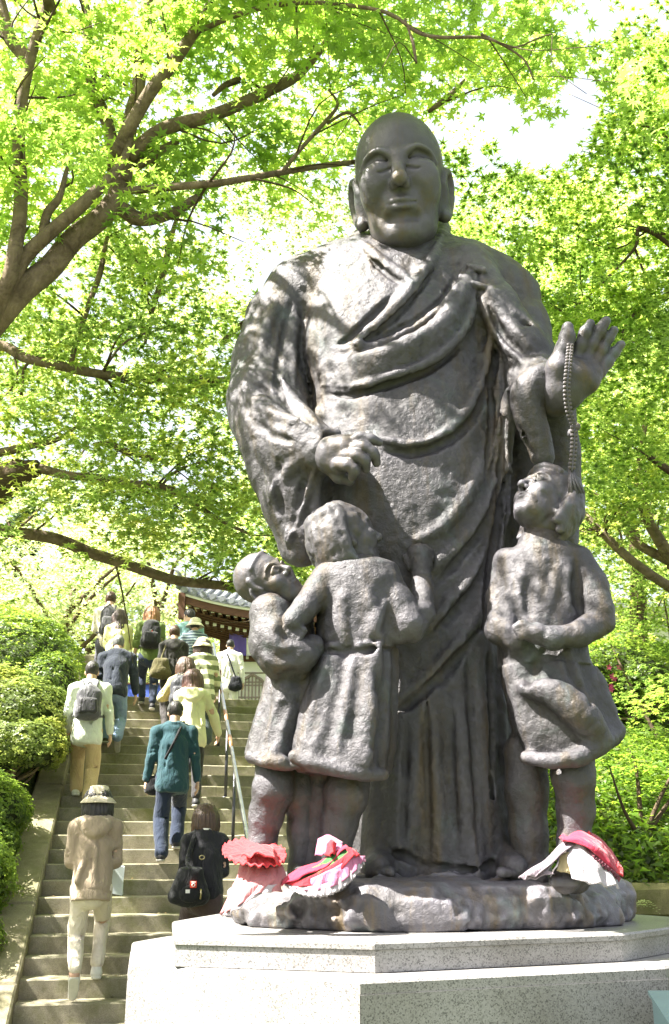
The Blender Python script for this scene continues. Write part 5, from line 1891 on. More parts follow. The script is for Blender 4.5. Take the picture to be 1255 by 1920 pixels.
# ---- big maple leaning in from the left
ra = np.random.default_rng(11)
A_paths = [branch(b, jit=0.02, rnd=ra) for b in (
    [(-330, 1150, 7.6, 41.8), (-180, 820, 7.4, 35.3), (-60, 660, 7.2, 30.7), (20, 570, 7.0, 26.1), (90, 500, 7.0, 22.9), (150, 440, 7.0, 20.9), (205, 390, 7.0, 19.6), (232, 340, 7.05, 14.4)],
    [(-40, 640, 7.05, 22.2), (8, 560, 6.9, 17.0), (40, 490, 6.85, 14.4), (100, 430, 6.8, 13.1), (170, 370, 6.8, 11.8), (228, 310, 6.85, 8.5), (245, 250, 6.9, 5.8)],
    [(-15, 590, 6.95, 15.7), (18, 520, 6.8, 15.7), (30, 440, 6.75, 14.4), (38, 350, 6.7, 13.1), (35, 250, 6.6, 11.8), (55, 110, 6.5, 10.5), (95, 0, 6.4, 9.8), (130, -140, 6.4, 7.2)],
    [(50, 120, 6.52, 13), (20, 70, 6.5, 13), (0, 10, 6.5, 13), (-30, -120, 6.5, 10)],
    [(226, 345, 7.05, 17), (242, 270, 7.1, 15), (256, 170, 7.2, 13), (272, 60, 7.3, 10), (290, -90, 7.4, 6)],
    [(222, 290, 6.9, 14), (262, 195, 6.8, 13.5), (310, 125, 6.75, 13), (370, 60, 6.7, 11), (410, -10, 6.7, 9), (470, -120, 6.7, 5)],
    [(240, 295, 7.0, 14), (300, 250, 7.05, 13), (400, 214, 7.15, 12), (500, 174, 7.25, 11), (558, 140, 7.3, 9.5), (602, 92, 7.35, 7), (640, 30, 7.4, 4)],
    [(208, 362, 7.0, 8), (270, 352, 6.95, 7.5), (400, 344, 6.95, 7), (520, 325, 7.15, 6), (640, 306, 7.5, 5), (720, 290, 7.8, 3)],
    [(515, 326, 7.15, 4), (560, 280, 7.1, 4), (612, 232, 7.1, 4), (636, 198, 7.1, 3), (620, 170, 7.1, 2)],
    [(612, 232, 7.1, 3), (650, 212, 7.1, 3), (675, 235, 7.1, 2)],
    [(228, 385, 7.05, 15), (262, 405, 7.1, 14), (315, 398, 7.2, 11), (370, 365, 7.35, 8)],
    [(215, 320, 7.1, 14), (200, 230, 7.2, 12), (170, 140, 7.3, 11), (160, 40, 7.3, 9), (150, -80, 7.3, 5)],
    [(190, 170, 7.28, 6), (210, 130, 7.25, 5), (228, 100, 7.2, 3)],
    [(80, 440, 6.8, 9), (90, 400, 6.8, 9), (112, 370, 6.8, 7), (125, 310, 6.8, 4)],
    [(250, 310, 7.1, 11), (300, 280, 7.2, 9), (330, 265, 7.3, 6)],
    [(402, 182, 7.2, 4), (424, 162, 7.22, 6), (452, 146, 7.26, 5)],
    [(370, 60, 6.7, 5), (480, 20, 6.5, 5), (600, 10, 6.2, 4), (720, 25, 5.9, 3.5), (790, 66, 5.8, 3.5), (900, 66, 5.7, 3), (960, 90, 5.7, 2), (1040, 70, 5.6, 1.5)],
    [(900, 66, 5.7, 2.5), (975, 110, 5.75, 2), (1000, 150, 5.8, 1.5)],
    [(762, 38, 5.85, 2), (776, 80, 5.8, 3.2), (782, 120, 5.8, 2.5)],
    [(802, 212, 7.2, 4), (825, 194, 7.2, 5.5), (848, 174, 7.2, 5), (872, 150, 7.2, 2)],
    [(400, -30, 6.7, 9), (520, -150, 6.2, 8), (700, -260, 5.8, 6), (900, -260, 5.6, 4)],
    [(95, 20, 6.4, 12), (60, -200, 5.4, 9), (120, -420, 4.8, 7)])]
tA = empty('maple_tree', A_paths[0][0][0], 'big leaning maple at the left whose forked trunk and limbs spread over the statue', 'tree', 'maples around the statue')
tw, tipsA = twigs(A_paths[2:], ra, 3.0, 0.8)
limbs('trunk', A_paths[:2], M_BARK, tA, 12)
limbs('limb', A_paths[2:], M_BARK, tA, 8)
o = limbs('twigs', tw, M_BARKD, tA, 4); o['kind'] = 'stuff'
spA = [tipsA,
       fill_points(300, (-350, 760), (-420, 330), (5.8, 9.0), ra), fill_points(90, (-250, 620), (250, 430), (6.4, 9.5), ra),
       fill_points(110, (500, 1180), (-420, 110), (5.0, 8.5), ra), fill_points(60, (620, 1130), (60, 250), (5.4, 9.5), ra),
       fill_points(60, (-60, 330), (20, 330), (5.6, 6.9), ra)]
# towards the sun: leaf sprays added to dapple the statue and shade its head
sunv = np.array(sun_dir)
def shade_points(n, lo, hi, t0, t1, rnd):
    b = np.stack([rnd.uniform(lo[k], hi[k], n) for k in range(3)], 1)
    return b + sunv * rnd.uniform(t0, t1, (n, 1))
spA.append(shade_points(45, (0.15, 6.0, 6.0), (0.75, 6.8, 7.2), 1.6, 4.2, ra))
spA.append(shade_points(46, (-0.9, 5.7, 2.0), (1.6, 7.0, 7.0), 3.2, 6.5, ra))
crown(tA, np.vstack(spA), 0.46, 54, LEAF_MID, 0.074, M_LEAF, 21, big=290)

# ---- second maple lower at the left, its long boughs crossing behind the arm
rb = np.random.default_rng(12)
B_paths = [branch(b, jit=0.03, rnd=rb) for b in (
    [(-420, 1330, 10.5, 50), (-220, 1080, 10.0, 42), (-80, 960, 9.4, 38), (10, 905, 9.0, 34), (70, 872, 8.8, 16)],
    [(70, 872, 8.8, 9), (160, 896, 8.7, 8), (240, 908, 8.7, 7.5), (300, 914, 8.8, 7), (380, 955, 8.9, 5), (478, 1002, 9.0, 2.5)],
    [(-60, 920, 9.2, 20), (-30, 780, 8.8, 14), (-50, 690, 8.4, 12), (0, 648, 8.2, 10), (60, 678, 8.1, 10), (140, 690, 8.1, 9.5), (250, 705, 8.2, 8.5), (340, 716, 8.3, 7), (440, 717, 8.5, 5), (520, 712, 8.8, 3)],
    [(-90, 970, 9.4, 20), (0, 992, 9.4, 12), (100, 1008, 9.5, 11.5), (200, 1048, 9.7, 11), (330, 1084, 10.0, 9.5), (460, 1110, 10.3, 8), (560, 1130, 10.6, 5)],
    [(135, 690, 8.1, 5), (160, 610, 8.1, 5), (188, 520, 8.15, 6), (200, 440, 8.2, 4), (205, 400, 8.2, 2)],
    [(275, 640, 8.6, 3), (282, 580, 8.6, 5), (308, 495, 8.6, 6), (328, 415, 8.7, 4), (352, 370, 8.7, 2)],
    [(180, 832, 8.9, 3), (210, 832, 8.9, 6), (245, 848, 8.9, 6.5), (296, 866, 9.0, 4)],
    [(420, 640, 9.2, 6), (450, 612, 9.2, 7), (500, 590, 9.3, 6)],
    [(0, 850, 8.9, 9), (40, 842, 8.8, 8), (110, 830, 8.8, 5), (150, 800, 8.8, 2)],
    [(300, 914, 8.8, 3), (330, 880, 8.7, 2.5), (400, 860, 8.7, 1.5)],
    [(190, 700, 8.15, 2.5), (240, 640, 8.1, 2), (330, 615, 8.1, 1.3)],
    [(40, 745, 8.3, 3), (42, 700, 8.2, 3), (55, 680, 8.1, 2)])]
tB = empty('maple_tree', B_paths[0][0][0], 'maple with long low boughs stretching out behind the raised sleeve at the left', 'tree', 'maples around the statue')
limbs('trunk', B_paths[:1], M_BARKD, tB, 12)
limbs('limb', B_paths[1:], M_BARK, tB, 8)
tw, tipsB = twigs(B_paths[1:], rb, 3.2, 0.8)
o = limbs('twigs', tw, M_BARKD, tB, 4); o['kind'] = 'stuff'
spB = [tipsB, fill_points(225, (-300, 600), (560, 1030), (7.8, 11.5), rb), fill_points(80, (-200, 400), (450, 620), (8.5, 11.5), rb), fill_points(24, (380, 600), (960, 1110), (9.5, 11), rb)]
spB.append(np.stack([(lambda q: q + sunv * t_)(st(n_, l_, h_)) for n_, l_, h_, t_ in zip(np.where(rb.uniform(0, 1, 150) < .4, rb.uniform(-5, 4, 150), rb.uniform(-3, 22, 150)), rb.uniform(-.9, 2.2, 150), rb.uniform(0, 1.6, 150), rb.uniform(4.0, 8.5, 150))]))  # leaf sprays added out of view to shade the stairs
crown(tB, np.vstack(spB), 0.50, 54, STAR5, 0.074, M_LEAF2, 22, big=60)

# ---- maples at the right
rc = np.random.default_rng(13)
C_paths = [branch(b, jit=0.03, rnd=rc) for b in (
    [(1560, 1420, 12.5, 40), (1440, 1200, 12.2, 34), (1340, 1085, 12.0, 30), (1262, 1050, 11.8, 18)],
    [(1290, 1066, 11.8, 15), (1235, 1012, 11.6, 11), (1205, 955, 11.5, 10), (1195, 880, 11.5, 7), (1215, 780, 11.5, 4)],
    [(1300, 1068, 11.8, 14), (1240, 1045, 11.8, 10), (1190, 1015, 11.8, 9), (1160, 960, 11.8, 9), (1120, 930, 11.8, 5), (1090, 915, 11.8, 3)],
    [(1400, 1160, 12.0, 18), (1300, 1120, 11.4, 12), (1225, 1080, 11.0, 9), (1165, 1030, 11.0, 8.5), (1130, 995, 11.0, 7.5), (1088, 962, 11.1, 6), (1040, 930, 11.3, 4)],
    [(1168, 1030, 11.0, 2.5), (1160, 990, 11.0, 2.5), (1140, 940, 11.0, 2)])]
C2 = [branch(b, jit=0.03, rnd=rc) for b in (
    [(1500, 1000, 8.6, 22), (1380, 760, 8.4, 16), (1300, 560, 8.2, 11), (1258, 548, 8.1, 6)],
    [(1300, 560, 8.2, 7), (1255, 556, 8.1, 5), (1205, 578, 8.05, 4.5), (1180, 606, 8.0, 4), (1160, 650, 8.0, 3)],
    [(1320, 560, 8.2, 7), (1262, 470, 8.1, 5), (1200, 430, 8.0, 4.5), (1190, 470, 8.0, 3), (1120, 540, 8.0, 2.5), (1060, 590, 8.0, 2)],
    [(1300, 480, 8.2, 6), (1250, 440, 8.2, 5), (1205, 428, 8.2, 4)],
    [(1190, 465, 8.0, 2.5), (1215, 520, 8.0, 2), (1228, 560, 8.0, 1.5)],
    [(1310, 900, 8.4, 9), (1262, 880, 8.3, 8), (1215, 850, 8.3, 5)],
    [(1380, 760, 8.4, 10), (1350, 420, 7.8, 9), (1330, 150, 7.3, 8), (1260, -50, 7.0, 5)],
    [(1345, 380, 7.8, 5), (1260, 260, 7.6, 3), (1180, 230, 7.5, 2)])]
tC = empty('maple_tree', C_paths[0][0][0], 'maple with forked mossy trunks behind the right child, above the green slope', 'tree', 'maples around the statue')
limbs('trunk', C_paths[:1], M_BARKD, tC, 12)
limbs('limb', C_paths[1:], M_BARK, tC, 8)
tw, tipsC = twigs(C_paths[1:], rc, 2.5, 0.9)
o = limbs('twigs', tw, M_BARKD, tC, 4); o['kind'] = 'stuff'
spC = [tipsC, fill_points(150, (960, 1500), (620, 930), (10.5, 13.5), rc), fill_points(36, (1080, 1500), (930, 1120), (12.5, 15), rc), fill_points(90, (820, 1250), (330, 650), (10, 13.5), rc)]
crown(tC, np.vstack(spC), 0.60, 52, STAR5, 0.078, M_LEAF2, 23)
tC2 = empty('maple_tree', C2[0][0][0], 'thin maple at the right edge with twigs reaching behind the raised hand', 'tree', 'maples around the statue')
limbs('trunk', C2[:1], M_BARKD, tC2, 10)
limbs('limb', C2[1:], M_BARKD, tC2, 6)
tw, tipsC2 = twigs(C2[1:], rc, 3.0, 0.7)
o = limbs('twigs', tw, M_BARKD, tC2, 4); o['kind'] = 'stuff'
spC2 = [tipsC2, fill_points(70, (1150, 1480), (60, 420), (7.0, 9.5), rc), fill_points(105, (830, 1480), (300, 620), (7.6, 10.5), rc), fill_points(70, (1050, 1480), (560, 900), (7.6, 10.5), rc)]
crown(tC2, np.vstack(spC2), 0.48, 54, STAR5, 0.076, M_LEAF, 24, big=60)

# ---- pale maples standing behind those, out in the sun
def back_maple(x, y, tipz, label, pts_, seed, mat, size=.085, per=44, rad=.62):
    r = np.random.default_rng(seed)
    z = float(ground_h(np.array([x]), np.array([y]))[0]) - .1
    b = np.array((x, y, z))
    t = empty('maple_tree', b, label, 'tree', 'maples around the statue')
    top = np.array((x + r.uniform(-.6, .6), y + r.uniform(-.4, .4), tipz))
    main = (spline([b, b + (top - b) * .4 + (r.uniform(-.3, .3), 0, 0), top], 14), np.linspace(.16, .05, 14))
    paths = [main]
    for k in range(9):
        i = r.integers(5, 14)
        s_ = main[0][i]
        e = pts_[r.integers(len(pts_))]
        if in_gap(np.linspace(s_, e, 9), 1.25).any(): continue
        paths.append((spline([s_, s_ * .7 + e * .3 + r.normal(0, .2, 3), s_ * .35 + e * .65 + r.normal(0, .3, 3) + (0, 0, .3), e], 10), np.linspace(.028, .006, 10)))
    limbs('trunk', paths[:1], M_BARKD, t, 9)
    limbs('limb', paths[1:], M_BARKD, t, 6)
    crown(t, pts_, rad, per, STAR5, size, mat, seed + 1)


re_ = np.random.default_rng(31)
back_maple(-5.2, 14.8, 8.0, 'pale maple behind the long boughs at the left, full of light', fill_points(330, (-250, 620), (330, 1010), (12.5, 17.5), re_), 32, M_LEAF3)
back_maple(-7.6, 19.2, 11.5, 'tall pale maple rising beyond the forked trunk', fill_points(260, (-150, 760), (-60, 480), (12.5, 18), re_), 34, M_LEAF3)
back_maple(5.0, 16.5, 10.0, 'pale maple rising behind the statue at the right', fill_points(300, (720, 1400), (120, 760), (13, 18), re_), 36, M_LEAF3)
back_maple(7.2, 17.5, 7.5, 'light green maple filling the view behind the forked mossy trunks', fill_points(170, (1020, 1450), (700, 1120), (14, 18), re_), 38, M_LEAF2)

# ---- low maples leaning over the right slope
rd_ = np.random.default_rng(14)
def low_maple(u, v, Y, h, w, seed, label, mat=M_LEAF, n=26, per=50, size=0.055):
    r = np.random.default_rng(seed)
    b = P(u, v, Y)
    b[2] = ground_h(np.array([b[0]]), np.array([b[1]]))[0] - .05
    t = empty('low_maple', b, label, 'tree', 'low maples on the green slope')
    paths = []
    for k in range(4):
        a = r.uniform(0, 2 * math.pi)
        e = b + np.array((math.cos(a) * w * .6, math.sin(a) * w * .5, h * r.uniform(.6, .95)))
        paths.append((spline([b, b + (e - b) * .5 + r.normal(0, .08, 3) + (0, 0, .1 * h), e], 9), np.linspace(.03, .008, 9)))
    limbs('trunk', paths, M_BARKD, t, 6)
    c = b + np.stack([r.normal(0, w * .5, n), r.normal(0, w * .4, n), h * r.uniform(.45, 1.0, n)], 1)
    crown(t, c, .42, per, STAR5, size, mat, seed + 1, filt=False, tilt=.28)


low_maple(1235, 1210, 12.3, 2.0, 1.3, 41, 'low maple spreading layered leaves beside the pink azalea on the slope')
low_maple(1165, 1180, 14.0, 1.9, 1.2, 42, 'low maple under the forked trunks, right behind the child elbow')
low_maple(1190, 1420, 10.6, 1.1, 1.1, 43, 'low ferny maple close behind the right child dress', M_FERN)
low_maple(1275, 1380, 11.0, 1.6, 1.2, 44, 'low maple at the right photo edge halfway down the slope')
low_maple(1010, 1330, 13.0, 1.5, 1.2, 45, 'low maple mostly hidden behind the statue at the right')

# ---- trees on the court above and beyond
def far_tree(x, y, h, w, seed, label, mat, trunk=M_BARKD, n=120, per=40, size=0.13, zb=None, cone=False, group='trees around the upper court'):
    r = np.random.default_rng(seed)
    z = (ZTOP if zb is None else zb) - .1
    b = np.array((x, y, z))
    t = empty('tree', b, label, 'tree', group)
    paths = [(spline([b, b + (r.uniform(-.3, .3), r.uniform(-.3, .3), h * .35), b + (r.uniform(-.6, .6), r.uniform(-.4, .4), h * (.9 if cone else .65))], 12), np.linspace(.03 * h, .010 * h, 12))]
    if not cone:
        for k in range(7):
            i = r.integers(4, 12)
            s = paths[0][0][i]
            a = r.uniform(0, 2 * math.pi)
            e = s + np.array((math.cos(a) * w * .75, math.sin(a) * w * .75, h * r.uniform(.1, .35)))
            paths.append((spline([s, (s + e) / 2 + r.normal(0, .2, 3) + (0, 0, .2), e], 9), np.linspace(.011 * h, .004 * h, 9)))
    limbs('trunk', paths, trunk, t, 7)
    if cone:
        k = n
        zz = r.uniform(.08, 1, k)
        a = r.uniform(0, 2 * math.pi, k)
        rr = w * (1.02 - zz) ** .8 * np.sqrt(r.uniform(.2, 1, k))
        c = b + np.stack([rr * np.cos(a), rr * np.sin(a), h * zz], 1)
        crown(t, c, .5, per, LEAF_FAR, size, mat, seed + 1, filt=False, tilt=.6)
    else:
        # clumps, with room between them
        m = 16
        cc = np.stack([r.normal(0, w * .55, m), r.normal(0, w * .5, m), h * r.uniform(.35, 1.0, m)], 1)
        c = b + cc[r.integers(0, m, n)] + np.stack([r.normal(0, w * .22, n), r.normal(0, w * .22, n), r.normal(0, h * .055, n)], 1)
        crown(t, c, .75, per, LEAF_FAR, size, mat, seed + 1, filt=False, tilt=.5)


FT = [(-6.6, 24.0, 6.2, 2.4, 61, 'pale young tree in full sun behind the top of the hedge', M_LEAF3),
      (-5.6, 30.0, 8.0, 3.0, 62, 'pale leafy tree left of the temple roof corner', M_LEAF3),
      (-10.5, 27.0, 7.5, 3.2, 63, 'tall bright tree behind the clipped hedge at the left', M_LEAF3),
      (-8.5, 36.0, 11.0, 3.8, 65, 'big hazy green tree farthest back at the left', M_LEAF2),
      (-2.5, 39.0, 12.0, 4.2, 66, 'big tree rising straight behind the temple roof', M_LEAF2),
      (8.0, 20.5, 8.5, 3.2, 67, 'bright tree above the low maples of the slope', M_LEAF2),
      (11.5, 26.0, 11.0, 4.0, 68, 'tall tree right of the far roof', M_LEAF),
      (6.2, 40.0, 12.5, 4.5, 69, 'big tree behind the far pale roof', M_LEAF2),
      (3.0, 45.0, 14.0, 5.0, 70, 'broad tree far behind the statue shoulders', M_LEAF3),
      (15.5, 36.0, 13.0, 4.5, 71, 'broad tree far off at the right edge', M_LEAF2)]
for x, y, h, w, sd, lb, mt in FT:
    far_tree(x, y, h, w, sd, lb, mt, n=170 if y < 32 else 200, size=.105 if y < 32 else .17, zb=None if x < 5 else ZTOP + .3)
far_tree(-10.6, 33.0, 9.6, 2.0, 64, 'dark green conifer at the far left edge above the hedge', M_CONIFER, n=260, per=36, size=.12, cone=True)

# ---- clipped azaleas on the left bank
def blob_bush(name, label, lobes_, nleaf, size, mat, seed, group, stems=0, cat='shrub', core=True, rough=1.0):
    r = np.random.default_rng(seed)
    L = np.array(lobes_, float)                       # cx cy cz rx ry rz
    b = np.array((L[:, 0].mean(), L[:, 1].mean(), (L[:, 2] - L[:, 5]).min()))
    o = empty(name, b, label, cat, group)
    area = L[:, 3] * L[:, 4] + L[:, 3] * L[:, 5]
    idx = r.choice(len(L), nleaf, p=area / area.sum())
    d = r.normal(0, 1, (nleaf, 3)); d /= np.linalg.norm(d, axis=1)[:, None]
    d[:, 2] = np.where(d[:, 2] < -.8, -d[:, 2], d[:, 2])
    c = L[idx, :3]
    rad = L[idx, 3:]
    lump = 1 + 0.13 * rough * fbm(c * 2 + d * 3.1, 4, seed)
    depth = 1 - np.abs(r.normal(0, .07, nleaf)) * rough + np.where(r.uniform(0, 1, nleaf) < .10, r.uniform(0, .13, nleaf), 0) * rough
    pos = c + d * rad * (lump * depth)[:, None]
    inside = np.zeros(nleaf, bool)
    for k in range(len(L)):
        q = np.sum(((pos - L[k, :3]) / (L[k, 3:] * .90)) ** 2, 1) < 1
        inside |= q & (idx != k)
    pos, d = pos[~inside], d[~inside]
    rad = rad[~inside]
    nn = d / rad + np.array((0, 0, .5)) + r.normal(0, .55, d.shape)
    ti = 0.45 + 0.28 * fbm(pos * 2.3, 3, seed + 5) + r.normal(0, .15, len(pos))
    # rosettes of five blades
    P5, N5, S5, T5, A5 = [], [], [], [], []
    for k in range(3):
        P5.append(pos); N5.append(nn + r.normal(0, .35, nn.shape)); S5.append(size * 1.1 * r.uniform(.7, 1.25, len(pos))); T5.append(ti); A5.append(k * 2.1 + r.uniform(-.5, .5, len(pos)))
    v, f, t = place(BLADE, np.vstack(P5), np.vstack(N5), np.hstack(S5), np.hstack(A5), np.hstack(T5), r)
    fo = mesh_np('foliage', v, f, mat, o, False, t)
    fo['kind'] = 'stuff'
    if core:                                           # the dense twiggy inside
        g_ = Grid((L[:, :3] - L[:, 3:]).min(0) - .1, (L[:, :3] + L[:, 3:]).max(0) + .1, .07)
        for k in range(len(L)):
            g_.ell(L[k, :3], L[k, 3:] * .76, k=.1)
        g_.warp_noise(.04, 4, seed)
        g_.mesh('inner_twigs', M_TWIG, o)
    if stems:
        mb = MB()
        for k in range(stems):
            a = r.uniform(0, 2 * math.pi)
            s = b + np.array((r.normal(0, .10), r.normal(0, .10), -.1))
            j = r.integers(len(L))
            e = L[j, :3] + np.array((math.cos(a), math.sin(a), -.35)) * L[j, 3:] * .75
            mb.tube(spline([s, (s + e) / 2 + r.normal(0, .07, 3) - (0, 0, .08), e], 8), np.linspace(.024, .007, 8), 5)
        mb.build('stems', M_STEM, o, True)
    return o


M_TWIG = simple('dense_twigs', (0.030, 0.042, 0.014), 0.95, 0.4, 9, 0.6, 0.03, 30)
M_STEM = bark_mat('pale_azalea_stem', (0.16, 0.12, 0.075), (0.32, 0.25, 0.17), .1)


def lobe(u, v, Y, rx, ry, rz):
    """ellipsoid whose middle is seen at (u, v)"""
    return (*P(u, v, Y), rx, ry, rz)


blob_bush('azalea_hedge', 'large smooth clipped azalea mound at the head of the left bank', [lobe(-70, 1262, 13.6, 1.5, 1.2, .95), lobe(40, 1268, 13.4, .85, 1.1, .80), lobe(100, 1320, 13.0, .46, .9, .66), lobe(20, 1340, 13.2, .9, .9, .7)],
          30000, .036, M_AZALEA, 81, 'clipped azaleas on the left bank', rough=.35)
blob_bush('azalea_hedge', 'sunlit yellow green azalea with bare pale stems on the left bank', [lobe(-40, 1330, 12.4, .9, .7, .55), lobe(35, 1345, 12.2, .62, .65, .46), lobe(68, 1398, 11.8, .36, .5, .30), lobe(10, 1400, 11.8, .62, .5, .32)],
          12000, .040, M_AZALEAL, 82, 'clipped azaleas on the left bank', stems=18)
blob_bush('azalea_hedge', 'low bright azalea cushion below the bare stems on the left bank', [lobe(-78, 1520, 10.9, .70, .6, .42), lobe(-8, 1522, 10.7, .32, .5, .30), lobe(-42, 1580, 10.4, .40, .4, .28)], 7500, .036, M_AZALEA, 83, 'clipped azaleas on the left bank', stems=5)
blob_bush('azalea_hedge', 'dark low shrub at the left photo edge above the mossy edging stones', [lobe(-85, 1650, 9.8, .55, .5, .42), lobe(-50, 1640, 9.8, .26, .4, .24), lobe(-85, 1760, 9.2, .4, .4, .3)], 6000, .034, M_AZALEA, 84, 'clipped azaleas on the left bank')
# ---- shrubs with a few pink flowers on the right slope
blob_bush('azalea_bush', 'azalea bush with a few pink flowers behind the right child arm', [lobe(1150, 1255, 13.3, .7, .5, .42), lobe(1215, 1280, 13.0, .5, .5, .36), lobe(1095, 1275, 13.2, .5, .5, .4)], 4200, .036, M_AZALEA, 85, 'shrubs on the green slope', stems=6)


def flower_mesh():
    v, f = [], []
    for k in range(5):
        a = 2 * math.pi * k / 5
        i = len(v)
        v += [(0, 0, 0), (.6 * math.cos(a - .45), .6 * math.sin(a - .45), .25), (1.0 * math.cos(a), 1.0 * math.sin(a), .22), (.6 * math.cos(a + .45), .6 * math.sin(a + .45), .25)]
        f += [(i, i + 1, i + 2), (i, i + 2, i + 3)]
    me = bpy.data.meshes.new('flower')
    me.from_pydata(v, [], f)
    me.materials.append(simple('pink_petal', (0.72, 0.10, 0.32), 0.6, 0.2, 30, 0, 0))
    return me


fm = flower_mesh()
bush = [o for o in bpy.data.objects if o.name.startswith('azalea_bush')][0]
Mi = world_of(bush).inverted()
for (u, v, Y) in ((1142, 1251, 12.72), (1161, 1251, 12.7), (1148, 1268, 12.7), (1146, 1286, 12.75), (1152, 1272, 12.72), (1146, 1293, 12.7)):
    o = bpy.data.objects.new('flower', fm)
    COL.objects.link(o); o.parent = bush
    o.matrix_local = Mi @ frame(P(u, v, Y), (0.1, 0.2, -1), up=(0, -1, 0.2)) @ Matrix.Scale(.045, 4)

# ---- ground cover on both banks
def cover(name, label, n, box, keepf, shape, size, mat, seed, up=1.0, tilt=.5, lift_=(0.02, .25)):
    r = np.random.default_rng(seed)
    x = r.uniform(box[0], box[1], n); y = r.uniform(box[2], box[3], n)
    k = keepf(x, y)
    x, y = x[k], y[k]
    z = ground_h(x, y)
    cl = fbm(np.stack([x * 1.1, y * 1.1, z * 0], 1), 3, seed)
    hh = lift_[0] + (lift_[1] - lift_[0]) * np.clip(.5 + .6 * cl, 0, 1) * r.uniform(.2, 1, len(x))
    pos = np.stack([x, y, z + hh], 1)
    nn = np.stack([r.normal(0, tilt, len(x)), r.normal(0, tilt, len(x)) - .25, np.full(len(x), up)], 1)
    v, f, t = place(shape, pos, nn, size * r.uniform(.6, 1.3, len(x)), None, .5 + .25 * cl + r.normal(0, .16, len(x)), r)
    o = mesh_np(name, v, f, mat, None, False, t)
    return tag(o, label, None, None, 'stuff')


def on_right(x, y):
    n_, l_ = st_coords(x, y)
    return (y > 9.62 + .05 * x) & (l_ > LATR + .35)


def on_left(x, y):
    n_, l_ = st_coords(x, y)
    return (l_ < LATL - .42) & (n_ < 24) & (n_ > -3)


cover('undergrowth', 'dense ferny green undergrowth covering the slope right of the statue', 44000, (0.5, 9.0, 9.5, 17.5), on_right, LEAF_FAR, .062, M_FERN, 91)
cover('grass', 'short grass and moss hanging over the top of the stone wall', 16000, (1.4, 7.5, 9.45, 11.2), lambda x, y: (y > 9.50 + .05 * x), BLADE, .085, M_GRASS, 92, up=.35, tilt=.7, lift_=(0.0, .12))
cover('ground_cover', 'low leafy ground cover under the azaleas on the left bank', 16000, (-9, -2.2, 7.8, 17), on_left, LEAF_FAR, .036, M_AZALEA, 93, lift_=(0.0, .14))
# a few fallen leaves on steps and kerb
rl = np.random.default_rng(97)
q = []
for _ in range(170):
    n_, l_ = rl.uniform(-2, 22), rl.uniform(LATL - .3, 1.8)
    z_ = RISE * math.floor(n_) + ZST + .012 if l_ > LATL else ZST + RISE * n_ + .095
    a = st(n_, l_)
    q.append((a[0], a[1], z_))
q = np.array(q)
v, f, t = place(STAR5, q, np.stack([rl.normal(0, .15, len(q)), rl.normal(0, .15, len(q)) - .2, np.ones(len(q))], 1), .022 * rl.uniform(.6, 1.3, len(q)), None, rl.uniform(0, 1, len(q)), rl)
tag(mesh_np('fallen_leaves', v, f, leaf_mat('dry_leaf', (0.34, 0.28, 0.15), (0.2, 0.16, 0.08), .4), None, False, t), 'small dry leaves and petals scattered over the steps and the kerb', None, None, 'stuff')
# fern growing out of the wall
fe = P(1203, 1700, 9.48)
fern = empty('fern', fe, 'small bright fern growing out of the mossy stone wall', 'fern')
mb = MB()
for k in range(9):
    a = -math.pi / 2 + (k - 4) * .42
    tip = np.array((math.sin((k - 4) * .4) * .12, -.10 - .03 * (k % 2), .07 * math.cos((k - 4) * .5) - .02))
    pth = spline([fe, fe + tip * .5 + (0, 0, .03), fe + tip], 7)
    for i in range(1, 7):
        for s in (-1, 1):
            d = np.array((-tip[1], tip[0], 0)); d /= np.linalg.norm(d) + 1e-9
            w = .034 * (1 - i / 8)
            c = pth[i]
            mb.add([c, c + s * d * w + (0, 0, -.004), c + s * d * w * .8 + (tip * .10), ], [(0, 1, 2)])
fo = mb.build('frond', M_LEAF3, fern)
a = fo.data.attributes.new('tint', 'FLOAT', 'POINT'); a.data.foreach_set('value', np.full(len(fo.data.vertices), .6, np.float32))
# ------------------------------------------------------------------ people on the stairs
_cm = {}


def cloth(col, rough=0.85, name=None, var=0.14, bs=0.25):
    key = (tuple(col), name)
    if key not in _cm:
        m, nt, b, _ = new_mat(name or 'woven_cloth')
        t = noise_node(nt, 3.5, 5, 0.6)
        c = np.array(col)
        r = ramp(nt, t.outputs['Fac'], [(0.25, tuple(c * (1 - var))), (0.75, tuple(np.minimum(c * (1 + var), 0.95)))])
        nt.links.new(r.outputs[0], b.inputs['Base Color'])
        b.inputs['Roughness'].default_value = rough
        b.inputs['Specular IOR Level'].default_value = 0.2
        if 'Sheen Weight' in b.inputs:
            b.inputs['Sheen Weight'].default_value = 0.15
        w = noise_node(nt, 11, 4, 0.6, sc=(1.0, 1.0, 0.45), dist=1.2)
        b1 = bump(nt, b, w.outputs['Fac'], 0.8, 0.03)
        f = noise_node(nt, 180, 2, 0.5)
        bump(nt, b, f.outputs['Fac'], bs, 0.002, b1)
        _cm[key] = m
    return _cm[key]


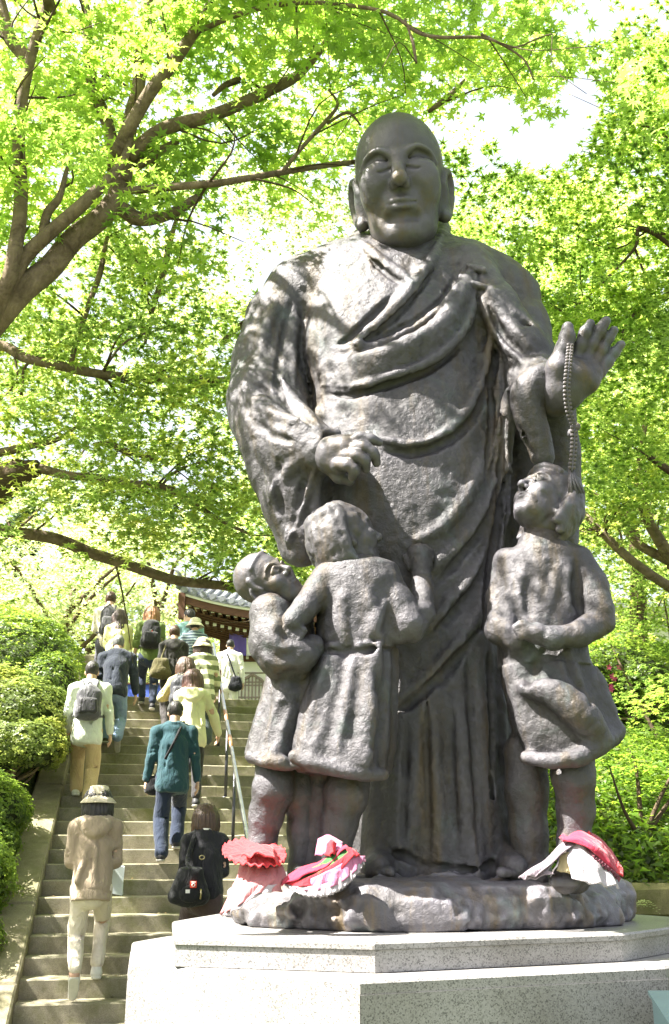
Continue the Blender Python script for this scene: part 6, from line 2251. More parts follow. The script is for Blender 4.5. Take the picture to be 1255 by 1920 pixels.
def striped(a, bcol, period, duty, phase=0.0, name='striped_cloth'):
    m, nt, b, _ = new_mat(name)
    tc = N(nt, 'TexCoord')
    sep = N(nt, 'SeparateXYZ')
    nz = noise_node(nt, 4, 3, .5)
    nt.links.new(tc.outputs['Object'], sep.inputs[0])
    ad = N(nt, 'Math', operation='MULTIPLY_ADD'); ad.inputs[1].default_value = 0.03
    nt.links.new(nz.outputs['Fac'], ad.inputs[0]); nt.links.new(sep.outputs[2], ad.inputs[2])
    dv = N(nt, 'Math', operation='DIVIDE'); dv.inputs[1].default_value = period
    nt.links.new(ad.outputs[0], dv.inputs[0])
    fr = N(nt, 'Math', operation='FRACT'); nt.links.new(dv.outputs[0], fr.inputs[0])
    gt = N(nt, 'Math', operation='GREATER_THAN'); gt.inputs[1].default_value = duty
    nt.links.new(fr.outputs[0], gt.inputs[0])
    c = mixc(nt, gt.outputs[0], a, bcol)
    nt.links.new(c, b.inputs['Base Color'])
    b.inputs['Roughness'].default_value = .9
    w = noise_node(nt, 11, 4, 0.6, sc=(1, 1, .45), dist=1.2)
    bump(nt, b, w.outputs['Fac'], 0.45, 0.02)
    return m


def hair_mat(name, a, b_):
    m, nt, b, _ = new_mat(name)
    t = noise_node(nt, 75, 4, 0.65, sc=(1, 1, 0.05), dist=0.3)
    r = ramp(nt, t.outputs['Fac'], [(0.3, a), (0.7, b_)])
    nt.links.new(r.outputs[0], b.inputs['Base Color'])
    b.inputs['Roughness'].default_value = 0.42
    b.inputs['Specular IOR Level'].default_value = 0.5
    bump(nt, b, t.outputs['Fac'], 0.9, 0.010)
    return m


M_SKIN = simple('skin', (0.52, 0.33, 0.235), 0.55, 0.08, 14, 0.1, 0.002, 120, spec=0.4)
HAIR = {'black': hair_mat('black_hair', (0.010, 0.009, 0.009), (0.035, 0.03, 0.028)), 'dark': hair_mat('dark_brown_hair', (0.022, 0.013, 0.010), (0.065, 0.038, 0.027)),
        'brown': hair_mat('brown_hair', (0.028, 0.015, 0.009), (0.10, 0.054, 0.030)), 'orange': hair_mat('orange_brown_hair', (0.12, 0.05, 0.018), (0.32, 0.15, 0.055)),
        'grey': hair_mat('grey_hair', (0.05, 0.05, 0.05), (0.22, 0.22, 0.215)), 'auburn': hair_mat('auburn_hair', (0.035, 0.016, 0.013), (0.13, 0.060, 0.050))}
M_BLACKTOE = simple('dark_shoe', (0.03, 0.03, 0.033), 0.6, 0.2, 20, 0.15, 0.003, 80)
M_WHITESHOE = simple('pale_shoe', (0.60, 0.60, 0.54), 0.7, 0.1, 20, 0.15, 0.003, 80)
M_SOLE = simple('grey_sole', (0.38, 0.37, 0.33), 0.8, 0.2, 30, 0.3, 0.004, 60)
M_BUCKLE = simple('metal_buckle', (0.45, 0.38, 0.22), 0.35, 0.1, 30, 0, 0, metal=0.9)
M_REDTAG = simple('red_label', (0.62, 0.06, 0.03), 0.7, 0.1, 30, 0, 0)
M_WHITETAG = simple('white_label', (0.72, 0.72, 0.68), 0.7, 0.1, 30, 0, 0)
M_PAPER = simple('pale_paper', (0.66, 0.74, 0.74), 0.8, 0.05, 10, 0.05, 0.002, 60)


def ik(a, b, l1, l2, hint):
    d = b - a
    L = min(np.linalg.norm(d), (l1 + l2) * .998)
    d = d / (np.linalg.norm(d) + 1e-9)
    x = (l1 * l1 - l2 * l2 + L * L) / (2 * L)
    h = math.sqrt(max(l1 * l1 - x * x, 0))
    p = np.array(hint, float); p = p - d * (p @ d); p /= np.linalg.norm(p)
    return a + d * x + p * h


def lathe(mb, prof, c, n=28, wob=0.0, sq=1.0):
    v, f = [], []
    for j, (r, z) in enumerate(prof):
        for k in range(n):
            a = 2 * math.pi * k / n
            w = 1 + wob * math.sin(3 * a + j * .5) + wob * .6 * math.sin(7 * a + 1)
            v.append((c[0] + r * w * math.cos(a), c[1] + r * sq * w * math.sin(a), c[2] + z + wob * .5 * r * math.sin(4 * a + 1.3)))
    for j in range(len(prof) - 1):
        f += [(j * n + k, j * n + (k + 1) % n, (j + 1) * n + (k + 1) % n, (j + 1) * n + k) for k in range(n)]
    f += [tuple(range(n))[::-1], tuple((len(prof) - 1) * n + k for k in range(n))]
    mb.add(v, f)


def person(label, top, H, yaw=0.0, lead='R', lean=9, male=False, arms=('hang', 'hang'), upper=None, sleeve='long', hem=0.0, hood=False, lower=None, leg='trousers',
           shoe=None, hair=('short', 'black'), hat=None, flat=False, wide=1.0, trunk_flare=0.0, hide=False, headturn=0.0, lift=False, collar=None, Y=None, n=None):
    """one walker; local +Y is the way up the stairs"""
    # distance at which a figure of this height, standing on the stairs, has its crown at that pixel
    if Y is None:
        for yy in np.arange(7.6, 19, 0.01):
            p = P(top[0], top[1], yy)
            n_, _l = st_coords(p[0], p[1])
            if n_ >= n + .5:
                break
    else:
        p = P(top[0], top[1], Y)
    n_, _l = st_coords(p[0], p[1])
    zf = ZST + RISE * np.clip(math.floor(n_), -3, NTOP)
    s = (p[2] - zf) / (1.800 if hat else 1.750)
    lean_ = math.radians(lean)
    root = empty('person', (p[0], p[1] - math.sin(lean_) * .62 * s, zf), label, 'person', 'people climbing the stairs', rz=PSI + math.radians(yaw))
    M = world_of(root)
    root_far = p[1] > 11.5
    dq = .32 if root_far else .5
    sw = (0.185 if male else 0.160) * wide
    up = np.array((0, math.sin(lean_), math.cos(lean_)))
    fw = np.array((0, math.cos(lean_), -math.sin(lean_)))
    hipz = 0.875
    hip = np.array((0, -0.02, hipz))
    feet = {}
    if flat:
        feet['L'], feet['R'] = np.array((-.09, .12, 0.)), np.array((.09, -.16, 0.))
    else:
        k = 'L' if lead == 'L' else 'R'
        o = 'R' if k == 'L' else 'L'
        sx = {'L': -.085, 'R': .085}
        feet[k] = np.array((sx[k], .20 / s, RISE / s))
        feet[o] = np.array((sx[o], -.13 / s, (0.03 if lift else 0.02)))
        fo_ = feet[o].copy()
        hip = hip + np.array((0, .02, .035))
    sh = hip + up * .50
    chest = hip + up * .33
    neck = hip + up * .585
    headc = hip + up * .70 + fw * .035 + np.array((0, 0, .015))
    J = {}
    for k, sg in (('L', -1), ('R', 1)):
        h_ = hip + np.array((sg * .085, 0, -.02))
        a_ = feet[k] + np.array((0, -.02, .085))
        if lift and not flat and k != lead:
            a_ = feet[k] + np.array((0, .00, .19))
        J['hip' + k], J['ank' + k] = h_, a_
        J['knee' + k] = ik(h_, a_, .43, .41, (sg * .08, 1, .1))
        S_ = sh + np.array((sg * sw, 0, -.015))
        J['sh' + k] = S_
        mode = arms[0] if k == 'L' else arms[1]
        if mode == 'hang':
            w_ = S_ + np.array((sg * .085, -.01, -.515))
            hint = (sg * .3, -1, 0)
        elif mode == 'fwd':
            w_ = S_ + np.array((sg * .06, .17, -.47)); hint = (sg * .3, -1, 0)
        elif mode == 'back':
            w_ = S_ + np.array((sg * .10, -.13, -.49)); hint = (sg * .3, -1, 0)
        elif mode == 'bent':
            w_ = S_ + np.array((-sg * .07, .22, -.29)); hint = (sg * .45, -1, -.4)
        elif mode == 'rail':
            w_ = S_ + np.array((sg * .20, .14, -.46)); hint = (sg * .6, -.9, -.2)
        elif mode == 'strap':
            w_ = S_ + np.array((-sg * .02, .20, -.16)); hint = (sg * 1.0, -.2, -1)
        J['wr' + k] = w_
        J['el' + k] = ik(S_, w_, .275, .25, hint)
    sc = lambda q: np.asarray(q, float) * s

    def G(lo, hi, h):
        return Grid(sc(lo), sc(hi), h)
    # ---- the body, one skin
    g = G((-.62, -.40, -.02), (.62, .62, 1.80), .0095 if not hide else .015)

    def T(pts_, r, k=.02, **kw):
        g.tube(sc(pts_), np.array(r, float) * s, k * s, **kw)
    T([hip, chest, sh], [.12, .125, .10], flat=((0, 1, 0), 1.35))
    T([J['shL'], sh + up * .03, J['shR']], [.05, .055, .05])
    T([sh + up * .02, neck + up * .06], [.062, .056], k=.04)
    hd = headc
    ht = math.radians(headturn)
    fx, fy = math.sin(ht), math.cos(ht)
    Rm = np.array(((fy, -fx, 0), (fx, fy, 0), (0, 0, 1.0)))
    f3 = np.array((fx, fy, 0)); r3 = np.array((fy, -fx, 0))
    g.ell(sc(hd + (0, 0, .02)), sc((.074, .094, .105)), R=Rm)
    g.ell(sc(hd + f3 * .022 + (0, 0, -.052)), sc((.060, .070, .072)), R=Rm, k=.02)
    g.ell(sc(hd + f3 * .098 + (0, 0, -.02)), sc((.013, .02, .02)), R=Rm, k=.014)
    for sg in (-1, 1):
        g.ell(sc(hd + r3 * sg * .030 + f3 * .096 + (0, 0, .012)), sc((.017, .014, .010)), R=Rm, k=.012, op='sub')
        g.ell(sc(hd + r3 * sg * .076 - f3 * .005 + (0, 0, -.012)), sc((.012, .02, .032)), R=Rm, k=.006)
    g.tube(sc([hd - r3 * .022 + f3 * .088 + (0, 0, -.06), hd + r3 * .022 + f3 * .088 + (0, 0, -.06)]), .009 * s, .008)
    for k, sg in (('L', -1), ('R', 1)):
        T([J['sh' + k], J['el' + k], J['wr' + k]], [.048, .038, .026], k=.03)
        T([J['hip' + k], J['knee' + k], J['ank' + k]], [.085, .055, .038], k=.04)
        if lift and not flat and k != lead:
            T([J['ank' + k], feet[k] + (0, .07, .10), feet[k] + (0, .11, .055)], [.036, .032, .026], k=.03)
        else:
            T([J['ank' + k], feet[k] + (0, .06, .04), feet[k] + (0, .13, .035)], [.038, .036, .028], k=.03)
        # hand
        w_ = J['wr' + k]
        d = w_ - J['el' + k]; d /= np.linalg.norm(d)
        if arms[0 if k == 'L' else 1] in ('rail',):
            d = np.array((0, .6, -.75)); d /= np.linalg.norm(d)
        side = np.array((0, 1.0, .2)); side = side - d * (side @ d); side /= np.linalg.norm(side)
        inn = np.cross(d, side) * (1 if k == 'L' else -1)
        if inn[0] * sg > 0: inn = -inn
        T([w_, w_ + d * .045 + side * .012, w_ + d * .085 + side * .012], [.027, .030, .028], k=.02, flat=(tuple(inn), 1.6))
        T([w_ + d * .05 - side * .012, w_ + d * .085 - side * .014], [.024, .023], k=.015, flat=(tuple(inn), 1.5))
        for i in range(4):
            b0 = w_ + d * (.088 - .004 * abs(i - 1)) + side * (.032 - .0215 * i)
            L = (.070, .078, .072, .056)[i]
            m_ = b0 + d * L * .5 + inn * .010
            T([b0, m_, m_ + d * L * .42 + inn * .028], [.0105, .0098, .0085], k=.005)
        T([w_ + d * .025 + side * .028, w_ + d * .055 + side * .052 + inn * .01, w_ + d * .085 + side * .052 + inn * .022], [.014, .012, .010], k=.008)
    g.mesh('body', M_SKIN, root, M=M, dec=.38 if root_far else .5)
    hh = .0125 if not hide else .016
    # ---- trousers or a long skirt
    g = G((-.40, -.45, -.02), (.40, .60, 1.10), hh)
    T([hip + (0, -.02, -.06), hip + up * .08], [.136, .104], flat=((0, 1, 0), 1.22))
    for k, sg in (('L', -1), ('R', 1)):
        a_ = J['ank' + k]; kn = J['knee' + k]
        if leg == 'wide':
            T([J['hip' + k] + (0, -.02, 0), kn, a_ + (0, 0, .02)], [.104, .112, .112], k=.05)
        elif leg == 'slim':
            T([J['hip' + k] + (0, -.02, 0), kn, a_ + (0, 0, .05)], [.094, .072, .056], k=.04)
        else:
            T([J['hip' + k] + (0, -.02, 0), kn, a_], [.099, .086, .072], k=.04)
    for k, sg in (('L', -1), ('R', 1)):
        kn = J['knee' + k]
        for j in range(3):
            z = -.05 + .05 * j
            g.tube(sc(spline([kn + (-.045, -.055, z), kn + (0, -.075, z - .02), kn + (.045, -.055, z + .01)], 6)), .010 * s, .025, op='sub' if j % 2 else 'add')
    g.warp_noise(.006, 7, 3, 2)
    g.warp_noise(.003, 22, 4, 2)
    for k in ('L', 'R'):
        pass
    g.mesh('skirt' if leg == 'skirt' else 'trousers', lower, root, M=M, dec=dq)
    # ---- upper garment
    g = G((-.66, -.48, .55), (.66, .56, 1.62), hh)
    fl = ((0, 1, 0), 1.28)
    T([hip + up * (-.02 + hem) + (0, -.015, 0), hip + up * .15 + (0, -.01, 0), chest + (0, -.01, 0), sh + up * -.03], [.162 * wide + trunk_flare, .154 * wide + trunk_flare * .6, .165 * wide, .125 * wide], k=.02, flat=fl, kin=.02)
    T([J['shL'] + (.0, 0, 0), sh + up * .04 + (-.06, -.01, 0), sh + up * .04 + (.06, -.01, 0), J['shR']], [.074, .075, .075, .074], k=.07)
    g.half(sc(hip + up * (-.12 + hem)), -up)
    for k, sg in (('L', -1), ('R', 1)):
        S_, e_, w_ = J['sh' + k], J['el' + k], J['wr' + k]
        if sleeve == 'long':
            T([S_, e_, e_ + (w_ - e_) * .93], [.074, .062, .048], k=.035)
        elif sleeve == 'elbow':
            T([S_, e_, e_ + (w_ - e_) * .18], [.078, .070, .066], k=.035)
        else:
            T([S_, S_ + (e_ - S_) * .85], [.080, .078], k=.035)
    if hood:
        T(spline([sh + (-.12, -.06, .05), sh + (-.07, -.13, -.02), sh + (0, -.16, -.06), sh + (.07, -.13, -.02), sh + (.12, -.06, .05)], 11), .042, k=.04)
        g.ell(sc(sh + (0, -.115, .01)), sc((.12, .06, .085)), k=.04)
    if collar:
        T(spline([neck + (-.065, .02, .0), neck + (-.05, -.06, .0), neck + (0, -.08, .0), neck + (.05, -.06, .0), neck + (.065, .02, .0)], 9), .022, k=.01)
    rr_ = np.random.default_rng(abs(hash(label)) % 9973 if False else len(label) * 37 + int(top[0]))
    for j in range(7):
        x0 = rr_.uniform(-.13, .13)
        z0_, z1_ = rr_.uniform(.02, .12), rr_.uniform(.2, .42)
        g.tube(sc(spline([hip + up * z0_ + (x0, 0, 0) - fw * .132, hip + up * (z0_ + z1_) / 2 + (x0 * .8, 0, 0) - fw * .138, hip + up * z1_ + (x0 * .5, 0, 0) - fw * .132], 6)), .014 * s, .025, op='sub' if j % 2 else 'add')
    for k, sg in (('L', -1), ('R', 1)):
        e_ = J['el' + k]
        for j in range(2):
            g.tube(sc([e_ + (-.06, -.05, .03 + .04 * j), e_ + (.06, -.05, .05 + .04 * j)]), .012 * s, .02, op='sub')
    g.warp_noise(.008, 9, 13, 2)
    g.warp_noise(.004, 24, 14, 2)
    g.mesh('jacket' if sleeve == 'long' else 'shirt', upper, root, M=M, dec=dq)
    # ---- shoes
    for k, sg in (('L', -1), ('R', 1)):
        g = Grid(sc(feet[k] + (-.08, -.13, -.06)), sc(feet[k] + (.08, .22, .17)), .008 * (1 if not hide else 1.5))
        a_ = J['ank' + k]
        f_ = feet[k] + (0, 0, 0 if not lift or feet[k][2] > RISE * .8 else 0)
        T([f_ + (0, -.055, .045), f_ + (0, .05, .042), f_ + (sg * .008, .135, .035)], [.045, .044, .036])
        T([f_ + (0, -.03, .05), a_ + (0, 0, .01)], [.042, .044], k=.03)
        g.half(sc(f_ + (0, 0, .012)), (0, 0, -1))
        Mf = M
        if lift and k != lead:                          # pushing off: heel up, sole showing
            tq = Vector(sc(f_ + (0, .12, .03)))
            Mf = M @ Matrix.Translation(tq) @ Matrix.Rotation(math.radians(-48), 4, 'X') @ Matrix.Translation(-tq)
        so = g.mesh('shoe', shoe or M_BLACKTOE, root, M=Mf, dec=dq)
        g = Grid(sc(feet[k] + (-.09, -.14, -.03)), sc(feet[k] + (.09, .23, .06)), .008 * (1 if not hide else 1.5))
        T([f_ + (0, -.055, .03), f_ + (0, .05, .03), f_ + (sg * .008, .135, .03)], [.048, .047, .040])
        g.half(sc(f_ + (0, 0, .026)), (0, 0, 1)); g.half(sc(f_ + (0, 0, .002)), (0, 0, -1))
        g.mesh('sole', M_SOLE if shoe is not M_WHITESHOE else M_WHITESHOE, so, M=Mf, dec=dq)
    # ---- hair
    kind, colr = hair
    g = G((-.26, -.30, 1.0), (.26, .36, 1.80), .0085 if not hide else .012)
    c = hd + (0, 0, .022)
    if kind != 'balding':
        g.ell(sc(c - f3 * .010 + (0, 0, .012)), sc((.084, .100, .108)), R=Rm)
        g.ell(sc(hd + f3 * .085 + (0, 0, -.045)), sc((.085, .062, .105)), R=Rm, k=.015, op='sub')
    if kind in ('short', 'balding'):
        if kind == 'balding':
            g.ell(sc(c - f3 * .012), sc((.080, .098, .100)), R=Rm)
            g.ell(sc(hd + f3 * .085 + (0, 0, -.02)), sc((.09, .075, .14)), R=Rm, k=.015, op='sub')
        g.half(sc(hd - f3 * .05 + (0, 0, -.072)), tuple(f3 * .45 + np.array((0, 0, -1.0))))
    elif kind == 'bun':
        g.half(sc(hd - f3 * .05 + (0, 0, -.085)), tuple(f3 * .5 + np.array((0, 0, -1.0))))
        g.ell(sc(hd - f3 * .118 + (0, 0, .035)), sc((.042, .036, .040)), R=Rm, k=.012)
    else:
        Ln = {'bob': .225, 'mid': .29, 'long': .42}[kind]
        nb = 13
        for j in range(nb):
            a = math.pi * (-0.12 + 1.24 * j / (nb - 1))
            ox = (math.cos(a) * r3 - math.sin(a) * f3)
            bk = max(0.0, math.sin(a)) if kind != 'bob' else 0.0
            t_ = [c + ox * .05 + (0, 0, .07), c + ox * .092 + (0, 0, .0), c + ox * .104 + (0, 0, -.10), c + ox * .100 - f3 * .05 * bk + (0, 0, -Ln * .7), c + ox * .082 - f3 * (.085 * bk) + (0, 0, -Ln + .02 * math.sin(j * 2.1))]
            g.tube(sc(spline(t_, 9)), np.linspace(.042, .030, 9) * s * (1 + .12 * math.sin(j * 1.9)), .010)
        g.ell(sc(c - f3 * .02 + (0, 0, -.07)), sc((.075, .07, .08)), R=Rm, k=.02)
        g.ell(sc(hd + f3 * .09 + (0, 0, -.06)), sc((.060, .085, .12)), R=Rm, k=.012, op='sub')
    cc_ = sc(c)
    X_ = g.ax[0][:, None, None] - cc_[0]; Y_ = g.ax[1][None, :, None] - cc_[1]; Z_ = g.ax[2][None, None, :]
    an_ = np.arctan2(Y_, X_)
    g.d += (.0032 * np.sin(23 * an_ + 9 * Z_) + .0022 * np.sin(41 * an_ - 14 * Z_ + 1)).astype(np.float32) * (1.0 if kind not in ('short', 'balding') else .6)
    g.warp_noise(.004, 26, 9, 2)
    g.mesh('hair', HAIR[colr], root, M=M, dec=dq)
    # ---- hats
    if hat:
        kind_h, hm_ = hat
        mb = MB()
        cz = sc(hd + (0, 0, .05))
        if kind_h == 'bucket':
            lathe(mb, [(.002 * s, .098 * s), (.05 * s, .097 * s), (.080 * s, .086 * s), (.092 * s, .060 * s), (.100 * s, .012 * s), (.112 * s, .0), (.160 * s, -.055 * s), (.158 * s, -.060 * s), (.108 * s, -.006 * s), (.096 * s, .004 * s), (.06 * s, .004 * s)], cz, 32, .018, 1.12)
            o = mb.build('hat', hm_, root, True)
            mb = MB()
            lathe(mb, [(.1015 * s, .012 * s), (.1035 * s, .014 * s), (.1005 * s, .034 * s), (.0985 * s, .034 * s)], cz, 32, .018, 1.12)
            ob = mb.build('hat_band', hm_, o, True)
            ob.data.transform(M); o.data.transform(M)
            o.data.transform(M.inverted()); ob.data.transform(M.inverted())
        else:
            lathe(mb, [(.002 * s, .075 * s), (.04 * s, .072 * s), (.072 * s, .055 * s), (.088 * s, .022 * s), (.093 * s, -.022 * s), (.089 * s, -.024 * s), (.05 * s, -.01 * s)], cz, 28, .008, 1.14)
            # visor in front
            v, f = [], []
            for j, (r0, r1) in enumerate(((.085, .0), (.085, .075))):
                for k2 in range(9):
                    a = math.radians(-60 + 15 * k2)
                    rr = (r0 + r1 * math.cos(a * 1.2)) * s
                    v.append(cz + np.array((math.sin(a) * rr, math.cos(a) * rr * 1.14, -.016 * s - .02 * j * s)))
            mb.add(v + [q + np.array((0, 0, -.004)) for q in v], [(k2, k2 + 1, k2 + 10, k2 + 9) for k2 in range(8)] + [(18 + k2 + 1, 18 + k2, 18 + k2 + 9, 18 + k2 + 10) for k2 in range(8)])
            o = mb.build('cap', hm_, root, True)
        fix_local(root)
    J.update(dict(hip=hip, sh=sh, neck=neck, head=hd, up=up, fw=fw, s=s, M=M, root=root, chest=chest, sw=sw))
    return J


def fix_local(root):
    """lathe meshes were written in the person's own space, undo the world-to-local step link() made"""
    M = world_of(root)
    for o in root.children_recursive:
        if o.name.split('.')[0] in ('hat', 'hat_band', 'cap') and not o.get('_ok'):
            o.data.transform(M)
            o['_ok'] = 1
    for o in root.children_recursive:
        if '_ok' in o.keys():
            pass


def backpack(J, label, mat, w=.27, h=.40, d=.15, zc=.30, pocket=None, tag_=None, pat=None, cinch=False, off=0.0):
    s, M, up, fw = J['s'], J['M'], J['up'], J['fw']
    base = J['hip'] + up * zc - fw * (.135 + d / 2) + np.array((off, 0, 0))
    wp = M @ Vector(base * s)
    o = empty('backpack', wp, label, 'backpack', 'bags carried up the stairs')
    R_ = np.array(((1, 0, 0), tuple(fw), tuple(up)))
    g = Grid((base + (-w, -d - .12, -h)) * s, (base + (w, d + .25, h)) * s, .010)

    def box(c, hx, hy, hz, r, k=.0):
        c = np.array(c) * s
        q = np.array((hx, hy, hz)) * s - r

        def fn(X, Y, Z):
            x, y, z = X - c[0], Y - c[1], Z - c[2]
            a = np.abs(x) - q[0]
            b = np.abs(fw[1] * y + fw[2] * z) - q[1]
            e = np.abs(up[1] * y + up[2] * z) - q[2]
            return (np.sqrt(np.maximum(a, 0) ** 2 + np.maximum(b, 0) ** 2 + np.maximum(e, 0) ** 2) + np.minimum(np.maximum(a, np.maximum(b, e)), 0) - r).astype(np.float32)
        m_ = max(hx, hy, hz) * s + .06
        g._apply(fn, c - m_, c + m_, k, 'add')
    box(base - up * h * .06, w / 2, d / 2, h * .44, .068, .0)
    g.ell((base + up * h * .12) * s, np.array((w * .46, d * .52, h * .40)) * s, k=.03)
    g.ell((base - up * h * .30 - fw * .02) * s, np.array((w * .50, d * .60, h * .20)) * s, k=.03)
    if cinch:
        g.ell((base + up * (h / 2 - .02)) * s, np.array((w * .42, d * .5, .07)) * s, k=.05)
    g.warp_noise(.012, 7, 6, 3)
    g.mesh('bag_body', mat, o, M=M, dec=.4)
    g = Grid((base + (-w, -d - .12, -h)) * s, (base + (w, d, h)) * s, .010)
    box(base - fw * (d / 2 + .012) - up * h * .16, w * .40, .035, h * .25, .045)
    g.warp_noise(.004, 12, 7, 2)
    g.mesh('pocket', pocket or mat, o, M=M, dec=.4)
    for sg in (-1, 1):
        mb = MB()
        c0 = base + fw * (d / 2 - .01)
        q = spline([c0 + up * (h * .42) + (sg * .07, 0, 0), J['sh'] + up * .105 + (sg * .095, -.01, 0), J['sh'] + up * .03 + fw * .125 + (sg * .105, 0, 0), J['chest'] + fw * .155 + (sg * .12, 0, 0), J['hip'] + up * .18 + fw * .06 + (sg * .19, 0, 0), c0 - up * h * .36 + (sg * w * .42, 0, 0)], 22)
        mb.tube([np.array(M @ Vector(a * s)) for a in q], .017 * s, 6)
        mb.build('strap', mat, o, True)
    mb = MB()
    q = spline([base + up * h * .47 + (-.045, 0, 0), base + up * (h * .47 + .05) + (0, .02, 0), base + up * h * .47 + (.045, 0, 0)], 8)
    mb.tube([np.array(M @ Vector(a * s)) for a in q], .010 * s, 6)
    mb.build('grab_loop', mat, o, True)
    if tag_:
        mb = MB()
        c = base - fw * (d / 2 + .004) + up * tag_[1] + (tag_[2], 0, 0)
        if len(tag_) > 3: c = c - fw * tag_[3]
        cs = [c + (-.030, 0, 0) - up * .024, c + (.030, 0, 0) - up * .024, c + (.030, 0, 0) + up * .024, c + (-.030, 0, 0) + up * .024]
        cs = [np.array(M @ Vector(a * s)) for a in [a - fw * .008 for a in cs] + [a + fw * .01 for a in cs]]
        mb.add(cs, [(0, 1, 2, 3), (7, 6, 5, 4), (0, 4, 5, 1), (1, 5, 6, 2), (2, 6, 7, 3), (3, 7, 4, 0)])
        lb = mb.build('label', tag_[0], o)
        mb = MB()          # the small white mark on the label
        c2 = c - fw * .0095
        pp = [np.array(M @ Vector(((c2 + (.012 * math.cos(a), 0, 0) + up * .012 * math.sin(a))) * s)) for a in np.linspace(0, 2 * math.pi, 14)]
        mb.tube(pp, .0030, 4, cap=False)
        mb.build('mark', M_WHITETAG, lb)
    return o


def shoulder_bag(J, label, mat, side=1, w=.26, h=.30, d=.11, z=.02, y=-.10, x=None, strap=None, cross=False, name='shoulder_bag', slouch=True, strap_mat=None, extras=None, wide_strap=.016):
    s, M, up, fw = J['s'], J['M'], J['up'], J['fw']
    base = J['hip'] + np.array((side * (.21 if x is None else x), y, z))
    o = empty(name, M @ Vector(base * s), label, 'bag', 'bags carried up the stairs')
    g = Grid((base - (w, d + .12, h)) * s, (base + np.array((w, d + .12, h))) * s, .0095)
    g.ell((base - (0, 0, h * .12)) * s, np.array((w * .5, d * .55, h * .40)) * s)
    g.tube(np.array([base + (-w * .36, 0, -h * .28), base + (w * .36, 0, -h * .28)]) * s, d * .42 * s, .05)
    g.tube(np.array([base + (-w * .22, 0, h * .28), base + (w * .22, 0, h * .28)]) * s, d * .26 * s, .08)
    g.warp_noise(.008, 9, 16, 3)
    g.mesh('bag_body', mat, o, M=M, dec=.4)
    g = Grid((base - (w, d + .12, h)) * s, (base + np.array((w, d + .12, h))) * s, .0095)
    g.ell((base - (0, d * .38, h * .20)) * s, np.array((w * .32, d * .28, h * .22)) * s)
    g.warp_noise(.004, 9, 17, 2)
    g.mesh('pocket', mat, o, M=M, dec=.4)
    sg = side
    top = base + (0, 0, h * .30)
    ssd = -side if cross else side
    q = [top + (0, -.02, 0), J['chest'] + (ssd * -.02 if cross else sg * .17, -.165, .0), J['sh'] + up * .095 + (ssd * .09, -.03, 0), J['sh'] + up * .05 + fw * .12 + (ssd * .09, 0, 0), J['chest'] + fw * .16 + (0 if cross else sg * .13, 0, 0), top + (0, .06, 0)]
    mb = MB()
    mb.tube([np.array(M @ Vector(a * s)) for a in spline(q, 26)], wide_strap * s, 6)
    mb.build('strap', strap_mat or mat, o, True)
    if extras: extras(o, base, J)
    return o


C = cloth
P1 = person('woman in a beige sun hat, taupe hooded top and cream trousers low on the stairs', (190, 1464), 1.68, n=0, lead='R', lean=7, arms=('bent', 'bent'), upper=C((0.32, 0.255, 0.185)), sleeve='elbow', hem=.0, hood=True,
            lower=C((0.66, 0.60, 0.50)), leg='slim', shoe=M_WHITESHOE, hair=('bob', 'black'), hat=('bucket', C((0.62, 0.55, 0.42), name='straw_coloured_cotton')), lift=True, trunk_flare=.012)
# ribbed waistband and the paper she holds
s, M, up = P1['s'], P1['M'], P1['up']
g = Grid(np.array((-.3, -.3, .65)) * s, np.array((.3, .3, 1.1)) * s, .011)
g.tube(np.array([P1['hip'] + up * -.10 + (0, -.015, 0), P1['hip'] + up * -.045 + (0, -.015, 0)]) * s, .168 * s, flat=((0, 1, 0), 1.22))
g.half((P1['hip'] + up * -.125) * s, -up); g.half((P1['hip'] + up * -.03) * s, up)
g.mesh('waistband', C((0.36, 0.29, 0.21)), P1['root'], M=M)
b = P1['wrR'] + np.array((.12, .02, -.14))
o = empty('plastic_bag', M @ Vector(b * s), 'small pale blue bag held at the right side of the woman in the sun hat', 'bag', 'bags carried up the stairs')
mb = MB()
c = [b + q for q in ((-.05, -.03, -.12), (.05, -.03, -.14), (.06, .05, -.13), (-.04, .06, -.12), (-.04, -.01, .12), (.06, -.01, .10), (.05, .02, .11), (-.03, .03, .12))]
mb.hull8([np.array(M @ Vector(np.array(a) * s)) for a in c])
mb.build('bag_body', M_PAPER, o)
mb = MB(); mb.tube([np.array(M @ Vector(a * s)) for a in spline([b + (-.02, .01, .11), P1['wrR'] + np.array((0, .03, -.08)), b + (.04, .01, .10)], 8)], .006, 5); mb.build('handle', M_PAPER, o, True)

P2 = person('woman with brown bob in black cardigan and brown trousers beside the pedestal', (390, 1508), 1.57, n=0, lead='L', lean=6, arms=('bent', 'bent'), upper=C((0.022, 0.022, 0.026)), sleeve='long', hem=.06,
            lower=C((0.075, 0.052, 0.050)), leg='wide', hair=('bob', 'brown'), trunk_flare=.02, wide=1.03, collar=True)
mb = MB()
s, M = P2['s'], P2['M']
q = spline([P2['neck'] + a for a in ((-.07, .02, .0), (-.06, -.05, .0), (0, -.085, -.005), (.06, -.05, .0), (.07, .02, .0))], 12)
mb.tube([np.array(M @ Vector((a + np.array((0, 0, .018))) * s)) for a in q], .016, 6)
mb.build('white_collar', C((0.7, 0.68, 0.62)), P2['root'], True)


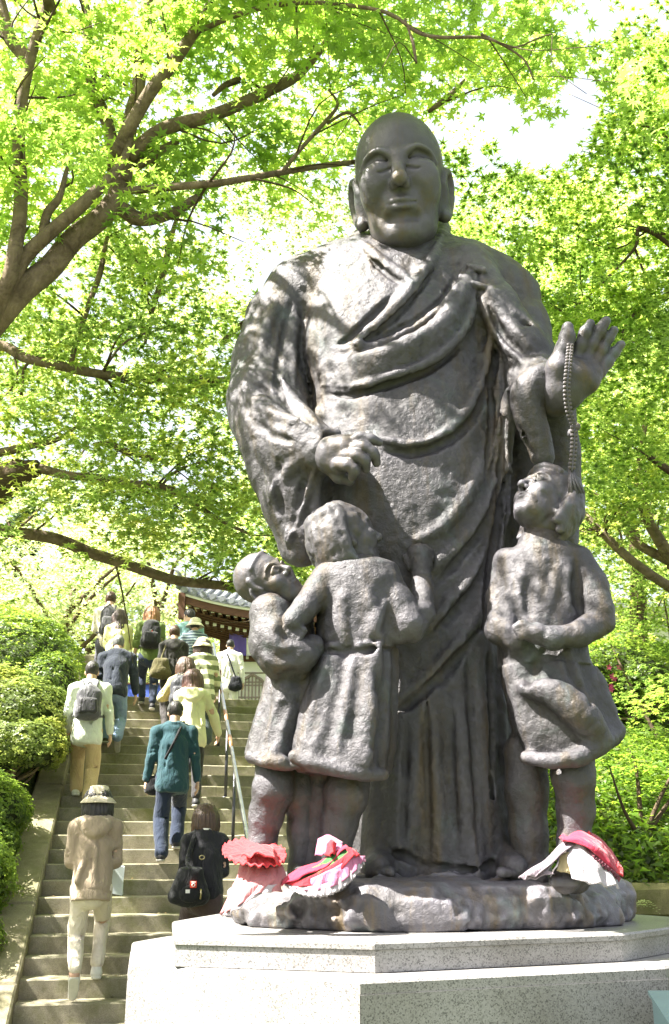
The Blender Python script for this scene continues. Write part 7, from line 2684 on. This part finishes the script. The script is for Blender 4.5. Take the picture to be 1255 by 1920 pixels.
def p2_extras(o, base, J):
    s, M = J['s'], J['M']
    for (dx, dz, w, h, mt, nm) in ((.03, .0, .030, .030, M_REDTAG, 'label'), (-.02, -.06, .020, .016, M_WHITETAG, 'white_label')):
        mb = MB()
        c = base + (dx, -.105, dz)
        pp = [c + q for q in ((-w, 0, -h), (w, 0, -h), (w, 0, h), (-w, 0, h), (-w, .03, -h), (w, .03, -h), (w, .03, h), (-w, .03, h))]
        mb.add([np.array(M @ Vector(a * s)) for a in pp], [(0, 1, 2, 3), (7, 6, 5, 4), (0, 4, 5, 1), (1, 5, 6, 2), (2, 6, 7, 3), (3, 7, 4, 0)])
        lb = mb.build(nm, mt, o)
        if nm == 'label':
            mb = MB()
            pp = [np.array(M @ Vector((c + (.014 * math.cos(a), -.004, .014 * math.sin(a) - .004)) * s)) for a in np.linspace(0, 2 * math.pi, 14)]
            mb.tube(pp, .0035, 4, cap=False)
            mb.build('mark', M_WHITETAG, lb)
            mb = MB()
            c2 = c + (0, -.004, .021)
            mb.box(M @ Vector((c2 - (.022, 0, .003)) * s), (.044 * s, 0, 0), (0, .006, 0), (0, 0, .007)); mb.build('mark', M_WHITETAG, lb)
    mb = MB()
    c = base + (.10, -.06, .24)
    pp = [np.array(M @ Vector((c + (.024 * math.cos(a), -.045, .018 * math.sin(a))) * s)) for a in np.linspace(0, 2 * math.pi, 12)]
    mb.tube(pp, .005, 5, cap=False)
    mb.build('buckle', M_BUCKLE, o, True)
    mb = MB()
    c = base + (.10, -.09, -.10)
    mb.tube([np.array(M @ Vector((c + q) * s)) for q in ((0, 0, .06), (.006, -.004, .02), (0, 0, -.03))], .008, 5)
    mb.build('clasp', M_BUCKLE, o, True)


shoulder_bag(P2, 'black slouchy sling bag with small red label on the back of the woman in black', C((0.014, 0.015, 0.016)), side=-1, x=.15, w=.34, h=.40, d=.16, z=.10, y=-.22, cross=False, name='sling_bag', extras=p2_extras, wide_strap=.024)

P3 = person('man in a dark teal jacket, black cap and blue jeans seen from behind', (332, 1306), 1.70, n=7, lead='R', lean=4, male=True, arms=('hang', 'hang'), upper=C((0.020, 0.058, 0.072)), sleeve='long', hem=-.06, collar=True,
            lower=C((0.018, 0.027, 0.050)), leg="trousers", hair=('short', 'black'), hat=('cap', C((0.03, 0.032, 0.030), name='black_cap_cotton')), wide=1.03, trunk_flare=.02)
shoulder_bag(P3, 'small black pouch on a diagonal strap across the teal jacket', C((0.012, 0.012, 0.014)), side=-1, w=.18, h=.22, d=.08, z=-.08, y=.02, x=.20, cross=True, name='pouch', wide_strap=.014)
mb = MB()
s, M = P3['s'], P3['M']
for k, nm in (('R', 'wrist_strap'), ('L', 'wristwatch')):
    w_, e_ = P3['wr' + k], P3['el' + k]
    d = (w_ - e_) / np.linalg.norm(w_ - e_)
    mb = MB(); mb.tube([np.array(M @ Vector(a * s)) for a in (w_ - d * .012, w_ + d * .012)], .031, 12); mb.build(nm, M_BLACKTOE if k == 'R' else M_STEEL, P3['root'], True)

P4 = person('woman with long straight auburn hair in a pale cream hoodie, hand on the rail', (366, 1254), 1.58, n=11, lead='L', lean=8, arms=('bent', 'rail'), upper=C((0.60, 0.58, 0.36)), sleeve='long', hem=-.05, hood=True, lower=C((0.03, 0.028, 0.03)), leg='slim',
            hair=('long', 'auburn'), trunk_flare=.03)
P5 = person('short brown haired person with a yellow trimmed pack, half hidden behind the cream hoodie', (352, 1231), 1.55, n=13, lead='R', lean=8, arms=('strap', 'bent'), upper=C((0.50, 0.42, 0.20)), sleeve='long', lower=C((0.05, 0.05, 0.06)), hair=('bob', 'brown'))
backpack(P5, 'dark glossy pack with pale yellow edging beside the auburn haired woman', C((0.035, 0.037, 0.045), rough=.45, name='glossy_nylon'), w=.30, h=.42, d=.16, off=-.06, pocket=C((0.06, 0.06, 0.07), rough=.45, name='glossy_nylon_pocket'))
P6 = person('woman in crumpled pale sun hat and green and cream striped top', (384, 1189), 1.60, n=16, lead='R', lean=9, arms=('bent', 'fwd'), upper=striped((0.62, 0.60, 0.42), (0.17, 0.19, 0.10), .135, .5), sleeve='long', hem=-.04, lower=C((0.07, 0.09, 0.09)), leg='wide',
            hair=('bob', 'dark'), hat=('bucket', C((0.60, 0.55, 0.38), name='crumpled_linen')), trunk_flare=.03, wide=1.05)
P7 = person('woman in a cream sun hat and a navy striped shirt further up the stairs', (369, 1153), 1.62, n=20, lead='L', lean=9, arms=('bent', 'bent'), upper=striped((0.05, 0.075, 0.10), (0.26, 0.32, 0.34), .045, .62, name='thin_striped_cloth'), sleeve='elbow', lower=C((0.08, 0.10, 0.12)),
            hair=('short', 'black'), hat=('bucket', C((0.62, 0.58, 0.46), name='cream_cotton')), hide=True)
P8 = person('dark haired man in a pale blue green shirt turning his head to the left', (357, 1141), 1.74, yaw=0, n=21, lead='R', lean=6, male=True, arms=('bent', 'hang'), upper=C((0.22, 0.38, 0.40)), sleeve='long', lower=C((0.06, 0.12, 0.12)), hair=('short', 'black'), headturn=-50, hide=True)
P9 = person('woman with tied brown hair in a black jacket carrying an olive bag', (331, 1171), 1.58, n=18, lead='R', lean=10, arms=('bent', 'bent'), upper=C((0.028, 0.027, 0.025)), sleeve='long', hem=-.10, hood=True, lower=C((0.05, 0.045, 0.045)), leg='slim', hair=('bun', 'brown'), trunk_flare=.03)
shoulder_bag(P9, 'olive brown quilted shoulder bag hanging on the black jacket', C((0.085, 0.075, 0.032)), side=-1, w=.30, h=.36, d=.14, z=.12, y=-.14, x=.19, name='shoulder_bag')
P10 = person('woman with long orange brown hair in a green top and dark jeans', (288, 1136), 1.62, n=21, lead='L', lean=8, arms=('hang', 'bent'), upper=C((0.13, 0.18, 0.05)), sleeve='elbow', lower=C((0.03, 0.04, 0.07)), leg='slim', hair=('long', 'orange'))
backpack(P10, 'black drawstring backpack with an orange label under the orange brown hair', C((0.018, 0.019, 0.02)), w=.30, h=.44, d=.17, zc=.26, cinch=True, tag_=(M_REDTAG, .06, -.01, .0))
P11 = person('stooping grey haired man in a navy sweater and pale blue jeans', (228, 1186), 1.66, n=16, lead='L', lean=17, male=True, arms=('bent', 'hang'), upper=C((0.022, 0.028, 0.042)), sleeve='long', hem=-.02, lower=C((0.17, 0.24, 0.36)), hair=('short', 'grey'), wide=1.1, shoe=M_BLACKTOE, lift=True)
P12 = person('dark haired man in pale shirt and khaki trousers wearing a grey pack', (176, 1239), 1.70, n=11, lead='L', lean=6, male=True, arms=('fwd', 'hang'), upper=C((0.60, 0.64, 0.56)), sleeve='long', hem=-.07, lower=C((0.48, 0.36, 0.20)), shoe=M_WHITESHOE, hair=('short', 'black'), trunk_flare=.025)
backpack(P12, 'dark grey day pack on the man in khaki trousers', C((0.075, 0.075, 0.085), rough=.5, name='grey_nylon'), w=.29, h=.42, d=.16, zc=.28, pocket=C((0.035, 0.035, 0.040), rough=.5, name='dark_nylon'))
P13 = person('woman with shoulder length dark hair in a pale yellow top', (228, 1143), 1.60, n=21, lead='R', lean=9, arms=('bent', 'bent'), upper=C((0.60, 0.58, 0.27)), sleeve='long', hem=-.14, lower=C((0.5, 0.48, 0.3)), hair=('mid', 'dark'), trunk_flare=.04, wide=1.05)
P14 = person('highest climber, hair in a bun, white top and slim dark pack', (211, 1105), 1.68, Y=15.75, flat=True, lead='L', lean=8, arms=('bent', 'bent'), upper=C((0.66, 0.60, 0.46)), sleeve='elbow', lower=C((0.08, 0.08, 0.1)), hair=('bun', 'brown'))
backpack(P14, 'slim grey and black backpack on the highest climber', C((0.07, 0.07, 0.075)), w=.25, h=.48, d=.14, zc=.28)
P15 = person('balding man in a white jacket and white trousers standing near the temple window', (433, 1195), 1.68, Y=19.1, flat=True, lean=2, male=True, arms=('hang', 'hang'), upper=C((0.72, 0.70, 0.66)), sleeve='long', hem=-.10, lower=C((0.70, 0.68, 0.62)), hair=('balding', 'black'), yaw=-8)
shoulder_bag(P15, 'black bag on a diagonal strap at the hip of the man in white', C((0.012, 0.013, 0.018)), side=1, w=.26, h=.34, d=.10, z=-.06, y=-.12, x=.13, cross=True, name='crossbody_bag', wide_strap=.017)
for o in list(bpy.data.objects):
    if '_ok' in o.keys():
        del o['_ok']
# ------------------------------------------------------------------ cloth offerings tied round the bronze feet
def sheet(name, rows, mat, parent, nu=30, nv=12, ruffle=0.0, freq=9.0, ruf_edge='end', thick=0.006, pleat=0.0, zig=0.0):
    """cloth through rows of (u, v, Y); row 0 is the tied edge, the last row the free hem"""
    A = np.array([spline(np.array(r, float), nu) for r in rows])            # rows x nu x 3
    B = np.stack([spline(A[:, i], nv) for i in range(nu)], 1)               # nv x nu x 3
    W_ = np.array([[P(*q) for q in r] for r in B])
    t = np.linspace(0, 1, nv)[:, None]
    s = np.linspace(0, 1, nu)[None, :]
    du = np.gradient(W_, axis=1); dv = np.gradient(W_, axis=0)
    n = np.cross(du, dv); n /= np.linalg.norm(n, axis=2)[..., None] + 1e-9
    n[n[..., 1] > 0] *= -1
    amp = (t if ruf_edge == 'end' else (1 - t) if ruf_edge == 'start' else np.ones_like(t)) ** 1.5
    W_ = W_ + n * (ruffle * amp * np.sin(s * freq * 2 * math.pi + 1.2 * np.sin(5 * s)))[..., None]
    W_ = W_ + n * (pleat * np.abs(np.sin(s * freq * math.pi)) * np.ones_like(t))[..., None]
    fb = fbm(W_.reshape(-1, 3) * 14, 3, len(name)).reshape(nv, nu)
    W_ = W_ + n * (0.007 * fb)[..., None]
    if zig:
        W_[-1] += (W_[-1] - W_[-2]) * (zig * (np.arange(nu) % 2))[:, None]
    V0 = W_.reshape(-1, 3); V1 = (W_ - n * thick).reshape(-1, 3)
    ii = np.arange(nu * nv).reshape(nv, nu)
    q = np.stack([ii[:-1, :-1].ravel(), ii[1:, :-1].ravel(), ii[1:, 1:].ravel(), ii[:-1, 1:].ravel()], 1)
    b = nu * nv
    rim = list(ii[0, :]) + list(ii[1:, -1]) + list(ii[-1, -2::-1]) + list(ii[-2:0:-1, 0])
    rq = np.array([(rim[k], rim[(k + 1) % len(rim)], rim[(k + 1) % len(rim)] + b, rim[k] + b) for k in range(len(rim))])
    return mesh_np(name, np.vstack([V0, V1]), np.vstack([q, q[:, ::-1] + b, rq]), mat, parent, True)


K_RED = cloth((0.42, 0.020, 0.030), name='red_cotton')
K_CORAL = cloth((0.48, 0.035, 0.042), name='coral_red_cotton')
K_ROSE = cloth((0.36, 0.025, 0.055), name='rose_red_cotton')
K_PINK = cloth((0.36, 0.15, 0.155), name='faded_pink_cotton')
K_MAUVE = cloth((0.38, 0.13, 0.22), name='mauve_cotton')
K_WHITE = cloth((0.34, 0.31, 0.325), name='white_cotton')
K_GREEN = cloth((0.035, 0.13, 0.035), name='green_cotton')
K_BEIGE = cloth((0.36, 0.30, 0.17), name='beige_cotton')
K_LILAC = cloth((0.20, 0.165, 0.19), name='lilac_grey_cotton')
K_PLUM = cloth((0.16, 0.05, 0.07), name='plum_cotton')

bib = empty('cloth_bib', P(480, 1640, 5.62), 'coral red frilled bib over a pink and white cloth at the small child foot', 'cloth bib', 'votive bibs on the bronze feet')
sheet('skirt', [[(452, 1618, 5.66), (475, 1626, 5.58), (505, 1628, 5.56), (530, 1620, 5.60)], [(440, 1650, 5.60), (470, 1652, 5.50), (505, 1650, 5.50), (538, 1644, 5.56)],
                [(424, 1690, 5.56), (452, 1680, 5.47), (490, 1668, 5.47), (528, 1662, 5.52)], [(414, 1716, 5.55), (440, 1704, 5.46), (485, 1676, 5.46), (532, 1672, 5.52)]], K_PINK, bib, 44, 16, ruffle=.010, freq=5, pleat=.008)
sheet('lining', [[(446, 1655, 5.58), (470, 1660, 5.485), (500, 1660, 5.48), (520, 1658, 5.50)], [(416, 1718, 5.54), (442, 1706, 5.445), (480, 1680, 5.45), (512, 1672, 5.48)]], K_WHITE, bib, 30, 10, ruffle=.008, freq=4)
# the frilled top: a flat ring seen almost edge on
ring = []
for rr in (.12, .55, .9, 1.0):
    ring.append([(477 + 60 * rr * math.cos(a), 1597 + 6 * rr * math.cos(a) - 25 * rr * math.sin(a), 5.64 + .20 * rr * math.sin(a)) for a in np.linspace(-math.pi, math.pi, 25)])
sheet('frilled_top', ring, K_CORAL, bib, 97, 12, ruffle=.009, freq=24, thick=.008, zig=.5)
sheet('fold', [[(462, 1590, 5.62), (500, 1584, 5.60), (520, 1600, 5.60)], [(452, 1606, 5.46), (492, 1602, 5.44), (524, 1618, 5.48)]], K_CORAL, bib, 24, 8, ruffle=.01, freq=3)

bib = empty('cloth_bib', P(610, 1640, 5.55), 'crumpled red and pink bib with green lining and pleated white hem', 'cloth bib', 'votive bibs on the bronze feet')
sheet('pleated_hem', [[(532, 1652, 5.52), (570, 1662, 5.44), (620, 1655, 5.42), (660, 1630, 5.46), (682, 1612, 5.54)], [(534, 1660, 5.50), (574, 1680, 5.42), (622, 1676, 5.40), (662, 1648, 5.44), (684, 1618, 5.52)]], K_WHITE, bib, 61, 7, ruffle=.010, freq=17, zig=.6)
sheet('pink_layer', [[(530, 1648, 5.53), (575, 1650, 5.45), (625, 1628, 5.44), (660, 1608, 5.48), (686, 1604, 5.56)], [(533, 1655, 5.51), (572, 1670, 5.43), (622, 1664, 5.41), (662, 1638, 5.45), (684, 1610, 5.53)]], K_MAUVE, bib, 44, 9, ruffle=.012, freq=8)
sheet('red_lower_fold', [[(527, 1652, 5.53), (562, 1650, 5.46), (606, 1630, 5.45), (645, 1604, 5.47), (662, 1590, 5.52)], [(530, 1656, 5.52), (565, 1662, 5.44), (612, 1654, 5.42), (646, 1622, 5.44), (672, 1598, 5.50)]], K_RED, bib, 36, 8, ruffle=.006, freq=4)
sheet('green_lining', [[(556, 1648, 5.50), (590, 1625, 5.50), (626, 1600, 5.52), (652, 1588, 5.54)], [(560, 1651, 5.475), (600, 1640, 5.45), (634, 1618, 5.46), (657, 1596, 5.50)]], K_GREEN, bib, 30, 9, ruffle=.008, freq=3)
sheet('red_upper_fold', [[(524, 1656, 5.53), (556, 1628, 5.52), (600, 1614, 5.54), (632, 1592, 5.56), (648, 1582, 5.58)], [(528, 1660, 5.50), (560, 1645, 5.45), (600, 1628, 5.46), (636, 1602, 5.49), (652, 1586, 5.53)]], K_ROSE, bib, 36, 8, ruffle=.006, freq=3)
sheet('pink_tip', [[(596, 1572, 5.62), (618, 1564, 5.62), (644, 1578, 5.60)], [(590, 1604, 5.56), (616, 1600, 5.52), (640, 1592, 5.53)]], K_MAUVE, bib, 22, 8, ruffle=.008, freq=3)
sheet('red_knot', [[(612, 1582, 5.55), (622, 1574, 5.53), (632, 1580, 5.54)], [(610, 1604, 5.52), (620, 1604, 5.47), (630, 1598, 5.49)]], K_RED, bib, 16, 8, ruffle=.012, freq=2)
sheet('red_tail', [[(648, 1588, 5.52), (660, 1590, 5.50), (668, 1596, 5.50)], [(656, 1606, 5.49), (668, 1604, 5.47), (678, 1602, 5.50)]], K_RED, bib, 14, 6, ruffle=.012, freq=3)

bib = empty('cloth_bib', P(1090, 1620, 5.72), 'rose red bib flung over white and lilac cloth at the right child foot', 'cloth bib', 'votive bibs on the bronze feet')
sheet('white_skirt', [[(1062, 1578, 5.80), (1088, 1582, 5.72), (1118, 1600, 5.72), (1140, 1620, 5.78)], [(1064, 1612, 5.72), (1092, 1620, 5.64), (1126, 1632, 5.64), (1152, 1642, 5.72)], [(1074, 1648, 5.66), (1100, 1654, 5.58), (1134, 1660, 5.60), (1164, 1664, 5.68)]], K_WHITE, bib, 50, 16, ruffle=.014, freq=4, pleat=.006)
sheet('lilac_sash', [[(1046, 1592, 5.80), (1066, 1574, 5.78), (1078, 1582, 5.72)], [(1016, 1616, 5.78), (1030, 1612, 5.72), (1052, 1604, 5.70)], [(972, 1645, 5.74), (992, 1642, 5.70), (1012, 1638, 5.68)]], K_LILAC, bib, 26, 16, ruffle=.010, freq=2.5)
sheet('lilac_sash', [[(1040, 1606, 5.80), (1052, 1602, 5.75)], [(1008, 1634, 5.74), (1026, 1628, 5.70)], [(988, 1646, 5.72), (1040, 1638, 5.68)]], K_LILAC, bib, 16, 12, ruffle=.008, freq=2)
sheet('beige_lining', [[(1050, 1602, 5.76), (1068, 1598, 5.72)], [(1044, 1632, 5.72), (1070, 1638, 5.70)]], K_BEIGE, bib, 14, 8, ruffle=.006, freq=2)
sheet('plum_frill', [[(1096, 1588, 5.74), (1124, 1604, 5.72), (1150, 1628, 5.74)], [(1112, 1606, 5.66), (1140, 1628, 5.66), (1166, 1650, 5.72)]], K_PLUM, bib, 40, 7, ruffle=.012, freq=10)
sheet('rose_flap', [[(1050, 1574, 5.90), (1082, 1556, 5.92), (1122, 1568, 5.92), (1150, 1598, 5.90), (1166, 1622, 5.88)], [(1054, 1574, 5.74), (1086, 1570, 5.70), (1120, 1588, 5.68), (1146, 1614, 5.70), (1164, 1634, 5.76)], [(1058, 1576, 5.72), (1088, 1582, 5.67), (1118, 1600, 5.65), (1144, 1624, 5.67), (1164, 1640, 5.74)]], K_ROSE, bib, 40, 14, ruffle=.004, freq=3, thick=.012)
sheet('red_tip', [[(1088, 1560, 5.90), (1104, 1556, 5.90)], [(1092, 1566, 5.86), (1108, 1564, 5.86)]], K_CORAL, bib, 8, 5)
sheet('red_tip', [[(1158, 1616, 5.80), (1168, 1628, 5.80)], [(1156, 1636, 5.70), (1170, 1642, 5.72)]], K_CORAL, bib, 8, 5)

# ------------------------------------------------------------------ thin out the sculpted meshes
for o, ratio in DECIMATE:
    md = o.modifiers.new('thin', 'DECIMATE')
    md.ratio = ratio
dg_ = bpy.context.evaluated_depsgraph_get()
for o, ratio in DECIMATE:
    me_ = bpy.data.meshes.new_from_object(o.evaluated_get(dg_))
    me_.name = o.name
    o['_new'] = me_.name
for o, ratio in DECIMATE:
    o.modifiers.clear()
    old = o.data
    o.data = bpy.data.meshes[o['_new']]
    del o['_new']
    bpy.data.meshes.remove(old)
